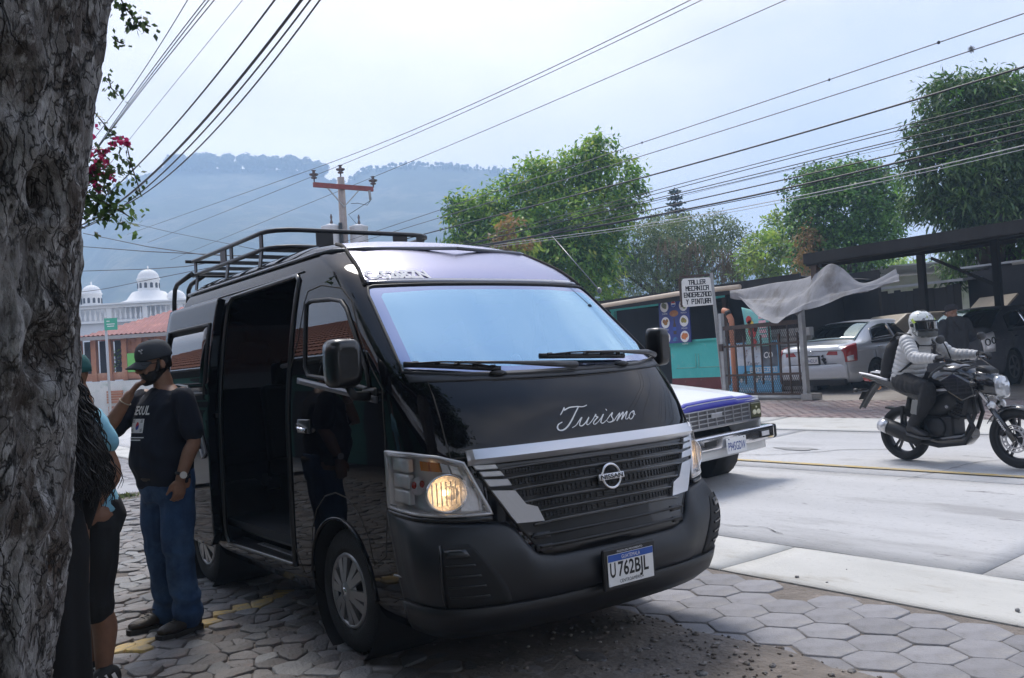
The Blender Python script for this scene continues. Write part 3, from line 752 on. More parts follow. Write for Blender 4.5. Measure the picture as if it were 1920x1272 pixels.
for sg in (-1, 1):
    mb = MB(); pts = [Px(sg*x, z) for x, z in ((.772, 1.995), (.755, 2.05), (.735, 2.10), (.715, 2.15), (.690, 2.20), (.66, 2.25), (.625, 2.29), (.585, 2.325))]
    mb.tube([off(p, .003) for p in pts] , .012, 6); mb.build('roof_groove', m_gap, body)
    mb = MB(); mb.tube([off(Ps(sg, 1.30+2.9*k/24, 2.245), .008) for k in range(25)], .012, 6); mb.build('drip_rail', mat('drip_grey', (.16, .17, .19), .25, metal=.5), body)
mb = MB(); mb.slab(lambda u, v: (off(Px(-.765+1.53*u, 1.998+.026*v), .006), vnorm(Px(-.765+1.53*u, 2.01))), 40, 1, .006); mb.build('header_trim', mat('header_blue', (.012, .016, .05), .15, coat=1, ior=1.7), body)
# cowl
mb = MB(); mb.slab(lambda u, v: ((lambda x: (off(Px(x, 1.4365+.018*(abs(x)/.86)**2 + v*.040), .005), vnorm(Px(x, 1.45))))(-.86+1.72*u)), 50, 3, .02); cowl = mb.build('cowl', mat('cowl_plastic', (.035, .038, .045), .4), van)
for x, z in ((-.42, 1.467), (.44, 1.474)):
    mb = MB(); p = off(Px(x, z), .008); mb.ell(p, (.055, .03, .018), 10, 6); mb.build('washer_nozzle', m_blkpl, cowl)
# wipers: blade, arm
def wiper(b0, b1, a0, a1):
    mb = MB(); P = [off(Px(b0[0]+(b1[0]-b0[0])*k/10, b0[1]+(b1[1]-b0[1])*k/10), .022) for k in range(11)]
    mb.tube(P, .011, 6, flat=1.5); w = mb.build('wiper', m_blkpl, van)
    mb = MB()
    for k in (1, 3, 5, 7, 9): mb.bar(P[k], off(P[k], .02), .03, .010)
    mb.tube([off(Px(b0[0]+(b1[0]-b0[0])*k/6, b0[1]+(b1[1]-b0[1])*k/6), .022+.030*math.sin(PI*k/6)) for k in range(7)], .005, 6)
    mb.build('blade_frame', m_blkpl, w)
    mb = MB(); m0 = (b0[0]+(b1[0]-b0[0])*.5, b0[1]+(b1[1]-b0[1])*.5)
    mb.tube([off(Px(*m0), .05), off(Px((m0[0]+a0[0])/2, (m0[1]+a0[1])/2), .05), off(Px(*a0), .045), off(Px(*a1), .03)], [.007, .008, .016, .018], 8); mb.build('wiper_arm', mat('arm_grey', (.05, .05, .055), .35), w)
wiper((-.845, 1.53), (-.40, 1.478), (-.10, 1.472), (.08, 1.470))
wiper((-.11, 1.532), (.50, 1.508), (.72, 1.505), (.82, 1.500))

# bumper: upper moulding with a bulged section
BT = [(-1.80, .845), (-1.66, .835), (-1.326, .814), (-.989, .806), (-.64, .79), (-.562, .779), (-.505, .748), (-.458, .685), (-.401, .63), (-.287, .607), (0, .604), (.287, .607), (.401, .63), (.458, .685), (.505, .748), (.562, .779), (.64, .79), (.989, .806), (1.326, .814), (1.66, .835), (1.80, .845)]
def bt(a):
    for (a0, z0), (a1, z1) in zip(BT, BT[1:]):
        if a <= a1: t = max(0, (a-a0)/(a1-a0)); return z0+(z1-z0)*t
    return BT[-1][1]
def bumpf(u, v):
    a = (-1.80+3.60*u); z1 = bt(a); z = .405+(z1-.405)*v
    o = .045*math.sin(PI*min(1, .18+.82*v))**.6 - .03*(1-v)**3
    ea = abs(a); o *= (1+.7*math.exp(-((ea-1.22)/.25)**2)) * (1.0 if ea < 1.45 else max(.22, 1-(ea-1.45)*2.6))
    p = Pa(a, z); return off(p, o), vnorm(p)
mb = MB(); mb.slab(bumpf, 110, 14, .03); bumper = mb.build('front_bumper', m_bump, van)
mb = MB()
mb.slab(lambda u, v: (off(Pa(-1.75+3.5*u, .27+.15*v), .010+.012*v), vnorm(Pa(-1.5+3*u, .35))), 60, 3, .02); mb.build('valance', m_blkpl, bumper)
# fog pockets
for sg in (-1, 1):
    P4 = lambda u, v: (sg*((-1.10+(.215+.0*v)*u) if v > .99 else 0), 0)
    def pk(u, v, o):
        aL = -1.12-.06*(1-v); aR = -.61-.27*max(0, v)**1.6
        a = sg*(aL+(aR-aL)*u); z = .425+.275*v; b = bumpf((a+1.80)/3.60, max(0, min(1, (z-.405)/(bt(a)-.405)))); return b[0]+b[1]*o, b[1]
    mb = MB(); mb.slab(lambda u, v: pk(u, v, .003), 10, 10, .004); fogp = mb.build('fog_pocket', m_int, bumper)
    for k in range(5):
        v0 = .16+.17*k; mb = MB(); mb.slab(lambda u, v: pk(.10+.62*u, v0+.03*v, .009), 8, 1, .02); mb.build('slat', m_gloss, fogp)
    mb = MB(); mb.slab(lambda u, v: pk(.12+.6*u, .80+.12*v, .010), 4, 2, .01); mb.build('lamp_blank', m_gloss, fogp)
    mb = MB(); mb.tube([pk(.0, k/6, .006)[0] for k in range(7)], .006, 6); mb.build('pocket_edge', m_gloss, fogp)
# grille
def gw(z):   # half-angle of the grille mouth at height z
    return .73 if z > 1.0 else .34 + .39*max(0, (z-.60)/.40)
mb = MB(); mb.slab(lambda u, v: ((lambda z: (off(Pa((-1+2*u)*gw(z), z), .006), vnorm(Pa((-1+2*u)*gw(z), z))))(.60+.47*v)), 50, 12, .01); grille = mb.build('grille', m_gloss, van)
mesh_m = mat('grille_mesh', (.008, .008, .009), .5)
for z, w, th in ((1.03, .575, .010), (.985, .55, .011), (.93, .505, .012), (.868, .47, .012), (.815, .43, .010), (.76, .39, .014)):
    mb = MB(); mb.slab(lambda u, v: (off(Pa((-1+2*u)*w, z+th*(v-.5)-.010*abs(-1+2*u)**3), .020), vnorm(Pa((-1+2*u)*w, z))), 40, 1, .02); mb.build('grille_bar', mat('bar_black', (.02, .02, .022), .25, coat=.5), grille, bevel=.002)
mb = MB()                                                            # honeycomb between the bars
for z0, z1, w in ((1.0, 1.02, .53), (.945, .972, .50), (.885, .915, .46), (.83, .855, .42), (.775, .80, .40)):
    k = int(w*2/.022)
    for i in range(k):
        a = -w+2*w*(i+.5)/k; p0 = off(Pa(a, z0), .008); p1 = off(Pa(a, z1), .008); mb.bar(p0, p1, .0035, .006)
    for zz in (z0, (z0+z1)/2, z1): mb.tube([off(Pa(-w+2*w*i/24, zz), .009) for i in range(25)], .0018, 4)
mb.build('honeycomb', mesh_m, grille, kind='stuff')
for z, w in ((.70, .42), (.648, .38)):
    mb = MB(); mb.slab(lambda u, v: (off(Pa((-1+2*u)*w, z+.012*(v-.5)), .018), vnorm(Pa((-1+2*u)*w, z))), 40, 1, .02); mb.build('intake_bar', m_blkpl, grille)
for sg in (-1, 1):
    for z in (.715, .66): mb = MB(); mb.slab(lambda u, v: (off(Pa(sg*(.30+.1*u), z-.03+.028*v), .012), vnorm(Pa(sg*.4, z))), 3, 2, .01); mb.build('intake_blank', mat('blank_grey', (.03, .03, .034), .35), grille)
def tprof(v, a, lo, hi): return lo+(hi-lo)*v
mb = MB()
def cb(u, v):
    a = -.79+1.58*u; e = min(1, (.79-abs(a))/.05)
    if v < .33: z = 1.050+.022*(v/.33); o = .016+.028*(v/.33)
    else: z = 1.072+.046*((v-.33)/.67); o = .044-.020*((v-.33)/.67)
    return off(Pa(a, z+.004*math.cos(a*1.6)), o*(.55+.45*e)), vnorm(Pa(a, z))
mb.slab(cb, 60, 6, .03, smooth=False); chb = mb.build('chrome_bar', m_silv, grille)
for sg in (-1, 1):
    def qd(c, nm, o=.026, nu=4, nv=3):
        mb = MB()
        def f(u, v):
            a = (c[0][0]*(1-u)+c[1][0]*u)*(1-v) + (c[3][0]*(1-u)+c[2][0]*u)*v; z = (c[0][1]*(1-u)+c[1][1]*u)*(1-v) + (c[3][1]*(1-u)+c[2][1]*u)*v
            return off(Pa(-sg*a, z), o), vnorm(Pa(-sg*a, z))
        mb.slab(f, nu, nv, .022, smooth=False); return mb
    for c in (((-.760, 1.051), (-.592, 1.047), (-.577, 1.026), (-.740, 1.029)), ((-.720, 1.020), (-.566, 1.016), (-.542, .991), (-.695, .995)), ((-.692, .984), (-.524, .976), (-.500, .944), (-.662, .949))):
        qd(c, 'x').build('silver_slat', m_silv, grille, bevel=.003)
    mb = qd(((-.648, .931), (-.487, .920), (-.428, .853), (-.575, .853)), 'x'); m2 = qd(((-.575, .853), (-.428, .853), (-.357, .833), (-.536, .805)), 'x'); m3 = qd(((-.536, .805), (-.357, .833), (-.326, .763), (-.503, .770)), 'x')
    for q in (m2, m3):
        b0 = len(mb.v); mb.v += q.v; mb.f += [tuple(i+b0 for i in f) for f in q.f]; mb.m += q.m; mb.s += q.s
    mb.build('silver_leg', m_silv, grille)
# emblem
def eplane(x, z): p = Px(x*1.0, .921+z); return off(p, .034)
mb = MB(); mb.tube([eplane(.060*math.cos(t), .058*math.sin(t)) for t in [2*PI*k/40 for k in range(40)]], .0075, 8, loop=True); emb = mb.build('emblem', m_chrome, grille)
mb = MB(); mb.slab(lambda u, v: (off(Px(-.085+.17*u, .905+.030*v), .040), vnorm(Px(0, .92))), 8, 1, .012); mb.build('emblem_bar', m_silv, emb, bevel=.002)
mb = MB(); put2d(mb, text2d('NISSAN', .030, bold=.0006, width=.148), lambda x, y: off(Px(x, .9095+y), .0415)); mb.build('emblem_lettering', m_gloss, emb)
# headlamps
for sg in (-1, 1):
    hz = lambda u, v: (lambda a: (sg*-a[0], a[1]))(hl_az(u, v))
    mb = MB(); mb.slab(lambda u, v: (off(Pa(*hz(u, v)), .010+.010*math.sin(PI*u)), vnorm(Pa(*hz(u, v)))), 28, 12, .004); hl = mb.build('headlight', g_lens, van)
    mb = MB(); mb.slab(lambda u, v: (off(Pa(*hz(u, v)), -.075), vnorm(Pa(*hz(u, v)))), 28, 12, .003); mb.build('lamp_housing', m_refl, hl)
    mb = MB(); P = [hz(k/20, 0) for k in range(20)] + [hz(1, k/10) for k in range(10)] + [hz(1-k/20, 1) for k in range(20)] + [hz(0, 1-k/10) for k in range(10)]
    mb.tube([off(Pa(*q), .004) for q in P], .009, 6, loop=True); mb.build('bezel', m_silv, hl)
    wl = MB(); wl.rings([[off(Pa(*q), .004) for q in P], [off(Pa(*q), -.075) for q in P]], caps=False); wl.build('lamp_wall', m_refl, hl)
    # main reflector bowl and lit bulb
    c = off(Pa(*hz(.66, .38)), -.012); nrm = (vnorm(Pa(*hz(.66, .38)))*.35 + Vector((0, -.75, 0))).normalized()
    x_, y_, d_ = frame_of(nrm); mb = MB()
    rgs = [[c - d_*(.075*(1-(r/.098)**2)) + (x_*math.cos(t)+y_*math.sin(t)*.86)*r for t in [2*PI*k/28 for k in range(28)]] for r in (.005, .02, .04, .06, .08, .098)]
    mb.rings(rgs, caps=False, smooth=False); mb.build('reflector_bowl', m_refl, hl)
    mb = MB(); mb.ell(c - d_*.040, (.018, .018, .015), 12, 8); mb.build('bulb', m_bulb, hl)
    mb = MB()
    for k in range(7):
        t = -.35+.12*k; mb.bar(c + x_*(-.07+.023*k) - y_*.055 - d_*.008, c + x_*(-.07+.023*k) + y_*.055 - d_*.008, .0035, .006)
    mb.build('lens_fins', m_refl, hl)
    mb = MB(); mb.tube([c + (x_*math.cos(t)+y_*math.sin(t)*.86)*.100 for t in [2*PI*k/30 for k in range(30)]], .006, 6, loop=True); mb.build('bowl_ring', m_chrome, hl)
    for k in range(4):
        cc = [off(Pa(*hz(.42+.125*k+du, .74+dv)), -.010) for du, dv in ((0, 0), (.10, 0), (.10, .16), (0, .16))]
        mb = MB(); mb.prism(cc, vnorm(Pa(*hz(.5, .8)))*-.03); mb.build('indicator_cell', m_amber if k < 2 else m_refl, hl)
    cI = off(Pa(*hz(.33, .46)), -.030)
    mb = MB(); mb.lathe([(.045, 0), (.03, .03), (.01, .045)], 14, 'Y', cI, caps=False); mb.build('side_bowl', m_refl, hl)
    for k in (-1, 1): mb = MB(); mb.ell(cI+Vector((k*.022, 0, .006)), (.013, .013, .018), 8, 6); mb.build('side_bulb', m_redl, hl)
    mb = MB(); mb.ell(off(Pa(*hz(.46, .84)), -.035), (.010, .010, .010), 8, 6); mb.build('position_bulb', m_bulb, hl)
    for k in range(3):
        mb = MB(); mb.slab(lambda u, v: (off(Pa(*hz(.03+.20*u, .10+.28*k+.24*v)), -.02), vnorm(Pa(*hz(.1, .5)))), 4, 3, .03); mb.build('corner_reflector', m_refl, hl, bevel=.004)
    mb = MB(); mb.slab(lambda u, v: (off(Pa(*(lambda q: (q[0], q[1]-.012-.02*v))(hz(u, 0))), .012), vnorm(Pa(*hz(u, 0)))), 24, 1, .02); mb.build('lamp_strip', m_gloss, hl)
# number plate
mb = MB(); mb.box((0, -.072, .493), (.35, .02, .20)); plate = mb.build('licence_plate', m_blkpl, van, bevel=.006)
mb = MB(); mb.box((0, -.085, .490), (.304, .004, .150)); mb.build('plate_face', m_white, plate)
mb = MB(); mb.box((0, -.0875, .548), (.300, .002, .032)); mb.build('plate_band', mat('plate_blue', (.02, .09, .40), .5), plate)
def pl(body, size, x, z, m_, width=None, y=-.0892, bold=0):
    mb = MB(); put2d(mb, text2d(body, size, width=width, bold=bold), lambda u, v: Vector((x+u, y, z+v))); mb.build('plate_lettering', m_, plate)
m_ink = mat('black_ink', (.012, .012, .012), .6)
pl('GUATEMALA', .026, 0, .539, m_white, .125)
pl('U', .098, -.122, .458, m_ink, .036, y=-.0880, bold=.002); pl('762BJL', .098, .015, .458, m_ink, .205, y=-.0880, bold=.002)
pl('CENTROAM\u00c9RICA', .024, .0, .424, m_ink, .16, y=-.0880)
pl('PASI\u00d3N EN MOVIMIENTO', .014, .0, .5705, m_white, .17, y=-.0838)
# lettering on hood and roof front
def AF(cx, cy):     # lettering drawn on a 0..1413 sheet -> place on the hood
    px_, py_ = 1020+cx*.14154, 740+cy*.14154
    return .00359199*px_-.00134952*py_-2.915, -.000302077*px_-.0025955*py_+3.58357
TUR = [([(218, 277), (242, 232), (268, 178), (262, 215), (330, 178), (430, 165), (500, 165), (552, 142)], 17), ([(446, 162), (405, 240), (355, 345), (305, 428), (255, 470), (208, 472), (186, 440), (198, 398), (242, 368)], 21),
 ([(362, 442), (408, 412), (448, 352), (482, 306), (458, 372), (456, 412), (484, 418), (530, 376), (572, 304), (548, 368), (545, 404), (572, 398)], 15),
 ([(572, 398), (618, 342), (652, 282), (662, 268), (664, 300), (690, 300), (648, 346), (628, 388), (650, 398), (690, 366)], 15),
 ([(690, 366), (730, 316), (762, 262), (735, 328), (726, 374), (752, 384), (800, 346)], 15), ([(796, 208), (806, 200)], 30),
 ([(800, 346), (842, 288), (884, 242), (868, 290), (888, 330), (872, 362), (828, 372), (802, 346)], 15),
 ([(880, 362), (905, 345), (935, 300), (985, 244), (958, 310), (938, 354), (990, 280), (1034, 232), (1018, 290), (1002, 336), (1046, 272), (1088, 222), (1072, 272), (1060, 322), (1082, 328), (1110, 300)], 15),
 ([(1182, 214), (1140, 240), (1112, 292), (1128, 330), (1164, 304), (1190, 246), (1182, 214), (1170, 245), (1208, 268)], 13)]
mb = MB()
for pts, w in TUR:
    P = [AF(*p) for p in pts]; put2d(mb, stroke2d(P, w*.00046, sub=5), lambda x, z: off(Px(x, z), .0025))
tur = mb.build('hood_lettering', m_white, vparts[1])
mb = MB(); put2d(mb, text2d('C-526BZN', .105, bold=.005, shear=-.12, width=.355, spacing=.95), lambda x, y: off(Px(-.56+x, 2.030+y*.66), .006)); mb.build('roof_lettering', mat('frosted_vinyl', (.86, .86, .88), .8), body)

# ---- wheels
def road_wheel(parent, loc, sg, r=.335, rr=.207, w=.20, capm=None, style='cap', name='wheel'):
    """sg: which way the outside faces along X"""
    wh = thing(name, None, None); del_ = None
    wh.parent = parent; wh.location = loc
    mb = MB(); s_ = sg
    prof = [(rr, -w/2), (r-.03, -w/2), (r-.008, -w/2+.02), (r, -w/2+.045), (r+.001, 0), (r, w/2-.045), (r-.008, w/2-.02), (r-.03, w/2), (rr+.03, w/2+.004), (rr, w/2-.004)]
    mb.lathe([(a, s_*b) for a, b in prof], 40, 'X', caps=False, loop=True); ty = mb.build('tyre', m_rub, wh)
    mb = MB()
    for k in range(44):
        t = 2*PI*k/44
        for b in (-.06, -.02, .02, .06): mb.box((b*w/.2, (r-.001)*math.cos(t+b*2), (r-.001)*math.sin(t+b*2)), (.028, .026, .006), Matrix.Rotation(t, 3, 'X'))
    mb.build('tread', m_rub, ty, kind='stuff')
    rim = MB()
    if style == 'cap':
        rim.lathe([(rr, s_*(w/2-.015)), (rr-.006, s_*(w/2+.002)), (rr-.022, s_*(w/2+.002)), (rr-.028, s_*(w/2-.02))], 40, 'X', caps=False)
        for k in range(6):
            for d_ in (-1, 1):
                t = 2*PI*(k+.22)/6 + d_*.20
                f = lambda rad, dt, h: Vector((s_*(w/2+h), rad*math.cos(t+dt), rad*math.sin(t+dt)))
                a = .115; pts = [(.055, -.28, .018), (.055, .28, .018), (rr-.02, a*1.25, .0), (rr-.02, -a*1.25, .0)]
                rim.prism([f(*p) for p in pts], (-s_*.02, 0, 0))
        rim.lathe([(.005, s_*(w/2+.024)), (.03, s_*(w/2+.024)), (.045, s_*(w/2+.016)), (.075, s_*(w/2+.010)), (.08, s_*(w/2-.01))], 28, 'X', caps=False)
    else:
        rim.lathe([(rr, s_*(w/2-.012)), (rr-.004, s_*(w/2)), (rr-.02, s_*(w/2)), (rr-.026, s_*(w/2-.02))], 36, 'X', caps=False)
        for k in range(style):
            t = 2*PI*k/style
            for d_ in (-.09, .09):
                p0 = Vector((s_*(w/2-.004), .04*math.cos(t+d_*3), .04*math.sin(t+d_*3))); p1 = Vector((s_*(w/2-.012), (rr-.01)*math.cos(t+d_), (rr-.01)*math.sin(t+d_))); rim.bar(p0, p1, .022, .026)
        rim.lathe([(.004, s_*(w/2+.006)), (.04, s_*(w/2+.004)), (.055, s_*(w/2-.02))], 20, 'X', caps=False)
    rim.build('hubcap' if style == 'cap' else 'rim', capm or m_alloy, wh)
    bk = MB(); bk.lathe([(.004, s_*(w/2-.045)), (rr, s_*(w/2-.05))], 30, 'X', caps=False); bk.build('brake_disc', m_int, wh)
    if style == 'cap':
        hb = MB(); hb.lathe([(.004, s_*(w/2+.0265)), (.022, s_*(w/2+.026)), (.024, s_*(w/2+.02))], 20, 'X', caps=False); hb.build('hub_badge', m_chrome, wh)
    return wh
for sg in (-1, 1):
    for yc in (AX, 3.62): road_wheel(van, (sg*(.805 if sg < 0 else .77), yc, .338), sg)

# ---- mirrors
def mirror(sg):
    bx = MB(); c = Vector((sg*1.085, .735 if sg < 0 else .70, 1.57))
    def sec(y, k, kz=1): return [c + Vector(((.086 if sg < 0 else .052)*k*math.copysign(abs(math.cos(t))**.45, math.cos(t)), y, .122*kz*math.copysign(abs(math.sin(t))**.45, math.sin(t)))) for t in [2*PI*i/28 for i in range(28)]]
    bx.rings([sec(-.075, .55, .6), sec(-.068, .80, .84), (sec(-.045, .95, .96)), sec(0, 1.0, 1.0), sec(.045, .99, .99), sec(.05, .92, .93)])
    mr_ = bx.build('side_mirror', m_blkpl if False else m_gloss, van)
    g = MB(); g.poly([p + Vector((0, .0535-.05, 0)) for p in sec(.05, .90, .91)]); g.build('mirror_glass', m_chrome, mr_)
    a = MB(); a.tube([c+Vector((-sg*.02, 0, -.11)), c+Vector((-sg*.05, .0, -.165)), c+Vector((-sg*.145, .015, -.175))], [.020, .024, .028], 8); a.build('mirror_arm', m_blkpl, mr_)
    b = MB(); b.box(c+Vector((-sg*.155, .02, -.165)), (.03, .15, .07)); b.build('mirror_base', m_blkpl, mr_, bevel=.015, seg=2)
mirror(-1); mirror(1)

# ---- sliding door, run back along the flank
def sd(u, v):
    y = 3.06+1.27*u; z = .345+1.775*v
    if u < .12: z = .345+1.775*v + (.10*(1-u/.12)**2)*(1-v)**6
    p = Ps(-1, y, z); o = .075*(1 if u < .9 else 1-(u-.9)*2)
    crease = .008*math.exp(-((z-1.50)/.02)**2) - .010*math.exp(-((z-1.40)/.05)**2)
    return p + Vector((-1, 0, 0))*o + vnorm(p)*crease, vnorm(p)
mb = MB(); mb.slab(sd, 30, 60, .05); sdo = mb.build('sliding_door', m_paint, van, fix=True)
def sdw(u, v):
    p = Ps(-1, 3.16+1.0*u, 1.44+.50*v); return p+Vector((-.079, 0, 0)), vnorm(p)
mb = MB(); mb.slab(sdw, 8, 4, .004); mb.build('door_window', g_dark, sdo)
mb = MB(); mb.tube([sdw(0, k/6)[0] for k in range(6)]+[sdw(k/6, 1)[0] for k in range(6)]+[sdw(1, 1-k/6)[0] for k in range(6)]+[sdw(1-k/6, 0)[0] for k in range(6)], .012, 6, loop=True); mb.build('window_seal', m_blkpl, sdo)
ZG = [(3.12, 1.02), (3.30, 1.30), (3.36, 1.16), (3.55, 1.50), (3.86, 1.52), (3.62, 1.16), (3.56, 1.30), (3.42, 1.06), (3.34, 1.20), (3.20, .98)]  # zigzag reflection in the door, put on as flat grey shapes
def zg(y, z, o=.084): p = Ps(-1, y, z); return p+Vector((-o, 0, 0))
mb = MB(); mb.tube([zg(*q) for q in ZG], .010, 5, loop=True); mb.build('zigzag_reflection', mat('reflection_grey', (.30, .31, .33), .4), sdo)
mb = MB(); mb.poly([zg(y, z, .080) for y, z in ZG]); mb.build('zigzag_reflection_fill', mat('reflection_dark_grey', (.10, .105, .115), .35), sdo)
mb = MB(); mb.tube([(-1.045, 3.20, 1.05), (-1.055, 3.19, 1.08), (-1.055, 3.185, 1.22), (-1.045, 3.19, 1.25)], .011, 8); mb.build('door_handle', m_gloss, sdo)
mb = MB(); mb.bar((-.955, 3.0, 1.28), (-.955, 4.42, 1.27), .02, .03); mb.build('door_rail', m_blkpl, body)
# ---- doorway: step, tread, floor, pillar trim, seats
mb = MB(); mb.box((-.87, 2.42, .385), (.11, 1.22, .035)); mb.box((-.72, 2.42, .46), (.22, 1.22, .03)); mb.build('door_step', m_blkpl, van)
mb = MB(); mb.box((-.835, 2.36, .4055), (.045, .60, .006)); tr = mb.build('tread_strip', mat('worn_aluminium', (.45, .45, .47), .35, metal=.8, var=.4, vs=14), van)
for k in range(3): mb = MB(); mb.ell((-.835, 2.12+.24*k, .410), (.007, .007, .003), 8, 4); mb.build('rivet', m_chrome, tr)
mb = MB(); mb.box((0, 2.7, .50), (1.72, 3.6, .05)); mb.box((0, .95, .9), (1.7, .06, .75)); mb.build('cabin_floor', m_int, van)
mb = MB(); mb.tube([(-.86, .62, 1.25), (-.3, .60, 1.32), (.3, .60, 1.32), (.86, .62, 1.25)], .12, 8); mb.build('dashboard', m_int, van)
mb = MB(); mb.tube([(.42+.19*math.cos(t), .80+.07*math.sin(t), 1.30+.17*math.sin(t)) for t in [2*PI*k/24 for k in range(24)]], .014, 6, loop=True); mb.bar((.42, .80, 1.30), (.42, .62, 1.24), .04); mb.build('steering_wheel', m_int, van)
def seat(x, y, wd=.48):
    t = MB(); t.box((x, y, .78), (wd, .48, .14)); st = t.build('seat', m_seat, van, bevel=.04, seg=3)
    t = MB(); t.box((x, y+.27, 1.14), (wd, .13, .66), Matrix.Rotation(-.16, 3, 'X')); t.build('backrest', m_seat, st, bevel=.04, seg=3)
    t = MB(); t.box((x, y+.335, 1.56), (.26, .10, .19)); t.build('headrest', m_seat, st, bevel=.03, seg=3)
    t = MB(); t.box((x, y, .62), (wd*.7, .36, .22)); t.build('seat_base', m_blkpl, st)
for x in (-.45, .45): seat(x, 1.32)
for y in (2.35, 3.1, 3.8):
    for x in (.55, .02): seat(x, y)
mb = MB(); mb.tube([(-.60, 1.95, 1.62), (-.60, 2.7, 1.60)], .016, 8); mb.build('grab_rail', m_alloy, van)
mb = MB(); mb.box((0, .93, 1.905), (.28, .02, .07)); mb.build('rear_view_mirror', m_blkpl, van, bevel=.01)
mb = MB(); mb.tube([(-.10, .62, 1.42), (-.10, .62, 1.50)], .02, 8); mb.ell((-.10, .62, 1.53), (.035, .03, .04)); mb.build('dashboard_figure', m_white, van)
# ---- roof rack and ladder
m_rack = mat('rack_black', (.020, .021, .024), .4, bump=.05, bs=200)
rk = thing('roof_rack', None, None); rk.parent = van
HW, YF, YR = .665, 2.60, 4.38
def loop3(hw, yf, yr, z, r=.20):
    P = [(-hw, yr, z), (-hw, yf+r, z)] + [(-hw+r-r*math.cos(t), yf+r-r*math.sin(t), z) for t in (.4, .8, 1.2)] + [(-hw+r, yf, z), (hw-r, yf, z)] + [(hw-r+r*math.sin(t), yf+r-r*math.cos(t), z) for t in (.4, .8, 1.2)] + [(hw, yf+r, z), (hw, yr, z)]
    return P
mb = MB(); mb.tube(loop3(HW, YF, YR, 2.555), .017, 8); mb.tube([(-HW-.06, YR, 2.555), (HW+.06, YR, 2.555)], .014, 8); mb.build('top_rail', m_rack, rk)
mb = MB(); mb.tube(loop3(HW, YF, YR, 2.435), .017, 8); mb.tube([(-HW, YR, 2.435), (HW, YR, 2.435)], .014, 8); mb.build('lower_rail', m_rack, rk)
for sg in (-1, 1):
    for y, w in ((2.80, .05), (3.42, .05), (3.60, .12) if sg < 0 else (3.6, .05), (4.30, .05)):
        mb = MB(); mb.box((sg*HW, y, 2.49), (.012, w, .135)); mb.build('post', m_rack, rk)
    for y in (2.8, 3.5, 4.25): mb = MB(); mb.bar((sg*HW, y, 2.435), (sg*(HW+.02), y, 2.30), .012, .05); mb.build('rack_foot', m_rack, rk)
for x, w in ((-.27, .13), (.35, .12), (.52, .05)): mb = MB(); mb.box((x, YF, 2.48), (w, .012, .16)); mb.build('plate_post', m_rack, rk)
for k in range(5): mb = MB(); mb.box((0, 2.75+.36*k, 2.43), (2*HW, .04, .025)); mb.build('cross_bar', m_rack, rk)
ld = thing('rear_ladder', None, None); ld.parent = van
for x in (-.70, -.58):
    mb = MB(); mb.tube([(x, 4.30, 2.44), (x, 4.72, 2.40), (x, 4.80, 2.36), (x, 4.84, 2.25), (x, 4.92, 1.5), (x, 4.93, .8), (x, 4.75, .75)], .020, 8); mb.build('ladder_rail', m_rack, ld)
for k in range(5): mb = MB(); mb.tube([(-.70, 4.87+.012*k, 2.05-.28*k), (-.30, 4.87+.012*k, 2.05-.28*k)], .013, 6); mb.build('rung', m_alloy if k == 1 else m_rack, ld)
mb = MB(); mb.tube([(-.30, 4.82, 2.3), (-.30, 4.92, 1.5), (-.30, 4.93, .8)], .02, 8); mb.build('ladder_rail', m_rack, ld)
mb = MB(); mb.tube([(.80, .90, 1.955), (.80, 1.335, 2.368)], [.004, .002], 6); mb.ell((.80, .895, 1.95), (.015, .015, .02), 8, 6); mb.build('aerial', m_steel if 'm_steel' in globals() else m_alloy, van)
# underside
mb = MB(); mb.box((0, 2.3, .30), (1.5, 3.6, .12)); mb.bar((-.8, AX, .33), (.8, AX, .33), .09); mb.bar((-.8, 3.62, .33), (.8, 3.62, .33), .12); mb.build('underbody', m_int, van)
for sg in (-1, 1):
    mb = MB(); mb.slab(lambda u, v: (off(Ps(sg, 4.60-.12*u, .75+.45*v), .006), vnorm(Ps(sg, 4.6, 1))), 3, 3, .01); mb.build('tail_lamp', m_redl, van)
# ================================================================== FAR SETTING
m_hill = mat('forest_hill', (.022, .045, .032), .95, col2=(.050, .075, .045), vs=.014, spots=[(.03, .52, .60, (.11, .115, .08)), (.09, .5, .6, (.016, .032, .022))], detail=9)
# ridge line: (azimuth deg from +Y, distance, height)
RDG = [(-8, 750, 60), (2, 755, 88), (7, 755, 108), (11.4, 755, 128), (13, 750, 158), (16.5, 740, 171), (19, 730, 169), (21.2, 721, 167), (24.7, 710, 161), (26.3, 706, 151), (28, 703, 161), (31.1, 699, 162), (34.2, 696, 158), (37.7, 696, 150), (41, 700, 128), (44.5, 704, 102), (50, 720, 70), (58, 740, 40), (70, 740, 24), (90, 740, 15)]
_az = [r[0] for r in RDG]; _rh = _pchip(_az, [r[2] for r in RDG]); _rd = _pchip(_az, [r[1] for r in RDG])
def hillf(u, v):
    az = -8+98*u; d1 = _rd(az); h1 = _rh(az)
    d0 = 230; t = v
    if t <= .8: s_ = t/.8; d = d0+(d1-d0)*s_; h = h1*(s_**1.35)
    else: s_ = (t-.8)/.2; d = d1+22*s_; h = h1*(1-.1*s_)
    x, y = d*math.sin(R(az)), d*math.cos(R(az))
    w = math.sin(PI*min(1, t/.8)) if t < .8 else 0
    h += w*(14*fbm(x*.012, y*.012, 2)+26*fbm(x*.005, y*.005, 9)) + (2.0*fbm(x*.08, y*.08, 1) if t > .05 else 0)
    return (x, y, h-.4)
mb = MB(); mb.grid(hillf, 260, 70); hills = mb.build('hills', m_hill, kind='structure')
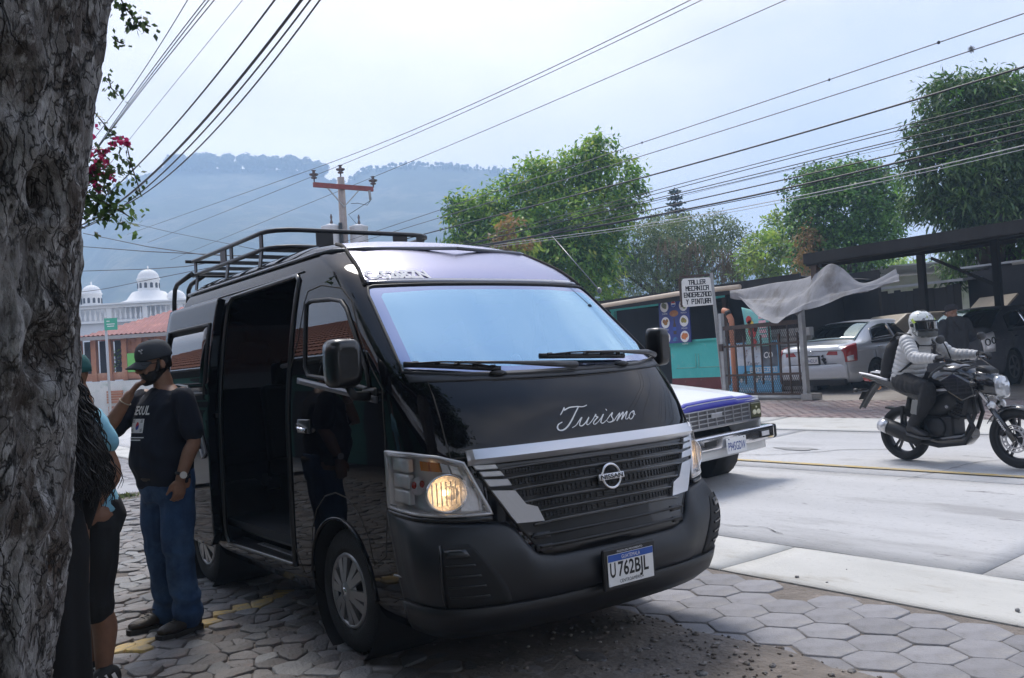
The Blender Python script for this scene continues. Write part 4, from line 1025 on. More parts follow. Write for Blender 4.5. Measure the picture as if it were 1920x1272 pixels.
# trees standing along the ridge and over the slope, seen as one wood
m_wood = leaf_mat('wood_leaves', (.020, .034, .014), (.030, .048, .020), (.045, .060, .026), scale=.05, trans=.1)
wd = MB(); r_ = random.Random(33)
def puff(mb, c, rx, rz, n, s_, r_):
    for _ in range(n):
        d = Vector((r_.gauss(0, 1), r_.gauss(0, 1), r_.gauss(0, 1))).normalized(); p = Vector(c)+Vector((d.x*rx, d.y*rx, d.z*rz))*r_.uniform(.55, 1)
        x_, y_, _z = frame_of(d + Vector((r_.uniform(-.5, .5), r_.uniform(-.5, .5), r_.uniform(-.5, .5)))); k = s_*r_.uniform(.6, 1.3)
        mb.poly([p-x_*k, p-y_*k*.7, p+x_*k, p+y_*k*.7])
for k in range(520):
    az = r_.uniform(11, 44); u = (az+8)/98
    if k % 3 == 0: az = r_.uniform(15.5, 26)
    elif k % 3 == 1: az = 27.5+3.2*r_.randrange(5)+r_.gauss(0, .9)
    u = (az+8)/98; t = .795 + r_.uniform(-.02, .008)
    x, y, z = hillf(u, t); hh = r_.uniform(5, 13) if (t > .78 and 16 < az < 25.5) else r_.uniform(1.6, 4.2); rx = hh*r_.uniform(.30, .46)
    puff(wd, (x, y, z+hh*.60), rx, hh*.42, 150, hh*.12, r_)
    wd.tube([(x, y, z-1), (x, y, z+hh*.5)], hh*.03, 5)
wd.build('ridge_wood', m_wood, kind='stuff')

# ---- white domed building on the rise
m_wht = mat('white_render', (.78, .77, .75), .85, col2=(.70, .70, .69), vs=.3, bump=.1, bs=3)
m_wht2 = mat('weathered_white', (.66, .66, .67), .9, col2=(.55, .56, .58), vs=.15, spots=[(.5, .56, .7, (.48, .49, .50))])
m_dark = mat('dark_opening', (.03, .03, .035), .8)
A = Vector((17.0, 105.2, 0)); B = Vector((42.0, 87.3, 0)); dx = (B-A).normalized(); LB = (B-A).length; dn = Vector((dx.y, -dx.x, 0)); az_b = math.atan2(dx.y, dx.x)
wb = thing('domed_building', 'large white building with domes and a balustrade rising behind the brick house', 'building', A-dx*1.0-Vector((0, 0, .7)), az_b)
mb = MB(); mb.box((LB/2, 7, 4.6), (LB, 14, 9.4)); mb.build('wall', m_wht2, wb)
mb = MB(); mb.box((LB/2, -.1, 9.42), (LB+.4, .7, .25)); mb.box((LB/2, -.1, 10.98), (LB+.4, .8, .32)); mb.box((LB/2, -.25, 11.22), (LB+.8, 1.2, .16)); mb.build('cornice', m_wht, wb)
mb = MB(); mb.box((LB/2, 3, 10.2), (LB, 4.0, 1.6)); mb.build('attic_wall', m_wht2, wb)
for k in range(58):
    mb = MB(); x = .4+k*LB/58; mb.lathe([(.07, 9.53), (.14, 9.75), (.15, 10.0), (.06, 10.4), (.09, 10.83)], 8, 'Z', (x, -.1, 0)); mb.build('baluster', m_wht, wb)
for k in range(9):
    mb = MB(); mb.box((.3+k*LB/8.2, -.12, 10.2), (.5, .5, 1.36)); mb.build('pier', m_wht, wb)
def dome(px_, dep, r, zb, hdr, nm='dome'):
    """drum with arched windows under a dome"""
    d = thing(nm, None, None); d.parent = wb; d.location = (px_, dep, zb)
    mb = MB(); mb.lathe([(r*1.02, 0), (r, .05), (r, hdr), (r*1.08, hdr+.05), (r*1.08, hdr+.18)] + [(r*1.0*math.cos(t), hdr+.18+r*.92*math.sin(t)) for t in [PI/2*k/8 for k in range(8)]] + [(.09, hdr+.18+r*.93), (.06, hdr+.5+r*.95)], 24, 'Z', smooth=True); mb.build('drum_and_cupola', m_wht, d)
    for k in range(12):
        t = 2*PI*k/12+.1; w = r*.13; h0, h1 = hdr*.28, hdr*.62
        mb = MB(); x_ = Vector((-math.sin(t), math.cos(t), 0)); n_ = Vector((math.cos(t), math.sin(t), 0)); c = n_*(r-.06)
        P = [c-x_*w+Vector((0, 0, h0)), c+x_*w+Vector((0, 0, h0))]+[c+x_*(w*math.cos(q))+Vector((0, 0, h1+w*math.sin(q))) for q in [PI*j/6 for j in range(7)]]
        mb.prism(P, n_*.1); mb.build('arched_window', m_dark, d)
    return d
def along(p): return (Vector((p[0], p[1], 0))-A).dot(dx)
s0 = along((25.85, 98.71))
mb = MB(); mb.lathe([(3.1, 11.2), (2.9, 11.5), (2.3, 11.7), (1.75, 12.5), (1.55, 12.6)], 24, 'Z', (s0, 2.5, 0)); mb.build('dome_base', m_wht, wb)
dome(s0, 2.5, 1.12, 12.6, 1.25)
dome(along((20.73, 102.53))+.2, 2.5, 1.0, 11.3, 1.3); dome(along((19.6, 103.4))-1.2, 2.2, 1.75, 11.2, 1.1); dome(along((28.2, 97)), 2.5, 1.0, 11.15, .4)
mb = MB(); mb.box((along((23.7, 100.4))+2.6, -.12, 8.1), (.85, .2, .45)); mb.build('vent', m_dark, wb)

# ---- brick house above its street wall
m_brick = mat('orange_brick', (.43, .19, .10), .9, col2=(.34, .15, .085), vs=2.0, bump=.3, bs=20, spots=[(1.2, .55, .7, (.50, .30, .20))])
m_tin = mat('red_tin', (.30, .085, .08), .65, col2=(.22, .07, .065), vs=1.5, spots=[(.9, .56, .7, (.45, .16, .12))])
m_plast = mat('pale_plaster', (.62, .61, .57), .9, col2=(.50, .50, .48), vs=.8, spots=[(2.2, .56, .68, (.42, .47, .42))])
H0 = Vector((7.35, 39.3, 0)); H1 = Vector((15.5, 33.1, 0)); hx_ = (H1-H0).normalized(); LH = (H1-H0).length
bh = thing('brick_house', 'orange brick house with red tin roof and dark openings behind the man in the cap', 'house', H0, math.atan2(hx_.y, hx_.x))
mb = MB(); mb.box((LH/2+.9, 3.2, 2.75), (LH-1.8, 6, 1.9)); mb.build('wall', m_brick, bh)
bk = MB()
r_ = random.Random(2)
for j in range(14):
    for i in range(22): bk.box((1.9+i*.28+(.14 if j % 2 else 0), .19, 1.95+j*.125), (.262, .05+r_.uniform(0, .02), .110))
bk.build('brickwork', m_brick, bh, kind='stuff')
for k in range(5):
    mb = MB(); mb.box((.10+k*.62, .12, 2.72), (.20, .24, 1.7)); mb.build('pillar', m_brick, bh)
    if k < 4: mb = MB(); mb.box((.41+k*.62, .42, 2.75), (.44, .1, 1.5)); mb.build('window', m_dark, bh); mb = MB(); mb.box((.41+k*.62, .15, 2.05), (.44, .2, .30)); mb.build('window_sill_wall', m_brick, bh)
rf = MB(); ez = 3.66
for k in range(60):
    x0 = -.6+k*(LH+1)/60; x1 = x0+(LH+1)/60; xm = (x0+x1)/2
    for a, b, h0, h1 in ((x0, xm, 0, .05), (xm, x1, .05, 0)):
        ra, rb = max(.02, min(1.5, (a-.5)*.40)), max(.02, min(1.5, (b-.5)*.40)); da, db = 3.8*ra/1.5, 3.8*rb/1.5
        rf.quad((a, -.5, ez+h0), (b, -.5, ez+h1), (b, -.5+db, ez+rb+h1), (a, -.5+da, ez+ra+h0)); rf.quad((b, 7.1, ez+h1), (a, 7.1, ez+h0), (a, 7.1-da, ez+ra+h0), (b, 7.1-db, ez+rb+h1))
        rf.quad((a, -.5+da, ez+ra+h0), (b, -.5+db, ez+rb+h1), (b, 7.1-db, ez+rb+h1), (a, 7.1-da, ez+ra+h0))
roof = rf.build('roof', m_tin, bh)
mb = MB(); mb.box((LH/2-.1, -.45, ez-.08), (LH+1, .08, .14)); mb.build('eaves_board', mat('grey_timber', (.30, .28, .27), .8), roof)
mb = MB(); mb.box((2.35, .03, 2.55), (.55, .05, .75)); mb.build('green_notice', mat('notice_green', (.16, .48, .10), .6), bh)
sw = thing('street_wall', 'low pale street wall with patched plaster below the brick house', 'wall', H0, math.atan2(hx_.y, hx_.x))
mb = MB(); mb.box((LH/2-1.5, -.5, .92), (LH+5, .35, 1.84)); mb.build('wall', m_plast, sw)
for x, z, w, h, m_ in ((1.85, 1.25, .62, .55, m_brick), (1.9, .62, .62, .5, m_brick), (.5, .62, .55, .45, m_brick), (1.2, .25, .7, .3, m_brick), (-.2, 1.2, .5, .7, mat('patch_green', (.25, .50, .30), .8))):
    if m_ is m_brick:
        for j in range(int(h/.1)):
            mb = MB(); mb.box((x, -.72, z-h/2+j*.1+.05), (w, .12, .085)); mb.build('brick_course', m_, sw)
    else: mb = MB(); mb.box((x, -.69, z), (w, .03, h)); mb.build('painted_panel', m_, sw)
gs = thing('street_sign', 'small green street sign on a thin grey post by the brick house', 'sign', (7.0, 32.1, 0), R(-33))
mb = MB(); mb.tube([(0, 0, 0), (-.03, 0, 3.95)], .045, 8); mb.build('post', mat('galvanised', (.42, .43, .44), .5, metal=.4), gs)
mb = MB(); mb.box((.16, -.06, 3.70), (.42, .03, .40)); sp_ = mb.build('sign_panel', mat('sign_green', (.06, .36, .24), .5), gs)
for z, w in ((3.80, .10), (3.70, .26), (3.63, .22)): mb = MB(); mb.box((.16 if w > .2 else .08, -.078, z), (w, .008, .025)); mb.build('sign_line', m_white, sp_)
lp = thing('concrete_pole', 'pale concrete pole half hidden behind the big tree trunk', 'pole', (5.3, 33.5, 0))
mb = MB(); mb.tube([(0, 0, 0), (-.1, 0, 5.3)], [.15, .11], 10); mb.build('shaft', mat('pole_concrete', (.52, .51, .49), .85, var=.2, vs=4, bump=.2, bs=30), lp)
mb = MB(); mb.tube([(-.5, .0, 5.0), (.75, -.1, 5.02)], .05, 6); mb.build('crossarm', m_tin, lp)
mb = MB(); mb.box((.05, -.15, 2.6), (.45, .3, .45)); mb.build('meter_box', mat('box_grey', (.12, .13, .14), .6), lp)
# ---- the hazy air
hz = MB(); hz.box((225, 250, 90), (1350, 1130, 184)); hob = hz.build('haze', None, kind='stuff')
hm = bpy.data.materials.new('haze_air'); hm.use_nodes = True; t = hm.node_tree; t.nodes.clear()
pv_ = N(t, 'ShaderNodeVolumePrincipled'); pv_.inputs['Color'].default_value = (.52, .73, 1.0, 1); pv_.inputs['Density'].default_value = .0016; pv_.inputs['Anisotropy'].default_value = .0
o_ = N(t, 'ShaderNodeOutputMaterial'); t.links.new(pv_.outputs[0], o_.inputs['Volume'])
hob.data.materials.clear(); hob.data.materials.append(hm)
# ================================================================== ROADSIDE WORKSHOP ACROSS THE ROAD
m_turq = mat('turquoise_paint', (.07, .50, .46), .75, col2=(.10, .57, .52), vs=2.5, bump=.15, bs=20, spots=[(5, .60, .72, (.25, .50, .46)), (13, .66, .74, (.06, .20, .19))])
m_maroon = mat('maroon_paint', (.20, .045, .040), .8, col2=(.15, .04, .035), vs=3, bump=.2, bs=20, spots=[(6, .6, .72, (.28, .16, .13))])
m_rust = mat('rusty_steel', (.055, .042, .036), .75, col2=(.10, .065, .048), vs=7, bump=.2, bs=60, metal=.3)
m_steel = mat('grey_steel', (.36, .37, .37), .5, col2=(.28, .28, .28), vs=5, metal=.4)
m_tar = mat('dark_sheet_roof', (.018, .018, .020), .7, col2=(.035, .032, .032), vs=1.5, bump=.2, bs=12)
m_dwood = mat('dark_boards', (.016, .015, .015), .9, col2=(.03, .028, .026), vs=2, bump=.3, bs=14, aniso=(1, 1, .15))
m_pipe = mat('cream_pipe', (.60, .49, .38), .6, var=.15, vs=4)
m_block = mat('concrete_block', (.33, .32, .30), .92, col2=(.26, .25, .24), vs=4, bump=.5, bs=40)
def TX(body, w, h): return text2d(body, h, width=w)

sh = thing('food_stall', 'dark roadside food stall with turquoise counter and long low sheet roof', 'stall', (18.3, 18.6, .575))
L_ = lambda x, y, z: (x-18.3, y-18.6, z-.575)
mb = MB(); mb.box(L_(18.38, 16.42, 1.36), (.16, 1.86, 1.0)); ct = mb.build('counter_wall', m_turq, sh)
mb = MB(); mb.box(L_(18.375, 16.42, .70), (.18, 1.86, .35)); mb.build('plinth', m_maroon, ct)
mb = MB(); mb.box(L_(18.36, 16.42, 1.875), (.30, 1.9, .05)); mb.build('counter_top', m_turq, ct)
for y0, y1 in ((15.62, 16.35), (16.45, 17.15)):
    mb = MB(); mb.tube([L_(18.292, y0, 1.15), L_(18.292, y1, 1.15)], .012, 4); mb.tube([L_(18.292, y1 if y0 < 16 else y0, 1.15), L_(18.292, y1 if y0 < 16 else y0, 1.52)], .012, 4); mb.build('painted_line', mat('mint_paint', (.30, .66, .58), .7), ct)
mb = MB(); mb.box(L_(20.4, 18.0, 1.9), (.12, 11.5, 2.8)); mb.box(L_(19.3, 13.3, 1.75), (2.2, .12, 2.4)); mb.build('back_wall', m_dwood, sh)
mb = MB(); mb.box(L_(18.45, 17.6, 3.02), (.12, 4.4, .16)); mb.build('lintel', m_turq, sh)
for y in (17.42, 15.45, 19.7): mb = MB(); mb.box(L_(18.46, y, 2.4), (.12, .12, 1.3)); mb.build('post', m_turq if y > 16 else m_rust, sh)
rf = MB()
for k in range(80):
    y0 = 12.4+k*.14
    for a, b, h0, h1 in ((y0, y0+.07, 0, .03), (y0+.07, y0+.14, .03, 0)):
        rf.quad(L_(17.45, a, 3.13+h0), L_(17.45, b, 3.13+h1), L_(21.5, b, 3.05+h1), L_(21.5, a, 3.05+h0))
rfo = rf.build('roof', m_tar, sh)
mb = MB(); mb.box(L_(17.46, 18.0, 3.06), (.06, 11.2, .28)); mb.build('fascia', m_dwood, rfo)
for y in (13, 15, 17, 19): mb = MB(); mb.bar(L_(17.5, y, 3.06), L_(21.4, y, 2.98), .07, .10); mb.build('rafter', m_dwood, rfo)
mb = MB(); mb.box(L_(19.4, 17.4, 1.3), (.6, 1.6, .9)); mb.build('shelf_unit', m_dwood, sh)

# menu poster
mp_ = thing('menu_poster', 'dark blue menu poster with round food pictures and a bottle above the turquoise counter', 'poster', (18.12, 16.95, 2.44), R(-90))
PW, PH = 1.12, 1.2
mb = MB(); mb.box((0, 0, 0), (PW, .03, PH)); mb.build('board', mat('poster_blue', (.018, .028, .16), .4, col2=(.03, .05, .30), vs=2.2), mp_)
def disc(mb, x, z, r, y=-.018, n=20, sq=1): mb.poly([(x+r*math.cos(2*PI*k/n), y, z+r*sq*math.sin(2*PI*k/n)) for k in range(n)])
foods = [(-.34, .42, (.16, .15, .14)), (.36, .40, (.20, .20, .18)), (-.33, -.02, (.26, .10, .05)), (.35, -.02, (.24, .16, .06)), (-.34, -.44, (.30, .12, .07)), (.34, -.44, (.50, .13, .06))]
for k, (x, z, c_) in enumerate(foods):
    mb = MB(); disc(mb, x, z, .155); o = mb.build('plate_picture', m_white, mp_)
    mb = MB(); r_ = random.Random(k)
    for j in range(7): disc(mb, x+r_.uniform(-.06, .06), z+r_.uniform(-.05, .05), r_.uniform(.03, .07), -.0195-.0008*j, 9)
    mb.build('food_picture', mat('food_%d' % k, c_, .6, col2=(c_[0]*1.6, c_[1]*2.2, c_[2]*.7), vs=14), o)
    mb = MB(); put2d(mb, text2d(['CARNE', 'POLLO', 'HUEVOS', 'POLLO', 'TACOS', 'CARNE'][k], .055, width=.2), lambda u, v: (x+u, -.0195, z-.215+v)); mb.build('caption', m_white, o)
mb = MB(); disc(mb, 0, .21, .16, sq=.55); o = mb.build('burger_picture', mat('bun', (.46, .22, .07), .6, col2=(.30, .10, .04), vs=8), mp_)
mb = MB(); disc(mb, 0, .47, .085); o = mb.build('round_logo', m_white, mp_)
mb = MB(); mb.poly([(.085*math.cos(t)*.92, -.0195, .47+.085*math.sin(t)*.92) for t in [.25+PI*k/10*.84 for k in range(11)]]); mb.build('logo_red', mat('print_red', (.55, .03, .04), .5), o)
mb = MB(); mb.poly([(.085*math.cos(t)*.92, -.0195, .47+.085*math.sin(t)*.92) for t in [PI+.25+PI*k/10*.84 for k in range(11)]]); mb.build('logo_blue', mat('print_blue', (.02, .08, .42), .5), o)
mb = MB(); mb.poly([(a, -.02, b) for a, b in ((-.055, -.36), (.055, -.36), (.055, -.12), (.02, -.02), (.02, .08), (-.02, .08), (-.02, -.02), (-.055, -.12))]); o = mb.build('bottle_picture', mat('cola_brown', (.045, .018, .012), .3), mp_)
mb = MB(); mb.poly([(a, -.0215, b) for a, b in ((-.055, -.26), (.055, -.26), (.055, -.16), (-.055, -.16))]); mb.build('bottle_label', MATS['print_blue'], o)
mb = MB()
for k in range(7): t = PI*k/6; mb.poly([(0, -.0185, -.55), (.10*math.cos(t)-.01, -.0185, -.53+.09*math.sin(t)), (.10*math.cos(t)+.01, -.0185, -.52+.09*math.sin(t))])
mb.build('palm_print', mat('print_cyan', (.05, .35, .62), .5), mp_)

# blocky signwriting, drawn by strokes
BL = {'T': '00-04,04-44|24-20', 'A': '', }
def block_text(rows, w, h):
    """square stencil lettering as strokes on a 4x6 cell"""
    G = {'T': [((0, 6), (4, 6)), ((2, 6), (2, 0))], 'A': [((0, 0), (0, 6)), ((0, 6), (4, 6)), ((4, 6), (4, 0)), ((0, 3), (4, 3))], 'L': [((0, 6), (0, 0)), ((0, 0), (4, 0))], 'E': [((4, 6), (0, 6)), ((0, 6), (0, 0)), ((0, 0), (4, 0)), ((0, 3), (3.2, 3))],
      'R': [((0, 0), (0, 6)), ((0, 6), (4, 6)), ((4, 6), (4, 3)), ((4, 3), (0, 3)), ((1.8, 3), (4, 0))], 'M': [((0, 0), (0, 6)), ((0, 6), (2, 3.4)), ((2, 3.4), (4, 6)), ((4, 6), (4, 0))], 'C': [((4, 6), (0, 6)), ((0, 6), (0, 0)), ((0, 0), (4, 0))],
      'N': [((0, 0), (0, 6)), ((0, 6), (4, 0)), ((4, 0), (4, 6))], 'I': [((2, 0), (2, 6)), ((1, 6), (3, 6)), ((1, 0), (3, 0))], 'D': [((0, 0), (0, 6)), ((0, 6), (4, 5.6)), ((4, 5.6), (4, .4)), ((4, .4), (0, 0))], 'Z': [((0, 6), (4, 6)), ((4, 6), (0, 0)), ((0, 0), (4, 0))],
      'O': [((0, 0), (0, 6)), ((0, 6), (4, 6)), ((4, 6), (4, 0)), ((4, 0), (0, 0))], 'Y': [((0, 6), (2, 3)), ((4, 6), (2, 3)), ((2, 3), (2, 0))], 'P': [((0, 0), (0, 6)), ((0, 6), (4, 6)), ((4, 6), (4, 3)), ((4, 3), (0, 3))], 'U': [((0, 6), (0, 0)), ((0, 0), (4, 0)), ((4, 0), (4, 6))], ' ': []}
    out = []
    for txt, cx, cy, ww, hh in rows:
        n = len(txt); pitch = ww/n; k = pitch*.72/4
        for i, ch in enumerate(txt):
            x0 = cx-ww/2+i*pitch+pitch*.14
            for a, b in G[ch]: out.append(((x0+a[0]*k, cy+a[1]*hh/6), (x0+b[0]*k, cy+b[1]*hh/6)))
    return out
def put_strokes(mb, st, w, y, ox=0, oz=0):
    for a, b in st:
        a = Vector((a[0], a[1])); b = Vector((b[0], b[1])); d = (b-a).normalized(); n_ = Vector((-d.y, d.x))*w/2; a = a-d*w*.45; b = b+d*w*.45
        mb.poly([(ox+p.x, y, oz+p.y) for p in (a-n_, b-n_, b+n_, a+n_)])
sg_ = thing('workshop_sign', 'white hand-painted sign with black blocky lettering on a thin post beside the gate', 'sign', (16.22, 13.86, .47), R(-37))
mb = MB(); mb.bar((.06, 0, 0), (-.06, 0, 2.9), .07); mb.build('post', m_steel, sg_)
mb = MB(); mb.bar((-.78, .02, 2.15), (-.80, .02, 2.80), .05); mb.bar((-.80, .02, 2.84), (-.08, .02, 2.86), .05); mb.build('frame', m_rust, sg_)
pz = [(-.74, 2.14), (-.06, 2.16), (-.04, 2.22), (-.05, 2.72), (-.12, 2.80), (-.72, 2.80), (-.76, 2.74), (-.77, 2.2)]
mb = MB(); mb.prism([(x, -.03, z) for x, z in pz], (0, .03, 0)); bd = mb.build('sign_board', mat('sign_white', (.74, .74, .72), .7, col2=(.64, .64, .62), vs=4, spots=[(9, .62, .72, (.38, .30, .24))]), sg_)
st = block_text([('TALLER', -.41, 2.655, .40, .095), ('MECANICA', -.41, 2.515, .54, .095), ('ENDEREZADO', -.41, 2.365, .64, .100), ('Y PINTURA', -.40, 2.205, .58, .105)], 1, 1)
mb = MB(); put_strokes(mb, st, .021, -.0325); mb.build('sign_lettering', m_ink, bd)

# long cream pipe under the roof edge
pp = thing('cream_pipe', 'long cream plastic pipe slung under the dark stall roof', 'pipe', (17.3, 18.4, 3.05))
mb = MB(); mb.tube([(0, -4.4, .01), (0, -2.4, .045), (0, 0, .0), (0, 1.6, -.03)], .062, 10); mb.build('pipe', m_pipe, pp)

# gate: two posts, frame, bars, chain-link
GA, GB = Vector((15.90, 13.46, .465)), Vector((15.62, 11.14, .455))
gd = (GB-GA); GL = gd.length; gt = thing('yard_gate', 'rusty barred gate with chain-link standing between grey steel posts', 'gate', GA, math.atan2(gd.y, gd.x))
mb = MB(); mb.box((0, 0, .95), (.09, .09, 1.95)); mb.build('gate_post', m_steel, gt)
mb = MB(); mb.box((GL, 0, .98), (.10, .10, 1.96)); mb.build('gate_post', m_steel, gt)
mb = MB(); mb.tube([(.05, -.02, .03), (GL-.05, -.02, .03)], .045, 8); mb.build('bottom_rail', m_steel, gt)
for z in (.10, .52, 1.16, 1.58): mb = MB(); mb.box((GL/2, 0, z), (GL-.1, .04, .045 if z != 1.58 else .09)); mb.build('rail', m_rust, gt)
for k in range(9): mb = MB(); x = .14+(GL-.28)*k/8; mb.box((x, 0, .84), (.030 if k % 3 else .05, .03, 1.46 if k % 2 else 1.06)); mb.build('bar', m_rust, gt)
mb = MB(); 
for k in range(40):
    x0 = .1+(GL-.2)*k/40; w_ = (GL-.2)/40
    for z0, z1 in ((.12, .52), (1.18, 1.57)):
        for j in range(4):
            za, zb = z0+(z1-z0)*j/4, z0+(z1-z0)*(j+1)/4; mb.bar((x0, .02, za), (x0+w_, .02, zb), .006); mb.bar((x0+w_, .02, za), (x0, .02, zb), .006)
mb.build('chain_link', m_rust, gt, kind='stuff')
mb = MB(); mb.box((.0, -.06, 1.15), (.10, .05, .16)); mb.build('lock_box', m_rust, gt)
mb = MB(); mb.box((GL+.12, 0, .05), (.28, .3, .12)); mb.build('footing', m_block, gt)

# block wall behind the gate, banner hung on it
bw = thing('block_wall', 'grey concrete block wall behind the yard gate', 'wall', (17.45, 12.1, .54))
for j in range(7):
    for i in range(4):
        mb = MB(); mb.box((.0, .30+i*.41+(.2 if j % 2 else 0), .10+j*.205), (.15, .39, .19)); mb.build('block', m_block, bw, bevel=.008)
mb = MB(); mb.box((.06, .92, .70), (.1, 1.6, 1.42)); mb.build('mortar', mat('mortar', (.20, .195, .185), .95), bw)
bn = thing('workshop_banner', 'pale blue printed banner with a car and white lettering hung behind the gate bars', 'banner', (17.2, 13.70, 1.10), R(-90))
def bf(u, v, y=0): return (-.76+1.52*u, y+.02*math.sin(u*9+v*2)+.012*math.sin(v*11), -.61+1.22*v)
mb = MB(); mb.slab(lambda u, v: (Vector(bf(u, v)), Vector((0, -1, 0))), 24, 12, .006)
bm_ = mat('banner_blue', (.12, .40, .66), .55, col2=(.20, .52, .74), vs=1.4)
o = mb.build('cloth', bm_, bn)
mb = MB(); mb.grid(lambda u, v: bf(.0+.66*u, .55+.43*v, -.006), 16, 6); mb.build('splash_print', mat('splash_white', (.70, .72, .75), .6, col2=(.42, .50, .60), vs=4, spots=[(5, .56, .64, (.20, .09, .10))]), o)
mb = MB(); mb.grid(lambda u, v: bf(.66+.32*u, .52+.46*v, -.006), 8, 6); mb.build('dark_print', mat('print_dark', (.05, .06, .08), .6, col2=(.16, .18, .20), vs=4), o)
mb = MB(); mb.poly([bf(.5+a, .33+b, -.010) for a, b in ((-.32, -.05), (-.30, .03), (-.2, .05), (-.14, .11), (.02, .11), (.08, .04), (.14, .02), (.14, -.06), (.06, -.07), (-.26, -.08))]); cp_ = mb.build('car_print', mat('print_car', (.05, .16, .18), .5), o)
for x in (.26, .56): mb = MB(); mb.poly([bf(x+.028*math.cos(t), .26+.045*math.sin(t), -.013) for t in [2*PI*k/12 for k in range(12)]]); mb.build('wheel_print', m_white, cp_)
def bt_(txt, h, u, v, w, m_, bold=.0, shear=0):
    mb = MB(); t_ = text2d(txt, h, width=w, bold=bold, shear=shear)
    t_ = ([(x, y) for x, y in t_[0]], t_[1]); put2d(mb, t_, lambda a, b: bf(u+a/1.52, v+b/1.22, -.012)); mb.build('banner_lettering', m_, o)
bt_('CO', .20, .80, .68, .27, m_white, .004, .2); bt_('Taller', .13, .52, .55, .34, mat('print_navy', (.03, .04, .10), .5), 0, .3)
mb = MB(); put_strokes(mb, [((x/1.0, z), (x2, z2)) for (x, z), (x2, z2) in block_text([('ENDEREZADO', .33, -.10, .78, .10)], 1, 1)], .018, -.045); put_strokes(mb, block_text([('PINTURA', .42, -.30, .55, .10)], 1, 1), .018, -.045); mb.build('banner_lettering', m_white, o)
bt_('4565-5947', .12, .32, .05, .62, m_white)
ib = thing('ice_cream_banner', 'torn turquoise ice cream banner with pink price list hanging under the tarpaulin', 'banner', (17.05, 13.42, 2.05), R(-90))
mb = MB(); mb.slab(lambda u, v: (Vector((-.36+.72*u+.05*(1-v), .03*math.sin(u*6+v*4), -.45+(.95-.22*u)*v)), Vector((0, -1, 0))), 10, 10, .006); o = mb.build('cloth', mat('ice_turquoise', (.16, .52, .58), .5, col2=(.30, .60, .45), vs=2), ib)
for x, z, r, c_ in ((-.16, .18, .10, 'ice_red'), (-.12, .05, .13, 'ice_yellow'), (-.08, -.10, .15, 'ice_red'), (.02, -.05, .07, 'ice_brown'), (-.05, -.36, .10, 'ice_red')):
    m_ = mat(c_, {'ice_red': (.55, .05, .04), 'ice_yellow': (.75, .50, .08), 'ice_brown': (.14, .04, .03)}[c_], .5)
    mb = MB(); mb.poly([(x+r*math.cos(t)*.8, -.040, z+r*math.sin(t)) for t in [2*PI*k/12 for k in range(12)]]); mb.build('fruit_print', m_, o)
for k in range(5): mb = MB(); mb.box((.22, -.038, .22-.11*k), (.20, .004, .07)); mb.build('price_strip', mat('print_pink', (.75, .34, .42), .5, col2=(.8, .6, .6), vs=20), o)
op = thing('orange_pipe', 'orange and black bent exhaust pipe propped upright behind the gate', 'pipe', (16.95, 14.05, .53))
mb = MB(); mb.tube([(0, 0, 0), (0, -.02, 1.2), (0, .0, 1.75), (0, .10, 1.95), (0, .22, 1.98)], .075, 10); mb.build('pipe', mat('orange_pipe', (.55, .22, .12), .55, var=.2, vs=5), op)
for a, b in (((0, 0.02, 1.5), (0, .03, 1.68)), ((0, .05, 1.86), (0, .1, 1.95))): mb = MB(); mb.tube([a, b], .080, 10); mb.build('band', m_ink, op)

# grey tarpaulin slung from the sign pole to the carport
m_tarp = mat('grey_tarp', (.25, .25, .265), .75, col2=(.18, .18, .19), vs=2.2, bump=.5, bs=7, spots=[(1.4, .54, .66, (.13, .12, .115))])
def pspot(x, y, dep): return Vector((0, 0, 1.508)) + _f*dep + _rt*((x-960)/FPX*dep) - _up*((y-636)/FPX*dep)
TU = [(1368, 545, 20.2), (1400, 541, 19.6), (1450, 531, 18.6), (1500, 524, 17.4), (1530, 513, 16.7), (1556, 495, 15.8), (1580, 504, 15.5), (1610, 529, 15.2), (1640, 526, 15.0), (1680, 504, 14.7)]
TL = [(1372, 549, 19.8), (1400, 571, 18.8), (1432, 598, 17.9), (1455, 606, 17.2), (1480, 592, 16.6), (1512, 580, 16.0), (1560, 566, 15.3), (1610, 548, 14.8), (1650, 536, 14.5), (1690, 527, 14.3)]
TU3 = [tuple(pspot(*q)) for q in TU]; TL3 = [tuple(pspot(*q)) for q in TL]
TUc, TLc = catmull(TU3, 10), catmull(TL3, 10); T0 = Vector(TU3[0])
tp = thing('tarpaulin', 'creased grey tarpaulin slung as an awning over the gate and silver car', 'tarpaulin', T0)
def tf(u, v):
    k = u*(len(TUc)-1); i = min(int(k), len(TUc)-2); e = k-i
    a = Vector(TUc[i])*(1-e)+Vector(TUc[i+1])*e; b = Vector(TLc[i])*(1-e)+Vector(TLc[i+1])*e
    v = v*v*(3-2*v)*.35+v*.65; p = a*(1-v)+b*v
    p.z += -.10*math.sin(PI*v)*(1-.6*u) + .05*math.sin(v*10+u*9+2*fbm(u*4, v*3))*math.sin(PI*v) + .05*fbm(u*9, v*5, 4)*min(1, v*4)
    p.x -= .05*math.sin(u*23+v*4)*v
    return p - T0
mb = MB(); mb.slab(lambda u, v: (tf(u, v), Vector((.3, .2, .9))), 120, 40, .006); tpc = mb.build('sheet', m_tarp, tp)
fl3 = [pspot(*q)-T0 for q in ((1478, 575, 17.9), (1505, 566, 17.6), (1512, 578, 17.5), (1494, 592, 17.6))]
mb = MB(); mb.prism(fl3, (.01, .01, 0)); mb.build('hanging_flap', m_tarp, tp)

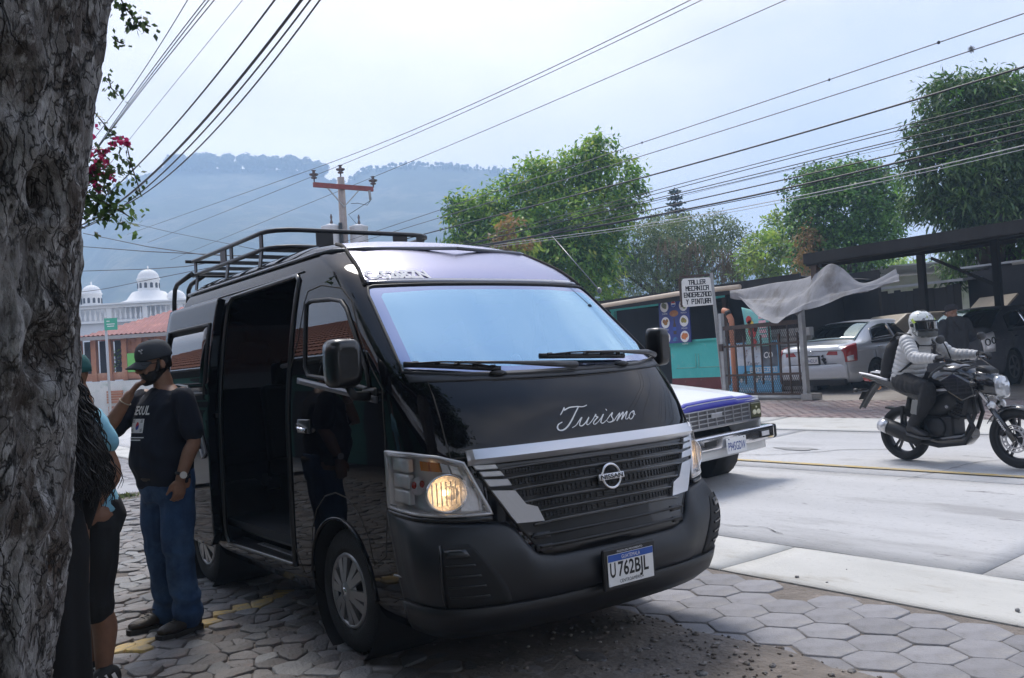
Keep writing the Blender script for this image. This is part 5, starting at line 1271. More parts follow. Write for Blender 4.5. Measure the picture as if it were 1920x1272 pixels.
# open carport with corrugated roof
cpt = thing('carport', 'open carport with rusty corrugated roof on timber posts above the parked cars', 'carport', (17, 10, .52))
cf = lambda x, y: 3.17+.09*(x-14.5) - .02*(y-10)
mb = MB(); W_ = []
for k in range(122):
    y0 = -1.4+k*.095
    for a, b, h0, h1 in ((y0, y0+.0475, 0, .028), (y0+.0475, y0+.095, .028, 0)):
        for x0, x1 in ((14.5, 27.0),):
            yo = .55*(0)
            P = [(x-17, y-10, cf(x, y)+h-.52) for x, y, h in ((x0+.12*(y0-6)*.0, a, h0), (x0, b, h1), (x1, b, h1), (x1, a, h0))]
            mb.quad(*P)
crf = mb.build('corrugated_roof', mat('old_corrugated', (.045, .042, .042), .75, col2=(.08, .065, .055), vs=1.2, bump=.2, bs=10), cpt)
for x in (14.6, 17.2, 19.8): mb = MB(); mb.bar((x-17, -11.4, cf(x, -1.4)-.60), (x-17, .2, cf(x, 10.2)-.60), .09, .14); mb.build('beam', m_dwood, crf)
for y in (0, 3.2, 6.4, 9.9): mb = MB(); mb.bar((-2.45, y-10, cf(14.5, y)-.66), (5.4, y-10, cf(22.4, y)-.66), .07, .12); mb.build('rafter', m_dwood, crf)
mb = MB(); mb.box((-2.5, -5.6, cf(14.5, 4.4)-.64), (.04, 11.6, .20)); mb.build('fascia', m_dwood, crf)
mb = MB(); mb.box((14.62-17, 10.05-10, cf(14.6, 10)-.52-.30), (.12, .12, .52)); mb.build('hanger_post', m_rust, cpt)
for x, y, m_ in ((18.2, 9.95, m_dwood), (18.9, 8.75, m_dwood), (19.4, 7.7, m_steel)): mb = MB(); mb.box((x-17, y-10, (cf(x, y)-.6)/2), (.13, .13, cf(x, y)-.62)); mb.build('post', m_, cpt)
mb = MB(); mb.bar((1.9, -1.25, 2.0), (1.9, .1, 2.75), .06); mb.build('brace', m_dwood, cpt)
# dark sheds behind the cars
ds = thing('board_shed', 'dark shed of upright boards behind the silver car', 'shed', (22.6, 13.4, .7))
r_ = random.Random(8)
for k in range(22):
    mb = MB(); mb.box((r_.uniform(-.02, .02), -1.95+k*.18, 1.05+r_.uniform(-.04, .04)), (.03, .172, 2.2)); mb.build('board', m_dwood, ds)
mb = MB(); mb.box((1.2, 0, 2.35), (2.8, 4.4, .06), Matrix.Rotation(-.06, 3, 'Y')); mb.build('roof', mat('zinc_sheet', (.42, .43, .44), .5, metal=.5, var=.3, vs=2), ds)
ds2 = thing('sheet_shed', 'tall dark lean-to of patched metal sheets behind the rider', 'shed', (23.4, 10.2, .7))
for k in range(5): mb = MB(); mb.box((r_.uniform(-.03, .03), -1.1+k*.55, 1.25+r_.uniform(-.1, .1)), (.04, .56, 2.5)); mb.build('metal_sheet', m_tar, ds2)
mb = MB(); mb.box((.9, 0, 2.62), (2.0, 3.0, .05)); mb.build('roof', MATS['zinc_sheet'], ds2)
lw = thing('low_wall', 'low dark wall of stacked sheets behind the man in the hoodie', 'wall', (23.5, 7.9, .7))
for k in range(5): mb = MB(); mb.box((r_.uniform(-.03, .03), -1.2+k*.5, .62+r_.uniform(-.05, .05)), (.04, .5, 1.2)); mb.build('metal_sheet', m_tar, lw)
cw = thing('corrugated_screen', 'dark grey corrugated metal screen at the right of the yard', 'screen', (20.6, 7.0, .68))
mb = MB(); n = 44
for k in range(26):
    z0 = k*.075
    for a, b, h0, h1 in ((z0, z0+.0375, 0, .025), (z0+.0375, z0+.075, .025, 0)): mb.quad((-h0, 1.15, a), (-h1, 1.15, b), (-h1, -2.4, b), (-h0, -2.4, a))
mb.build('corrugated_sheet', mat('grey_corrugated', (.13, .13, .135), .55, col2=(.09, .085, .085), vs=1.5, metal=.3), cw)
mb = MB(); mb.box((.02, 1.2, 1.0), (.10, .10, 2.2)); mb.build('post', m_dwood, cw)
mb = MB(); mb.box((.06, -.6, 2.15), (.08, 3.8, .5)); mb.build('header_board', m_dwood, cw)
# ================================================================== TREES, SHRUBS, WIRES
def spot(x, y, dep):
    """world point seen at photo pixel (x, y) at the given depth"""
    return Vector((0, 0, 1.508)) + _f*dep + _rt*((x-960)/FPX*dep) - _up*((y-636)/FPX*dep)
m_bark = mat('bark', (.12, .095, .075), .95, col2=(.06, .05, .04), vs=6, bump=.6, bs=18, aniso=(1, 1, .25))
def leaf(mb, p, d, L, W, r_):
    """one folded leaf"""
    d = d.normalized(); x_, y_, _d = frame_of(d, (r_.gauss(0, .5), r_.gauss(0, .5), 1)); tip = p+d*L; m_ = p+d*L*.45
    a = mb.vert(p); b = mb.vert(m_+x_*W-y_*W*.25); c = mb.vert(tip-y_*W*.3 + Vector((0, 0, -L*.12))); e = mb.vert(m_-x_*W-y_*W*.25)
    mb.face((a, b, c, e), False)
def crown(mb, blobs, n, per, L, W, droop, r_, spread=.30, up=.25, mats=1, hollow=.72):
    wts = [(b[3]*b[4]*b[5])**.6667 for b in blobs]
    for _ in range(n):
        b = r_.choices(blobs, wts)[0]; d = Vector((r_.gauss(0, 1), r_.gauss(0, 1), r_.gauss(0, 1)+up)).normalized(); k = r_.uniform(hollow, 1.06) if r_.random() > .12 else r_.uniform(1.0, 1.32)
        c = Vector(b[:3]) + Vector((d.x*b[3], d.y*b[4], d.z*b[5]))*k
        mb.mi = r_.choices(range(mats), [3]+[1]*(mats-1))[0] if mats > 1 else 0
        for _k in range(per):
            ld = d*.5 + Vector((r_.gauss(0, 1), r_.gauss(0, 1), r_.gauss(0, .8)-droop))*.7
            q = c + Vector((r_.gauss(0, 1), r_.gauss(0, 1), r_.gauss(0, .7)))*spread*.6
            leaf(mb, q, ld, L*r_.uniform(.6, 1.25), W*r_.uniform(.7, 1.2), r_)
def limbs(mb, base, forks, r0, r_):
    for f in forks:
        P = [Vector(base)] + [Vector(p) for p in f]; n = len(P); mb.tube(P, [r0*(1-.8*i/(n-1)) for i in range(n)], 7)
def tree(name, label, loc, blobs, n, per, L, W, mats, droop=.4, trunk=None, r0=.2, seed=1, spread=.30, group=None, cat='tree', hollow=.72, up=.25):
    r_ = random.Random(seed); t = thing(name, label, cat, loc, 0, group); o = Vector(loc)
    mb = MB(); B = [(b[0]-o.x, b[1]-o.y, b[2]-o.z, b[3], b[4], b[5]) for b in blobs]
    crown(mb, B, n, per, L, W, droop, r_, spread, up, len(mats), hollow); mb.build('crown', mats, t)
    tk = MB(); cz = sum(b[2] for b in B)/len(B); cx = sum(b[0] for b in B)/len(B); cy = sum(b[1] for b in B)/len(B)
    fork = Vector((cx*.4, cy*.4, max(.5, cz*.45))); tk.tube([(0, 0, -.3), (cx*.1, cy*.1, fork.z*.5), fork], [r0*1.2, r0, r0*.8], 9)
    limbs(tk, fork, [[(fork+Vector(b[:3]))/2+Vector((r_.uniform(-.3, .3), r_.uniform(-.3, .3), .1)), Vector(b[:3])] for b in B], r0*.6, r_)
    tk.build('trunk', m_bark, t); return t
l_big = leaf_mat('big_tree_leaves', (0.0506, 0.1316, 0.0243), (0.1418, 0.3038, 0.0446), (0.3443, 0.5265, 0.0709), scale=.55)
l_big2 = leaf_mat('young_leaves', (0.1872, 0.312, 0.0468), (0.2964, 0.4212, 0.0624), (0.468, 0.5148, 0.0936), scale=.8)
l_dry = leaf_mat('dry_leaves', (.20, .13, .05), (.30, .20, .09), (.36, .22, .07), scale=1)
l_olive = leaf_mat('olive_leaves', (0.0774, 0.1216, 0.0486), (0.1547, 0.21, 0.084), (0.2542, 0.3094, 0.1216), scale=.5)
l_mango = leaf_mat('mango_leaves', (0.0346, 0.0768, 0.0269), (0.0768, 0.144, 0.048), (0.1632, 0.2496, 0.0806), scale=.7)
l_vine = leaf_mat('vine_leaves', (0.0365, 0.1013, 0.0243), (0.0911, 0.2126, 0.0446), (0.2025, 0.405, 0.0709), scale=.7)
l_lime = leaf_mat('lime_leaves', (0.1495, 0.284, 0.0448), (0.284, 0.4485, 0.0747), (0.4186, 0.5382, 0.1196), scale=.7)
l_con = leaf_mat('conifer_needles', (0.026, 0.0585, 0.0455), (0.0455, 0.091, 0.065), (0.065, 0.117, 0.078), scale=.8, trans=.1)
S = spot
def bl(px_, py_, dep, r, rz=None, ry=None): p = S(px_, py_, dep); return (p.x, p.y, p.z, r, ry or r, rz or r)
g0 = lambda p: (p.x, p.y, gz(p.x))
big = [bl(865, 430, 33, .55, 1.2), bl(905, 420, 34, 1.1, 1.0), bl(950, 390, 34, 1.2, 1.0), bl(1010, 350, 34, 1.1, .9), bl(1060, 345, 34, 1.2, .9), bl(1100, 310, 34, .75, .75), bl(1120, 285, 34, .6, .5), bl(1150, 330, 34, 1.0, .7), bl(1172, 370, 34, .8, .7), bl(1130, 400, 33.5, 1.1, .9), bl(1070, 420, 33, 1.4, 1.1), bl(1000, 450, 33, 1.5, 1.0), bl(930, 480, 33, 1.4, .9), bl(1060, 490, 32.5, 1.6, 1.1), bl(1120, 470, 33, 1.1, 1.0), bl(1010, 540, 32.5, 1.6, 1.0), bl(1090, 560, 32.5, 1.4, 1.0), bl(870, 490, 33, .8, .8)]
tree('leafy_tree', 'tall bright green broadleaf tree rising right behind the van roof', g0(S(1030, 640, 34)), big, 3000, 11, .23, .052, [l_big, l_big, l_big2], .55, r0=.28, seed=3, spread=.32)
sap = [bl(962, 435, 30, .35, .5), bl(950, 455, 30, .30, .3), bl(990, 460, 30, .25, .2), bl(935, 440, 30, .22, .3)]
tree('dry_sapling', 'thin sapling with yellowing dry leaves in front of the bright green tree', g0(S(965, 640, 30)), sap, 50, 9, .22, .05, [l_dry, l_big2], .5, r0=.05, seed=5, spread=.2)
ol = [bl(1150, 500, 40, 1.2, 1.2), bl(1190, 460, 40, 1.3, 1.2), bl(1235, 445, 40, 1.4, .9), bl(1290, 440, 41, 1.3, .9), bl(1340, 440, 41, 1.2, .9), bl(1370, 480, 41, 1.2, 1.2), bl(1250, 500, 39.5, 1.7, 1.3), bl(1320, 505, 39.5, 1.6, 1.2), bl(1200, 520, 39.5, 1.4, 1.0), bl(1360, 425, 41.5, .4, .5)]
tree('olive_bush_tree', 'broad grey-green bushy tree with dry vines behind the workshop roof', g0(S(1270, 640, 40)), ol, 1700, 12, .17, .035, [l_olive, l_olive, l_mango], .4, r0=.25, seed=7, spread=.28)
dv = thing('dry_vines', 'brown dry vines hanging over the grey-green bushy tree', 'vine', tuple(S(1340, 500, 38.4))); r_ = random.Random(6); mb = MB()
for k in range(150):
    u_, v_ = r_.choice(((1345, 490), (1362, 488), (1300, 470), (1290, 500), (1375, 505), (1255, 465))); q = S(u_+r_.gauss(0, 12), v_-r_.uniform(5, 25), 38.2+r_.uniform(-.3, .3)) - S(1340, 500, 38.4)
    ln = r_.uniform(.5, 1.5); dr = Vector((r_.gauss(0, .15), r_.gauss(0, .15), -1)); mb.tube([q, q+dr*ln*.5+Vector((r_.gauss(0, .08), r_.gauss(0, .08), 0)), q+dr*ln], .012, 3)
    for j in range(3): leaf(mb, q+dr*ln*r_.random(), Vector((r_.gauss(0, 1), r_.gauss(0, 1), -1)), .16, .03, r_)
mb.build('stems', mat('dry_stem', (.24, .17, .10), .9, var=.4, vs=3), dv)
# conifer
p = S(1277, 540, 60); cf_ = thing('norfolk_pine', 'dark narrow conifer with level branch tiers against the sky', 'tree', (p.x, p.y, .6)); r_ = random.Random(4); mb = MB(); tk = MB(); top = S(1277, 350, 60).z-.6
tk.tube([(0, 0, 0), (0, 0, top)], [.16, .03], 7)
for j in range(15):
    h = top*.48+top*.52*j/15; R_ = 1.55*(1-j/15.5)**.85+.08
    for k in range(7):
        a = k*2*PI/7+j*.45; dv_ = Vector((math.cos(a), math.sin(a), .18))
        tk.tube([(0, 0, h), dv_*R_*.6+Vector((0, 0, h-.02)), dv_*R_+Vector((0, 0, h+.10))], .018, 4)
        for i in range(26):
            q = dv_*R_*(i+1)/26+Vector((0, 0, h+.04)); leaf(mb, q, Vector((r_.gauss(0, .7), r_.gauss(0, .7), r_.uniform(-.3, .8)))+dv_*.5, .27, .07, r_)
mb.build('crown', l_con, cf_); tk.build('trunk', m_bark, cf_)
sm = [bl(1218, 412, 52, .45, .3), bl(1228, 440, 52, .8, .8), bl(1240, 470, 52, 1.2, 1.0)]
tree('small_top_tree', 'small dark tree with a flat tuft left of the narrow conifer', g0(S(1225, 640, 52)), sm, 160, 10, .2, .05, [l_mango], .4, r0=.1, seed=12)
lm = [bl(1440, 480, 38, 1.1, .9), bl(1470, 440, 39, .8, .9), bl(1420, 505, 37, .8, .7), bl(1480, 500, 37, 1.0, .9), bl(1500, 470, 38, .6, 1.0)]
tree('lime_shrub', 'pale yellow-green feathery shrubs between the bushy tree and the vine-covered tree', g0(S(1460, 640, 38)), lm, 420, 11, .30, .05, [l_lime, l_big2, l_olive], .15, r0=.08, seed=14, cat='shrub', up=.5)
vt = [bl(1520, 360, 32, .8, .8), bl(1560, 345, 32, .9, .6), bl(1605, 340, 32, 1.0, .6), bl(1650, 365, 32, .8, .7), bl(1670, 400, 32, .5, .8), bl(1580, 400, 31.5, 1.3, 1.0), bl(1530, 420, 31.5, .9, 1.1), bl(1640, 430, 31.5, .9, 1.0), bl(1590, 470, 31.3, 1.3, .8), bl(1530, 480, 31.5, .7, .6)]
tree('vine_covered_tree', 'rounded dark tree smothered in green vines behind the tarpaulin', g0(S(1590, 640, 32)), vt, 2000, 12, .15, .048, [l_vine, l_vine, l_mango], .5, r0=.22, seed=15, spread=.25, hollow=.8)
db = [bl(1512, 470, 30.5, .35, .8), bl(1515, 500, 30.3, .35, .6)]
tree('dry_creeper', 'brown dried creeper on the left flank of the vine-covered tree', g0(S(1513, 640, 30.5)), db, 90, 10, .15, .03, [l_dry], 1.2, r0=.04, seed=16, cat='vine', spread=.2)
mg = [bl(1780, 190, 24, .8, .55), bl(1830, 175, 24, .9, .5), bl(1890, 185, 24, .9, .6), bl(1945, 200, 24, .9, .8), bl(1745, 260, 24, .6, .5), bl(1800, 250, 24, 1.0, .7), bl(1880, 250, 23.5, 1.1, .7), bl(1950, 270, 24, 1.0, .8), bl(1720, 310, 24, .45, .35), bl(1775, 330, 23.7, 1.0, .6), bl(1860, 330, 23.3, 1.2, .7), bl(1940, 340, 23.5, 1.0, .9), bl(1740, 385, 24, .6, .35), bl(1800, 390, 23.5, .9, .5), bl(1880, 400, 23.3, 1.1, .6), bl(1950, 410, 23.5, .9, .7), bl(1830, 450, 24, .9, .45), bl(1920, 460, 24, .9, .5), bl(1800, 505, 24.5, .5, .5)]
tree('mango_tree', 'large dark green tree with long narrow leaves at the right edge', g0(S(1880, 640, 24)), mg, 2700, 11, .24, .032, [l_mango, l_mango, l_vine], .75, r0=.30, seed=21, spread=.26, hollow=.6)
br = [bl(1560, 510, 44, 1.5, 1.0), bl(1640, 505, 44, 1.4, .8), bl(1700, 520, 46, 1.5, .9), bl(1780, 560, 46, 1.6, .8)]
tree('background_shrubs', 'light green shrubs seen under the carport roof', g0(S(1650, 640, 44)), br, 420, 10, .26, .06, [l_lime, l_big], .3, r0=.08, seed=23, cat='shrub')
bw_ = thing('boundary_wall', 'pale stone wall patched with creeper glimpsed under the carport', 'wall', tuple(g0(S(1790, 600, 33))), R(-55))
mb = MB(); mb.box((0, 0, 1.5), (7, .3, 3.2)); mb.build('wall', mat('pale_stone', (.42, .42, .36), .95, col2=(.30, .33, .22), vs=2.5, bump=.5, bs=14), bw_)
mb = MB(); mb.box((0, .2, 3.2), (7, 3, .06), Matrix.Rotation(-.15, 3, 'X')); mb.build('coping', MATS['zinc_sheet'], bw_)
for k in range(8):
    q = S(1712+k*11+(k % 3)*4, 480, 40); rb = thing('rebar', 'thin steel rods sticking up behind the carport roof', 'rod', (q.x, q.y, 3.2), 0, 'steel rods above the carport roof'); mb = MB(); mb.tube([(0, 0, 0), (0, .0, 2.4+(k*37 % 7)*.09)], .012, 4); mb.build('rod', m_rust, rb)

# ---- the big trunk beside the camera, with its crown overhead
def lich(name):
    m = bpy.data.materials.new(name); m.use_nodes = True; t = m.node_tree; b = t.nodes['Principled BSDF']; L = t.links.new; b.inputs['Roughness'].default_value = .92
    tcn = N(t, 'ShaderNodeTexCoord'); mpn = N(t, 'ShaderNodeMapping'); mpn.inputs['Scale'].default_value = (1, 1, .42); L(tcn.outputs['Object'], mpn.inputs[0])
    wn = N(t, 'ShaderNodeTexNoise'); wn.inputs['Scale'].default_value = 5; wn.inputs['Detail'].default_value = 6; L(mpn.outputs[0], wn.inputs[0])
    wm = N(t, 'ShaderNodeMixRGB'); wm.inputs[0].default_value = .34; L(mpn.outputs[0], wm.inputs[1]); L(wn.outputs['Color'], wm.inputs[2])
    def vor(sc_, lo, hi):
        v = N(t, 'ShaderNodeTexVoronoi', feature='DISTANCE_TO_EDGE'); v.inputs['Scale'].default_value = sc_; L(wm.outputs[0], v.inputs['Vector'])
        r = N(t, 'ShaderNodeMapRange'); r.inputs['From Min'].default_value = lo; r.inputs['From Max'].default_value = hi; L(v.outputs['Distance'], r.inputs['Value']); return r.outputs[0]
    def noi(sc_, lo, hi, det=9):
        v = N(t, 'ShaderNodeTexNoise'); v.inputs['Scale'].default_value = sc_; v.inputs['Detail'].default_value = det; v.inputs['Roughness'].default_value = .68; L(mpn.outputs[0], v.inputs[0])
        r = N(t, 'ShaderNodeMapRange'); r.inputs['From Min'].default_value = lo; r.inputs['From Max'].default_value = hi; L(v.outputs['Fac'], r.inputs['Value']); return r.outputs[0]
    def mixc(f, a, c):
        x = N(t, 'ShaderNodeMixRGB'); L(f, x.inputs[0])
        for k, q in ((1, a), (2, c)):
            if isinstance(q, tuple): x.inputs[k].default_value = (*q, 1)
            else: L(q, x.inputs[k])
        return x.outputs[0]
    c1, c2 = vor(6, .0, .03), vor(34, .0, .09)
    col = mixc(noi(3, .35, .65), (.12, .10, .088), (.045, .039, .035))
    col = mixc(noi(5.5, .44, .56), col, (.27, .262, .255)); col = mixc(noi(24, .50, .60), col, (.42, .412, .405)); col = mixc(noi(2.2, .58, .66), col, (.09, .05, .03)); col = mixc(noi(9, .60, .68), col, (.46, .45, .44))
    fq = N(t, 'ShaderNodeMath', operation='MAXIMUM'); L(c1, fq.inputs[0]); L(noi(3.3, .46, .54), fq.inputs[1]); c1 = fq.outputs[0]
    gq = N(t, 'ShaderNodeMath', operation='MAXIMUM'); L(c2, gq.inputs[0]); L(noi(6.5, .50, .60), gq.inputs[1]); c2 = gq.outputs[0]
    col = mixc(c2, (.022, .020, .019), col); col = mixc(c1, (.012, .011, .011), col); col = mixc(noi(13, .60, .66), col, (.014, .012, .012)); L(col, b.inputs['Base Color'])
    ad_ = N(t, 'ShaderNodeMath', operation='MULTIPLY_ADD'); ad_.inputs[1].default_value = .5; L(c2, ad_.inputs[0]); L(c1, ad_.inputs[2])
    a2 = N(t, 'ShaderNodeMath', operation='MULTIPLY_ADD'); a2.inputs[1].default_value = .8; L(noi(40, .3, .7), a2.inputs[0]); L(ad_.outputs[0], a2.inputs[2])
    bp = N(t, 'ShaderNodeBump'); bp.inputs['Strength'].default_value = .9; bp.inputs['Distance'].default_value = .018; L(a2.outputs[0], bp.inputs['Height']); L(bp.outputs[0], b.inputs['Normal'])
    MATS[name] = m; return m
tr_ = thing('foreground_tree', 'thick grey-barked tree trunk with knots filling the left edge', 'tree', (.05, 2.98, 0))
ed = [(-.3, (.42, 2.95), .44), (.3, (.43, 2.95), .38), (.68, (.45, 2.93), .35), (1.25, (.52, 2.86), .335), (1.72, (.55, 2.83), .325), (2.02, (.57, 2.80), .33), (2.33, (.61, 2.75), .35), (2.64, (.66, 2.71), .38), (3.0, (.74, 2.66), .40), (3.6, (.85, 2.6), .38), (4.6, (.95, 2.5), .30)]
_tz = [e[0] for e in ed]; _tx = _pchip(_tz, [e[1][0] for e in ed]); _ty = _pchip(_tz, [e[1][1] for e in ed]); _tr = _pchip(_tz, [e[2] for e in ed])
KN = [(-1.02, 2.045, .075, .055), (-.60, 2.0, .05, .03), (-.95, 1.62, .09, .05), (-1.35, 2.28, .10, .04), (-.85, 1.30, .10, .035), (-.55, 1.02, .07, .03)]
def trunkf(u, v):
    z = -.3+4.9*v; a = 2*PI*u; r = _tr(z); c = Vector((_tx(z), _ty(z), z)) + Vector((-.98, .19, 0))*(r*.98)
    ca, sa = math.cos(a), math.sin(a); q = Vector((ca*1.6, sa*1.6, z*.55))
    d = .050*fbm(q.x*1.3, q.y*1.3, q.z*1.5) + .026*noise.noise(Vector((ca*6, sa*6, z*1.1))) + .016*noise.noise(Vector((ca*14, sa*14, z*5))) + .006*noise.noise(Vector((ca*40, sa*40, z*22)))
    for ka, kz, kr, kd in KN:
        da = (a-ka+PI) % (2*PI)-PI; dd = math.hypot(da*r, (z-kz)*.8)/kr
        d += kd*.65*math.exp(-((dd-1.0)/.38)**2) - kd*1.3*math.exp(-(dd/.55)**2)
    cr_ = abs(noise.noise(Vector((ca*3, sa*3, z*4.2)))); d -= .012*max(0, 1-cr_/.06)
    rr = r*.95+d
    return c + Vector((ca*rr, sa*rr, 0)) - Vector((.05, 2.98, 0))
mb = MB(); mb.grid(trunkf, 300, 560); mb.build('trunk', lich('lichen_bark'), tr_)
mb = MB()
def mark(u, v):
    a = -1.60+.16*(u-.5)*(1+.2*math.sin(v*9)); z = 1.455+.085*(v-.5)+.01*math.sin(u*7); p = trunkf((a/(2*PI)) % 1, (z+.3)/4.9); c = Vector((_tx(z)-.05-.98*_tr(z)*.98, _ty(z)-2.98+.19*_tr(z)*.98, z)); n_ = (p-c).normalized(); return p+n_*.006
mb.grid(mark, 10, 10); mb.build('paint_mark', mat('orange_paint', (.45, .20, .05), .8, col2=(.30, .14, .06), vs=30), tr_)
cw_ = MB(); r_ = random.Random(44)
crown(cw_, [(-1.2-.05, 1.0-2.98, 6.2, 2.2, 2.4, 1.0), (.6-.05, 2.3-2.98, 6.4, 1.5, 1.6, .9), (-2.5, 3.6-2.98, 6.0, 1.8, 2.2, 1.0), (-.5, -.8-2.98, 6.4, 2, 2, .8), (-3.2, 6.0-2.98, 6.2, 1.8, 2.4, 1.0)], 2600, 12, .20, .06, .3, r_, spread=.35); cw_.build('crown', l_mango, tr_)
tk = MB(); limbs(tk, (.55, -.55, 4.4), [[(.2, -1.0, 5.4), (-1.2, -1.9, 6.2)], [(.7, -.6, 5.4), (.6, -.6, 6.3)], [(-.6, .1, 5.2), (-2.5, .7, 6.0)], [(-.2, -1.8, 5.5), (-.5, -3.7, 6.4)], [(-1.5, 1.5, 5.6), (-3.2, 3.0, 6.2)]], .2, r_); tk.build('limb', m_bark, tr_)
# twigs hanging into view by the trunk
def twig(name, label, pts, dep, nleaf, L, W, m_, fl=0, cat='twig', group=None, seed=1, spread=.04):
    r_ = random.Random(seed); P = [S(x, y, dep) for x, y in pts]; o = P[0]; t = thing(name, label, cat, tuple(o), 0, group)
    mb = MB(); mb.tube([p-o for p in P], .0045, 5); mb.build('stem', m_bark, t); mb = MB(); fb_ = MB()
    for k in range(nleaf):
        s_ = r_.random()*(len(P)-1); i = min(int(s_), len(P)-2); q = P[i]+(P[i+1]-P[i])*(s_-i)-o + Vector((r_.gauss(0, 1), r_.gauss(0, 1), r_.gauss(0, 1)))*spread
        leaf(mb, q, Vector((r_.gauss(0, 1), r_.gauss(0, 1), r_.gauss(0, 1)-.4)), L*r_.uniform(.6, 1.2), W, r_)
    mb.build('leaves', m_, t)
    for k in range(fl):
        x, y, s_ = r_.choice(FLW); q = S(x+r_.gauss(0, s_), y+r_.gauss(0, s_), dep+r_.gauss(0, .06))-o
        for j in range(3): leaf(fb_, q, Vector((r_.gauss(0, 1), r_.gauss(0, 1), r_.gauss(0, 1))), .035, .017, r_)
    if fl: fb_.build('bracts', leaf_mat('magenta_bracts', (.30, .01, .08), (.45, .02, .14), (.60, .05, .16), scale=9), t, kind='stuff')
    return t
FLW = [(185, 290, 7), (180, 318, 9), (195, 300, 8), (205, 330, 5), (175, 335, 6), (220, 262, 4), (236, 270, 3), (172, 250, 4), (188, 355, 4), (180, 275, 6)]
l_bg = leaf_mat('bougainvillea_leaves', (.02, .04, .015), (.05, .09, .03), (.10, .15, .05), scale=6)
twig('bougainvillea', 'bougainvillea spray with magenta bracts showing beside the trunk', [(150, 330), (175, 320), (195, 318), (210, 330)], 6.0, 260, .055, .018, l_bg, 90, 'plant', seed=2, spread=.085)
twig('leafy_twig', 'arching twig of small leaves curving down right of the bougainvillea', [(178, 212), (205, 245), (238, 275), (246, 310), (258, 345), (264, 365)], 6.0, 70, .045, .014, l_bg, 0, seed=3, spread=.022)
twig('leafy_twig', 'green leafy twig reaching right below the bougainvillea', [(155, 360), (185, 375), (215, 390), (252, 412)], 6.0, 190, .055, .019, leaf_mat('fresh_leaves', (.06, .12, .03), (.10, .19, .05), (.16, .26, .07), scale=6), 0, seed=4, spread=.055)
twig('leafy_twig', 'leafy twig close under the bougainvillea against the hill', [(150, 385), (180, 400), (210, 398)], 6.0, 120, .045, .015, l_bg, 0, seed=8, spread=.05)
twig('leafy_twig', 'small hanging twig at the trunk edge below the sky corner', [(203, 140), (208, 165), (222, 180)], 6.0, 40, .04, .013, l_bg, 0, seed=5, spread=.03)
twig('leafy_twig', 'dark leafy twig at the top beside the trunk', [(222, -10), (235, 15), (255, 40), (282, 50)], 5.0, 80, .045, .015, l_bg, 0, seed=6, spread=.03)
twig('leafy_twig', 'tiny leaf sprig at the trunk edge near the top', [(215, 75), (224, 80), (232, 82)], 5.0, 16, .035, .012, l_bg, 0, seed=7, spread=.015)
# weeds by the side street
for k, (x, y, lab) in enumerate(((1.9, 13.5, 'low green weeds at the edge of the side street'), (2.5, 13.3, 'second patch of weeds by the street nearer the van'))):
    t = thing('weed_clump', lab, 'weeds', (x, y, 0)); mb = MB(); r_ = random.Random(k+50)
    for j in range(240): leaf(mb, Vector((r_.gauss(0, .55), r_.gauss(0, .12), 0)), Vector((r_.gauss(0, .5), r_.gauss(0, .5), 1)), r_.uniform(.05, .13), .010, r_)
    mb.build('leaves', leaf_mat('weed_leaves', (.06, .10, .03), (.11, .15, .05), (.18, .20, .08), scale=5), t)
t = thing('yard_plant', 'small yellow-green plant growing above the pale street wall', 'plant', tuple(S(228, 685, 36.5))); mb = MB(); r_ = random.Random(60)
for j in range(160): leaf(mb, Vector((r_.gauss(0, .2), r_.gauss(0, .2), r_.uniform(-.3, .6))), Vector((r_.gauss(0, 1), r_.gauss(0, 1), .6)), .24, .05, r_)
mb.build('leaves', l_lime, t)

# ---- utility pole with transformers
m_ppole = mat('weathered_concrete', (.33, .28, .25), .9, col2=(.24, .20, .18), vs=4, bump=.3, bs=30)
up = thing('utility_pole', 'utility pole with rust red crossarm, insulators and two pale transformers behind the van', 'utility pole', (14.6, 29.5, .4))
mb = MB(); mb.tube([(.0, 0, -.4), (-.0, 0, 8.30)], [.19, .125], 12); mb.build('pole', m_ppole, up)
mb = MB(); mb.box((.02, -.16, 7.92), (2.35, .10, .17)); mb.build('crossarm', mat('rust_red', (.26, .055, .045), .7, var=.3, vs=5), up)
m_ins = mat('brown_porcelain', (.055, .028, .022), .2, coat=.5)
for x, z in ((-1.12, 8.02), (0, 8.33), (1.22, 7.98)):
    mb = MB(); mb.lathe([(.02, 0), (.03, .10), (.10, .12), (.11, .16), (.05, .19), (.15, .23), (.17, .28), (.06, .31), (.05, .38), (.09, .41), (.02, .43)], 14, 'Z', (x, -.16 if x else 0, z)); mb.build('insulator', m_ins, up)
for sx in (-1, 1): mb = MB(); mb.bar((sx*.62, -.16, 7.84), (0, -.14, 7.2), .035); mb.build('brace', m_steel, up)
mb = MB(); mb.tube([(1.02, -.2, 7.85), (1.05, -.2, 7.5)], .05, 8); mb.build('fuse_cutout', m_steel, up)
mb = MB(); mb.tube([(1.05, -.2, 7.48), (.9, -.2, 7.30), (.5, -.2, 7.35), (.25, -.2, 7.32)], .012, 5); mb.tube([(1.05, -.2, 7.48), (.1, -.25, 6.9), (.55, .0, 6.6)], .012, 5); mb.build('jumper_wire', m_ink, up)
for x, y in ((-.42, .15), (.58, -.05)):
    mb = MB(); mb.lathe([(.30, 5.05), (.33, 5.10), (.33, 6.45), (.35, 6.47), (.35, 6.52), (.10, 6.60)], 20, 'Z', (x, y, 0)); tf_ = mb.build('transformer', mat('transformer_white', (.62, .63, .66), .5, var=.12, vs=3), up)
    mb = MB(); mb.lathe([(.03, 6.55), (.06, 6.65), (.03, 6.75), (.05, 6.85), (.02, 6.95)], 8, 'Z', (x, y-.05, 0)); mb.build('bushing', m_ins, tf_)
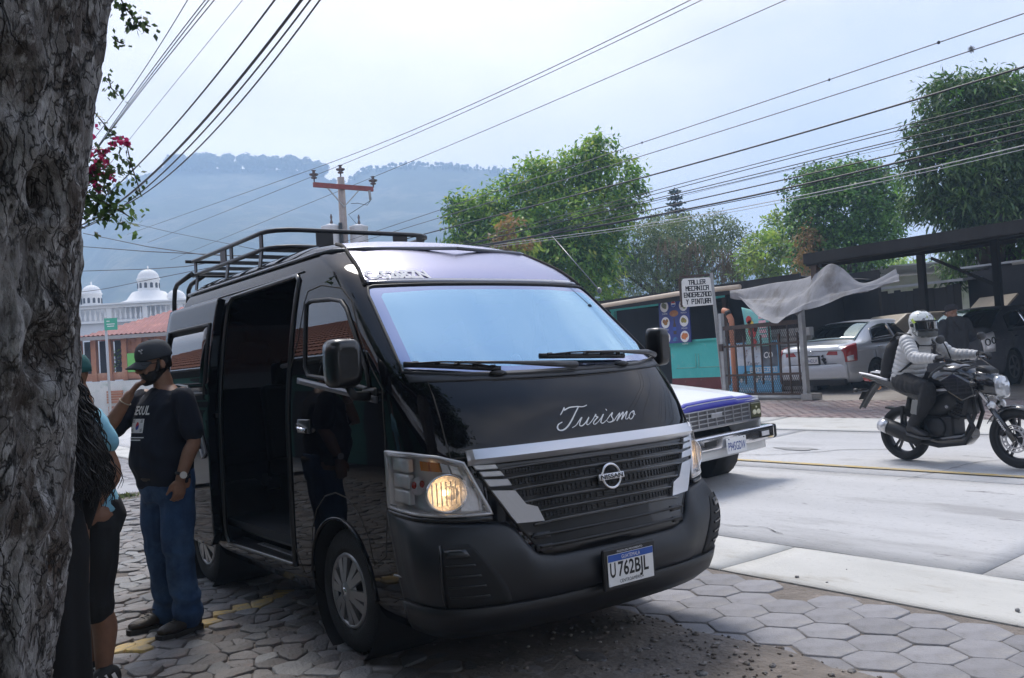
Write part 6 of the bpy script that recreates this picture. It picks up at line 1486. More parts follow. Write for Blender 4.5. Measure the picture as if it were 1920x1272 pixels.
mb = MB(); mb.tube([(-.22, -.2, 6.6), (-.20, -.2, 5.9), (-.22, -.2, 5.2)], .07, 8); mb.build('cable_bundle', m_ink, up)
for z in (6.3, 5.3, 4.9): mb = MB(); mb.tube([(.17*math.cos(t), .17*math.sin(t), z) for t in [2*PI*k/16 for k in range(16)]], .02, 6, loop=True); mb.build('pole_band', m_steel, up)
for a, b in (((.85, -.2, 6.45), (.25, -.2, 5.2)), ((.9, -.2, 6.35), (.2, -.2, 5.0)), ((.15, -.15, 4.9), (.5, -.3, 4.55)), ((.15, -.15, 4.7), (.8, -.2, 5.0))): mb = MB(); mb.tube([a, ((a[0]+b[0])/2+.05, (a[1]+b[1])/2, (a[2]+b[2])/2-.1), b], .014, 5); mb.build('drop_wire', m_ink, up)

# ---- wires along the road
m_wire = mat('cable_black', (.012, .012, .016), .5)
m_wire2 = mat('bare_wire', (.10, .10, .11), .5)
m_wirep = mat('pale_cable', (.40, .40, .40), .5)
def wire(X, P, r, label, group, m_=None, ext=(8, 8), cat='cable'):
    (y0, z0), (y1, z1), (y2, z2) = sorted(P)
    def q(y): return z0*(y-y1)*(y-y2)/((y0-y1)*(y0-y2)) + z1*(y-y0)*(y-y2)/((y1-y0)*(y1-y2)) + z2*(y-y0)*(y-y1)/((y2-y0)*(y2-y1))
    def qe(y):
        if y < y0: s_ = (q(y0+.1)-q(y0))/.1; return z0+s_*(y-y0)
        if y > y2: s_ = (q(y2)-q(y2-.1))/.1; return z2+s_*(y-y2)
        return q(y)
    a, b = y0-ext[0], y2+ext[1]; mb = MB(); mb.tube([(0, y-y1, qe(y)-z1) for y in [a+(b-a)*k/40 for k in range(41)]], r, 5, ref=(0, 0, 1))
    o = mb.build('overhead_cable', m_ or m_wire, loc=(X, y1, z1)); tag(o, label, cat, group); return o
GL_ = 'cables crossing above the van'
LW = [([(12.54, 6.911), (14.37, 6.695), (17.66, 6.462)], .007, 'thin cable nearest the tree trunk, crossing the sky alone'), ([(11.8, 6.641), (14.03, 6.531), (18.62, 6.173)], .008, 'left wire of the three bunched cables above the bougainvillea'), ([(11.66, 6.587), (13.87, 6.479), (18.63, 6.153)], .008, 'middle wire of the three bunched cables above the bougainvillea'), ([(11.45, 6.512), (13.7, 6.428), (18.77, 6.134)], .008, 'right wire of the three bunched cables above the bougainvillea'),
 ([(10.46, 6.145), (12.32, 6.023), (17.23, 5.685)], .004, 'faint thin wire between the bunched cables and the thick black ones'), ([(9.49, 5.787), (11.59, 5.529), (18.06, 5.158)], .012, 'black cable ending above the hill, left of the thickest cable'), ([(8.78, 5.526), (11.37, 5.165), (19.88, 4.949)], .018, 'thickest black cable sweeping down to the trunk over the hill'), ([(8.56, 5.444), (11.39, 5.031), (20.0, 4.88)], .011, 'black cable just right of the thickest one'), ([(8.33, 5.361), (11.41, 4.876), (16.51, 4.725)], .010, 'rightmost of the cables sweeping down over the hill')]
for P, r, lab in LW: wire(4.0, P, r, lab, GL_, ext=(1.5, 6))
for X, P, r, lab in [(13.45, [(11.6, 8.42), (15.0, 8.40), (29.4, 8.88)], .011, 'upper left bare wire from the pole crossarm to the top of the sky'), (14.6, [(12.18, 8.90), (15.84, 8.88), (29.5, 9.14)], .011, 'bare wire from the pole top insulator to the top of the sky'), (15.85, [(11.2, 8.72), (17.3, 8.70), (29.4, 8.78)], .011, 'lowest bare wire from the crossarm, ending right of the others at the top')]: wire(X, P, r, lab, 'bare wires on the utility pole', m_wire2, ext=(14, 26))
RW = [([(5.9, 6.261), (10.14, 6.236), (14.73, 6.225)], .010, 'highest of the long cables over the workshop, with small clips', m_wire2), ([(5.92, 5.969), (10.17, 5.937), (15.77, 5.948)], .010, 'second long cable over the workshop, carrying a fluffy tuft', m_wire2), ([(5.96, 5.475), (10.27, 5.437), (15.82, 5.494)], .018, 'thick black cable passing over the top of the mango tree', m_wire), ([(7.81, 5.081), (10.29, 5.098), (13.92, 5.104)], .009, 'upper thin cable running into the mango tree', m_wire), ([(7.82, 5.02), (10.3, 5.036), (14.04, 5.027)], .009, 'second thin cable running into the mango tree', m_wire), ([(7.67, 4.869), (10.31, 4.897), (14.08, 4.934)], .010, 'third thin cable running into the mango tree', m_wire), ([(7.68, 4.83), (10.32, 4.845), (14.12, 4.898)], .008, 'fourth thin cable, close below the third', m_wire), ([(7.68, 4.756), (9.15, 4.801), (14.13, 4.828)], .004, 'faintest wire below the thin cables by the mango tree', m_wire2),
 ([(6.02, 4.625), (10.33, 4.669), (15.89, 4.747)], .013, 'black cable grazing the top of the vine-covered tree', m_wire), ([(6.03, 4.522), (10.34, 4.5), (15.9, 4.667)], .019, 'thickest low cable crossing the vine-covered tree', m_wire), ([(6.03, 4.436), (10.35, 4.455), (15.9, 4.642)], .009, 'thin cable close under the thickest low cable', m_wire), ([(6.04, 4.317), (7.91, 4.293), (15.91, 4.547)], .009, 'pale cable crossing the mango tree low down', m_wirep), ([(6.2, 4.257), (10.26, 4.252), (15.92, 4.491)], .006, 'lowest thin pale wire above the workshop', m_wirep)]
for P, r, lab, m_ in RW: wire(14.2, P, r, lab, 'long cables above the workshop', m_, ext=(6, 14))
for (y, z, s_) in ((7.2, 6.253, .03), (9.2, 6.24, .02), (13.9, 6.226, .02)): mb = MB(); mb.ell((0, 0, 0), (.02, s_, .03), 6, 4); tag(mb.build('cable_clip', m_wire, loc=(14.2, y, z)), 'small dark clip on the highest cable over the workshop', 'clip', 'clips on the highest cable')
mb = MB(); r_ = random.Random(1)
for k in range(60): leaf(mb, Vector((0, 0, 0)), Vector((r_.gauss(0, 1), r_.gauss(0, 1), r_.gauss(0, 1))), .07, .006, r_)
tag(mb.build('air_plant', mat('grey_tuft', (.20, .20, .20), .9), loc=(14.2, 6.7, 5.985)), 'grey fluffy tuft stuck on the second long cable', 'air plant')
XW = [([(5.39, 26.98, 5.91), (5.99, 22.83, 4.96), (6.1, 19.04, 4.25), (5.96, 16.67, 3.9), (5.7, 14.5, 3.6)], .011, 'black cable sloping from the trunk to the roof rack, uppermost of the crossing pair'), ([(5.0, 30, 5.9), (5.38, 27.01, 5.54), (5.99, 22.84, 4.84), (6.41, 18.81, 4.22), (6.7, 16.8, 3.9)], .011, 'black cable meeting the sloping one behind the roof rack'), ([(5.0, 30, 5.1), (5.36, 27.05, 4.86), (6.01, 22.84, 4.41), (5.81, 19.27, 4.02), (5.42, 17.07, 3.78), (5.1, 15.3, 3.6)], .010, 'level cable just above the white domes'), ([(5.5, 29, 4.45), (5.84, 26.71, 4.33), (6.08, 22.8, 4.16), (6.09, 19.06, 3.94), (6.1, 17, 3.82)], .008, 'thin cable crossing in front of the white domes'), ([(5.6, 29.5, 7.0), (6.01, 26.51, 6.29), (6.49, 22.46, 5.27), (6.63, 18.64, 4.42), (6.36, 16.37, 3.97)], .006, 'thin wire slanting across the hill left of the rack')]
for P, r, lab in XW:
    o = Vector(P[len(P)//2]); mb = MB(); mb.tube([Vector(p)-o for p in P], r, 5); tag(mb.build('overhead_cable', m_wire, loc=tuple(o)), lab, 'cable', 'cables crossing the street on the left')
# ================================================================== WHAT STANDS BEHIND AND BESIDE THE CAMERA (mirrored in the van)
m_tile = mat('clay_tile', (.30, .11, .065), .85, col2=(.19, .075, .05), vs=2.5, bump=.3, bs=16)
m_teal = mat('teal_wall', (.035, .15, .12), .8, col2=(.05, .19, .15), vs=1.5, bump=.15, bs=14)
th = thing('tiled_house', 'teal house with clay tiled roof mirrored in the flank of the van', 'house', (-2.7, 13, 0))
mb = MB(); mb.box((-.1, 0, 1.45), (.25, 36, 2.9)); mb.build('wall', m_teal, th)
mb = MB()
for k in range(11): mb.box((.03, -15+k*3, 1.05), (.06, .95, 2.1))
mb.build('door', m_dwood, th)
rf = MB()
for j in range(16):
    x0 = 1.25-j*.36; z0 = 2.70+j*.215
    for k in range(180):
        y = -18+k*.2
        for i in range(4):
            a0, a1 = PI*i/4, PI*(i+1)/4
            rf.quad((x0, y+.1-.1*math.cos(a0), z0+.05*math.sin(a0)+.03), (x0, y+.1-.1*math.cos(a1), z0+.05*math.sin(a1)+.03), (x0-.38, y+.1-.1*math.cos(a1), z0+.215+.05*math.sin(a1)), (x0-.38, y+.1-.1*math.cos(a0), z0+.215+.05*math.sin(a0)))
rf.build('roof', m_tile, th)
mb = MB(); mb.box((.55, 0, 2.66), (1.5, 36, .06)); mb.build('eaves_soffit', m_dwood, th)
hb_ = thing('white_house', 'white walled house across the street mirrored in the van bonnet', 'house', (4, -13, 0))
mb = MB(); mb.box((0, 0, 1.9), (7, 4, 3.8)); mb.build('wall', m_wht2, hb_)
for x in (-2.3, .2, 2.4): mb = MB(); mb.box((x, 2.02, 1.2), (1.0, .08, 2.3)); mb.build('door', m_dark, hb_)
mb = MB(); mb.box((0, .4, 3.9), (7.6, 5.2, .15)); mb.build('roof', m_tile, hb_)
hb2 = thing('shop_block', 'dark shop block down the street mirrored in the van bonnet', 'shop', (13.5, -12, .3))
mb = MB(); mb.box((0, 0, 2.2), (8, 6, 4.4)); mb.build('wall', m_dwood, hb2)
for x in (-2.6, 0, 2.6): mb = MB(); mb.box((x, 3.02, 1.3), (1.8, .08, 2.4)); mb.build('shutter', m_steel, hb2)
for k, (x, y, z, r, lab) in enumerate(((0, -11, 6.6, 3.6, 'dark tree left of the white house mirrored in the van'), (8.5, -12, 7.0, 3.6, 'dark tree between the white house and the shop block mirrored in the van'), (-4, -6, 5.0, 2.6, 'dark tree by the tiled house mirrored in the van'))):
    tree('street_tree', lab, (x, y, 0), [(x, y, z, r, r, r*.8), (x+1.2, y+.6, z-.8, r*.7, r*.7, r*.6), (x-1.2, y, z+.6, r*.7, r*.7, r*.6)], 420, 10, .34, .09, [l_mango], .4, r0=.25, seed=70+k, spread=.4, group=None)
# ================================================================== CARS
# stations: y, width scale, underside z, belt z, rail half-width, rail z, roof centre z
SEDAN = [(0.0, .80, .30, .56, .62, .60, .62), (.10, .90, .20, .63, .64, .69, .71), (.5, .975, .18, .73, .66, .80, .83), (1.0, 1.0, .18, .82, .68, .89, .92), (1.25, 1.0, .18, .86, .69, .92, .96), (1.7, 1.0, .18, .89, .64, 1.17, 1.21), (2.1, 1.0, .18, .905, .585, 1.345, 1.39), (2.6, 1.0, .18, .92, .575, 1.385, 1.435), (3.1, 1.0, .18, .93, .58, 1.36, 1.41), (3.5, 1.0, .18, .945, .61, 1.22, 1.265), (3.88, .995, .18, .965, .66, 1.03, 1.065), (4.1, .985, .19, .965, .68, .995, 1.03), (4.34, .96, .22, .94, .66, .985, 1.015), (4.44, .92, .28, .90, .64, .95, .975), (4.50, .86, .36, .82, .60, .88, .90)]
def sedan(name, label, cat, loc, rz, tilt, paint, style=5, rimm=None, group=None, dusty=False):
    car = thing(name, label, cat, loc, rz, group); car.rotation_euler = (tilt, 0, rz)
    ST = catmull(SEDAN, 5)
    def sec(st):
        y, w, zu, zb, xr, zr, zt = st; W = .875
        ctl = [(.0, zu), (.60*w, zu), (.80*w*W/.875, zu+.03), (W*w*.985, zu+.14), (W*w, .46 if .46 > zu+.16 else zu+.2), (W*w*.995, .64 if .64 < zb-.05 else zb-.06), (W*w*.955, zb), (xr+ (W*w*.955-xr)*.06, zr-.02), (xr-.10, zr+(zt-zr)*.55), (xr*.45, zt-.006), (0, zt)]
        return ctl
    def sect(st): return catmull([(a, b) for a, b in sec(st)], 3)
    ys_ = [s[0] for s in ST]
    def Sf(y, t, sg):
        """surface point: t runs 0..10 over the section controls"""
        i = 0
        while i < len(ys_)-2 and y > ys_[i+1]: i += 1
        k = (y-ys_[i])/(ys_[i+1]-ys_[i]); k = max(0, min(1, k)); A_ = sect(ST[i]); B_ = sect(ST[i+1]); q = t*3; j = min(int(q), len(A_)-2); e = q-j
        a = [A_[j][c]*(1-e)+A_[j+1][c]*e for c in (0, 1)]; b = [B_[j][c]*(1-e)+B_[j+1][c]*e for c in (0, 1)]
        return Vector((sg*(a[0]*(1-k)+b[0]*k), y, a[1]*(1-k)+b[1]*k))
    def Nf(y, t, sg):
        e = .02; a = Sf(min(y+e, 4.5), t, sg)-Sf(max(y-e, 0), t, sg); b = Sf(y, min(t+.08, 10), sg)-Sf(y, max(t-.08, 0), sg); n_ = a.cross(b)*sg
        return n_.normalized() if n_.length > 1e-9 else Vector((0, 0, 1))
    bm2 = bmesh.new(); cols = []
    for st in ST:
        h = sect(st); full = [(x, z) for x, z in h] + [(-x, z) for x, z in h[-2:0:-1]]; cols.append([bm2.verts.new((x, st[0], z)) for x, z in full])
    for a, b in zip(cols, cols[1:]):
        n = len(a)
        for i in range(n): bm2.faces.new((a[i], a[(i+1) % n], b[(i+1) % n], b[i]))
    bm2.faces.new(cols[0]); bm2.faces.new(cols[-1][::-1])
    WA = .83, 3.53
    kill = [f for f in bm2.faces if any(math.hypot(f.calc_center_median().y-w, f.calc_center_median().z-.31) < .355 for w in WA) and abs(f.calc_center_median().x) > .5]
    bmesh.ops.delete(bm2, geom=kill, context='FACES')
    for v in bm2.verts:
        for w in WA:
            d = math.hypot(v.co.y-w, v.co.z-.31)
            if abs(v.co.x) > .55 and .27 < d < .43 and v.co.z > .15: s_ = .352/d; v.co.y = w+(v.co.y-w)*s_; v.co.z = .31+(v.co.z-.31)*s_
    bmesh.ops.recalc_face_normals(bm2, faces=bm2.faces)
    bd = from_bm('body', bm2, paint, car, True); bm2.free()
    def patch(nm, m_, y0, y1, t0, t1, sg, o=.006, parent=None, nu=10, nv=5, fy=None, ft=None):
        mb = MB()
        def f(u, v):
            y = y0+(y1-y0)*u; t = t0+(t1-t0)*v
            if fy: y = fy(u, v)
            if ft: t = ft(u, v)
            return Sf(y, t, sg)+Nf(y, t, sg)*o, Nf(y, t, sg)
        mb.slab(f, nu, nv, o*.9); return mb.build(nm, m_, parent or car)
    gl = glass('car_glass', (.05, .055, .055), base=.05); gr = glass('rear_glass', (.14, .17, .16), base=.22, rcol=(.85, 1, .95))
    for sg in (-1, 1):
        patch('side_window', gl, 0, 0, 6.22, 6.88, sg, fy=lambda u, v: (1.55+.42*v)+((2.58-1.55-.42*v))*u)
        patch('side_window', gl, 0, 0, 6.22, 6.88, sg, fy=lambda u, v: 2.66+((3.52-.20*v)-2.66)*u)
        patch('window_trim', m_blkpl, 1.4, 3.56, 6.02, 6.16, sg, .008)
        for a, b in ((2.60, 2.615), (1.42, 1.43), (3.50, 3.51)): patch('door_seam', m_gap, a, b, 3.6, 6.1, sg, .003, nu=1)
        patch('door_handle', paint if not dusty else m_blkpl, 3.22, 3.40, 5.72, 5.80, sg, .03, nu=3, nv=1)
        patch('side_crease', paint, .75, 4.2, 5.55, 5.62, sg, .008)
        patch('bumper_crease', paint, 3.95, 4.40, 4.28, 4.36, sg, .012)
        patch('tail_lamp', m_redl, 0, 0, 5.0, 6.3, sg, .016, fy=lambda u, v: 4.10+.10*(1-v)+(.385-.10*(1-v))*u) if not dusty else patch('tail_lamp', m_refl, 0, 0, 5.0, 6.3, sg, .014, fy=lambda u, v: 4.12+.10*(1-v)+(.36-.10*(1-v))*u)
        if dusty:
            for y in (4.24, 4.40):
                mb = MB(); p = Sf(y, 5.6, sg)+Nf(y, 5.6, sg)*.02; x_, y_, n_ = frame_of(Nf(y, 5.6, sg)); mb.tube([p+(x_*math.cos(t)+y_*math.sin(t))*.055 for t in [2*PI*k/16 for k in range(16)]], .010, 5, loop=True); mb.build('lamp_ring', m_ink, car)
        else:
            mb = MB(); mb.poly([(sg*x, 4.509, z) for x, z in ((.36, .80), (.62, .79), (.62, .865), (.42, .875))][::sg]); mb.build('tail_lamp_inner', m_redl, car)
            patch('reverse_lamp', m_refl, 0, 0, 5.05, 5.40, sg, .020, fy=lambda u, v: 4.30+.15*u, nu=3, nv=2)
        patch('headlight', m_refl, 0, 0, 5.0, 6.0, sg, .012, fy=lambda u, v: .04+.45*u)
        patch('mirror_base', m_blkpl, 1.62, 1.70, 6.2, 6.5, sg, .03, nu=2, nv=1)
        mb = MB(); mb.ell((sg*.95, 1.66, .98), (.10, .06, .07), 10, 7); mb.build('side_mirror', paint, car)
        for yc in WA:
            road_wheel(car, (sg*.765, yc, .31), sg, r=.31, rr=.215, w=.19, capm=rimm or m_alloy, style=style)
            mb = MB(); mb.lathe([(.36, sg*.86), (.36, sg*.45), (.04, sg*.45)], 24, 'X', (0, yc, .31), caps=False); mb.build('wheel_well', m_int, car)
    def wide(nm, m_, y0, y1, tt, o=.006, parent=None):
        """a pane across the car between t=tt each side"""
        mb = MB()
        def f(u, v):
            sg = -1 if u < .5 else 1; k = abs(u-.5)*2; t = 10-(10-tt)*k; y = y0+(y1-y0)*v; return Sf(y, t, sg)+Nf(y, t, sg)*o, Nf(y, t, sg)
        mb.slab(f, 16, 8, o*.9); return mb.build(nm, m_, parent or car)
    wide('windscreen', gl, 1.30, 2.02, 7.3); rw = wide('rear_window', gr, 3.14, 3.84, 7.3)
    mb = MB()
    for u0, u1, v0, v1 in ((-1, 1, 3.10, 3.13), (-1, 1, 3.845, 3.87)):
        for k in range(12):
            a, b = -1+k/6, -1+(k+1)/6; P = []
            for uu, vv in ((a, v0), (b, v0), (b, v1), (a, v1)): sg = -1 if uu < 0 else 1; t = 10-(2.7)*abs(uu); P.append(Sf(vv, t, sg)+Nf(vv, t, sg)*.006)
            mb.poly(P)
    mb.build('window_seal', m_blkpl, rw)
    # tail: bumper face, plate, badge
    mb = MB(); mb.slab(lambda u, v: (Vector((-.80+1.6*u, 4.505+.035*(1-abs(2*u-1)**3)+.02*math.sin(PI*v)-.02, .30+.30*v)), Vector((0, 1, 0))), 20, 6, .06); mb.build('rear_bumper', paint, car)
    mb = MB(); mb.box((0, 4.46, .24), (1.45, .12, .12)); mb.build('rear_valance', m_blkpl, car)
    mb = MB(); mb.box((0, 2.2, .22), (1.5, 3.6, .08)); mb.build('underbody', m_int, car)
    mb = MB(); mb.box((0, 2.35, .45), (1.3, 2.2, .3)); mb.box((0, 3.35, .95), (1.2, .2, .35)); mb.build('seats', m_seat, car)
    return car, Sf, Nf
m_sil = mat('silver_paint', (.56, .58, .62), .32, metal=.2, coat=.7, var=.05, vs=3)
m_dust = mat('dusty_blue_paint', (.030, .036, .052), .55, coat=.15, col2=(.085, .085, .095), vs=2.2, spots=[(5, .56, .74, (.13, .125, .125))])
car, Sf, Nf = sedan('silver_sedan', 'silver sedan parked tail-out in the yard, red lamps and small stickers', 'car', (21.35, 11.75, gz(21.35)-.02), R(90), -.045, m_sil, 9, mat('dark_rim', (.05, .05, .055), .4, metal=.5), 'sedans parked at the workshop')
def tailplate(car, body, w=.34, z=.70):
    mb = MB(); mb.box((0, 4.515, z), (w+.07, .02, .19)); p = mb.build('licence_plate', m_ink, car)
    mb = MB(); mb.box((0, 4.527, z), (w, .01, .14)); mb.build('plate_face', m_white, p)
    t_ = text2d(body, .11, width=w*.86); mb = MB(); put2d(mb, t_, lambda x, y: Vector((-x, 4.5335, z-.045+y))); mb.build('plate_lettering', mat('plate_ink_blue', (.05, .07, .22), .6), p)
tailplate(car, 'P844DLH')
mb = MB(); mb.tube([(.055*math.cos(t), 4.515, .855+.035*math.sin(t)) for t in [2*PI*k/16 for k in range(16)]], .006, 5, loop=True); mb.build('boot_badge', m_chrome, car)
for k, (x, z, r) in enumerate(((-.30, .70, .05), (-.33, .64, .035), (-.28, .78, .03))): mb = MB(); mb.poly([(x+r*math.cos(t)*(1+.4*math.sin(3*t+k)), 4.519, z+r*math.sin(t)) for t in [2*PI*j/12 for j in range(12)]][::-1]); mb.build('sticker', m_ink, car)
for a, b, z in ((-.84, .84, .885), (-.80, .80, .62)): mb = MB(); mb.tube([(a, 4.47, z), (-.5, 4.508, z), (.5, 4.508, z), (b, 4.47, z)], .005, 4); mb.build('panel_seam', m_gap, car)
car.scale = (1.04, 1.02, 1.04)
car2, Sf2, Nf2 = sedan('dark_sedan', 'dusty dark blue sedan at the right edge behind the rider', 'car', (21.55, 9.02, gz(21.55)+.01), R(90), -.045, m_dust, 5, mat('dusty_rim', (.10, .10, .10), .6, metal=.4), 'sedans parked at the workshop', dusty=True)
car2.scale = (1.02, 1.0, 1.05)
mb = MB(); mb.box((-.45, 4.53, .56), (.55, .012, .06)); mb.build('silver_strip', m_silv, car2)
# a beige car with its bonnet up, far inside
bc = thing('beige_hatchback', 'dull beige car with raised bonnet deep under the carport', 'car', (22.2, 10.1, gz(22)), R(60))
mb = MB(); P = [(-.8, 0, .3), (-.8, 0, .8), (-.8, .9, .95), (-.8, 1.7, 1.4), (-.8, 3.0, 1.4), (-.8, 3.6, .95), (-.8, 3.9, .3)]; mb.prism(P, (1.6, 0, 0)); mb.build('body', mat('beige_paint', (.36, .30, .22), .5, var=.2, vs=3), bc, bevel=.06, seg=2)
mb = MB(); mb.box((0, .55, 1.38), (1.4, .95, .04), Matrix.Rotation(-.75, 3, 'X')); mb.build('raised_bonnet', MATS['beige_paint'], bc)
mb = MB(); mb.box((0, .45, .86), (1.3, .7, .1)); mb.build('engine_bay', m_int, bc)
mb = MB(); mb.quad((-.7, .98, .99), (.7, .98, .99), (.65, 1.66, 1.36), (-.65, 1.66, 1.36)); mb.build('windscreen', m_int, bc)
for sg in (-1, 1):
    for y in (.7, 3.1): road_wheel(bc, (sg*.72, y, .29), sg, r=.29, rr=.18, w=.17, style=5)

# ------------------------------------------------------------------ white pickup
m_wp = mat('pickup_white', (.78, .78, .77), .35, coat=.5, var=.05, vs=2)
m_bl = mat('stripe_blue', (.014, .016, .34), .35, coat=.35)
pk_ = thing('pickup_truck', 'old white pickup with blue bonnet stripe and chrome bumper, half hidden behind the van', 'pickup', (7.38, 6.40, gz(7.4)), R(0)); pk_.rotation_euler = (0, -.043, 0)
HWd = .765
def hoodf(u, v):
    x = -HWd+2*HWd*u; y = .02+1.42*v; z = .905+.165*min(1, v*1.0)**.85 + .022*math.cos((x/HWd)*PI/2) + (.012 if abs(x) < .42 else 0) - (.03*(1-min(1, v/.06)))
    e = abs(x)/HWd; z -= .05*max(0, (e-.86)/.14)**2; return Vector((x, y, z)), Vector((0, 0, 1))
mb = MB(); mb.slab(hoodf, 40, 24, .03); hd_ = mb.build('hood', m_wp, pk_)
mb = MB(); mb.slab(lambda u, v: (hoodf(u, .0)[0]+Vector((0, -.012-.02*math.sin(PI*v)+.03*v, -.085+.098*v)), Vector((0, -1, 0))), 40, 6, .02); mb.build('blue_stripe', m_bl, hd_)
mb = MB(); mb.slab(lambda u, v: (hoodf(u, .0+.03*v)[0]+Vector((0, 0, .006)), Vector((0, 0, 1))), 40, 2, .004); mb.build('blue_hood_edge', m_bl, hd_)
for sg in (-1, 1):
    mb = MB(); mb.slab(lambda u, v: (Vector((sg*(HWd+.012*math.sin(PI*v)), .02+1.5*u, .44+.45*v)), Vector((sg, 0, 0))), 30, 8, .03)
    fn = mb.build('fender', m_wp, pk_)
    mb = MB(); mb.tube([(sg*(HWd+.012), .72+.36*math.cos(t), .31+.36*math.sin(t)) for t in [PI*k/16 for k in range(17)]], .02, 6); mb.build('arch_lip', m_wp, fn)
    mb = MB(); mb.lathe([(.36, sg*.775), (.36, sg*.4)], 24, 'X', (0, .72, .31), caps=True); mb.build('wheel_well', m_int, pk_)
    for y in (.72, 3.35): road_wheel(pk_, (sg*.66, y, .31), sg, r=.315, rr=.19, w=.20, style=5)
mb = MB(); mb.box((0, .03, .745), (1.53, .05, .235)); fr_ = mb.build('grille_panel', m_silv, pk_, bevel=.008)
mb = MB(); mb.box((0, -.003, .745), (1.10, .02, .19)); gp_ = mb.build('grille_recess', mat('grille_grey', (.10, .10, .105), .5), fr_)
for k in range(5): mb = MB(); mb.box((0, -.020, .655+.045*k), (1.10, .02, .010)); mb.build('grille_bar', m_silv, fr_)
for k in range(9): mb = MB(); mb.box((-.55+1.10*k/8, -.018, .745), (.010, .02, .19)); mb.build('grille_bar', m_silv, fr_)
mb = MB(); mb.box((.0, -.034, .765), (.17, .012, .05)); eb_ = mb.build('grille_badge', m_silv, fr_, bevel=.004)
for sg in (-1, 1):
    mb = MB(); mb.box((sg*.655, -.004, .745), (.20, .03, .19)); hl_ = mb.build('headlight', mat('lamp_black', (.03, .03, .025), .3), pk_, bevel=.01)
    mb = MB(); mb.box((sg*.655, -.026, .745), (.168, .012, .158)); mb.build('lens', mat('lamp_olive', (.10, .10, .05), .1, coat=.8), hl_, bevel=.012)
    for dx_, dz, r in ((-.035, -.02, .035), (.035, -.02, .035), (0, .035, .014)): mb = MB(); mb.ell((sg*.655+dx_, -.034, .745+dz), (r, .008, r*.8), 10, 6); mb.build('reflector', mat('lamp_cream', (.75, .72, .52), .25), hl_)
    mb = MB(); mb.box((sg*.765, .06, .745), (.03, .10, .18)); mb.build('side_marker', m_silv, pk_)
mb = MB(); mb.tube([(-.86, .14, .50), (-.84, -.05, .50), (-.78, -.11, .50), (.78, -.11, .50), (.84, -.05, .50), (.86, .14, .50)], .085, 8, flat=.62, ref=(0, 0, 1)); 
bp_ = MB(); bp_.box((0, -.09, .50), (1.58, .12, .155)); bpo = bp_.build('bumper', m_chrome, pk_, bevel=.03, seg=3)
for sg in (-1, 1):
    mb = MB(); mb.box((sg*.80, -.04, .50), (.07, .22, .16)); mb.build('bumper_end', m_blkpl, bpo, bevel=.03, seg=2)
    mb = MB(); mb.box((sg*.60, -.155, .50), (.15, .02, .075)); ln_ = mb.build('bumper_lamp', m_blkpl, bpo); mb = MB(); mb.box((sg*.60, -.168, .50), (.12, .008, .05)); mb.build('lamp_lens', m_refl, ln_)
    mb = MB(); mb.box((sg*.27, -.152, .505), (.17, .01, .05)); mb.build('bumper_slot', m_ink, bpo)
mb = MB(); mb.slab(lambda u, v: (Vector((-.76+1.52*u, -.03-.02*math.sin(PI*u), .32+.10*v)), Vector((0, -1, 0))), 20, 3, .02); mb.build('front_valance', m_wp, pk_)
lp_ = MB(); lp_.box((.10, -.175, .445), (.315, .012, .165)); lpo = lp_.build('licence_plate', m_white, pk_, bevel=.004)
t_ = text2d('P945GDW', .125, width=.275, bold=.001); mb = MB(); put2d(mb, t_, lambda x, y: Vector((.10+x, -.1825, .395+y))); mb.build('plate_lettering', mat('plate_ink', (.05, .09, .30), .6), lpo)
for x in (-.02, .22): mb = MB(); mb.ell((x, -.182, .515), (.008, .004, .008), 8, 4); mb.build('plate_bolt', m_ink, lpo)
# cab and bed
mb = MB()
def cabsec(y, z0, z1, w0, w1): return [(-w0, y, z0), (w0, y, z0), (w1, y, z1), (-w1, y, z1)]
mb.rings([[(-.76, 1.45, .30), (.76, 1.45, .30), (.76, 1.45, 1.02), (-.76, 1.45, 1.02)], [(-.76, 2.75, .30), (.76, 2.75, .30), (.76, 2.75, .98), (-.76, 2.75, .98)]], smooth=False)
mb.rings([[(-.72, 1.46, .98), (.72, 1.46, .98), (.62, 1.90, 1.46), (-.62, 1.90, 1.46)], [(-.72, 2.74, .98), (.72, 2.74, .98), (.62, 2.62, 1.48), (-.62, 2.62, 1.48)]], smooth=False); mb.build('cab', m_wp, pk_, bevel=.03, seg=2, fix=True)
gt_ = glass('truck_glass', (.25, .28, .28), base=.08)
mb = MB(); mb.quad((-.64, 1.485, 1.02), (.64, 1.485, 1.02), (.56, 1.86, 1.43), (-.56, 1.86, 1.43)); mb.v = [p+Vector((0, -.02, .015)) for p in mb.v]; mb.build('windscreen', gt_, pk_)
for sg in (-1, 1): mb = MB(); mb.poly([(sg*.735, 1.66, 1.02), (sg*.735, 2.6, 1.02), (sg*.645, 2.52, 1.43), (sg*.645, 1.95, 1.43)]); mb.build('side_window', gt_, pk_)
for x0, x1 in ((-.45, .0), (.05, .5)): mb = MB(); mb.tube([(x0, 1.45, 1.03), (x1, 1.47, 1.06)], .010, 5); mb.build('wiper', m_blkpl, pk_)
mb = MB(); mb.box((0, 3.4, .42), (1.5, 1.3, .06))
for q in (((-.74, 3.4, .66), (.05, 1.3, .5)), ((.74, 3.4, .66), (.05, 1.3, .5)), ((0, 4.05, .66), (1.5, .05, .5)), ((0, 2.80, .66), (1.5, .05, .5))): mb.box(*q)
mb.build('bed', m_wp, pk_)
mb = MB(); mb.box((0, 2.0, .32), (1.2, 3.4, .12)); mb.build('chassis', m_int, pk_)

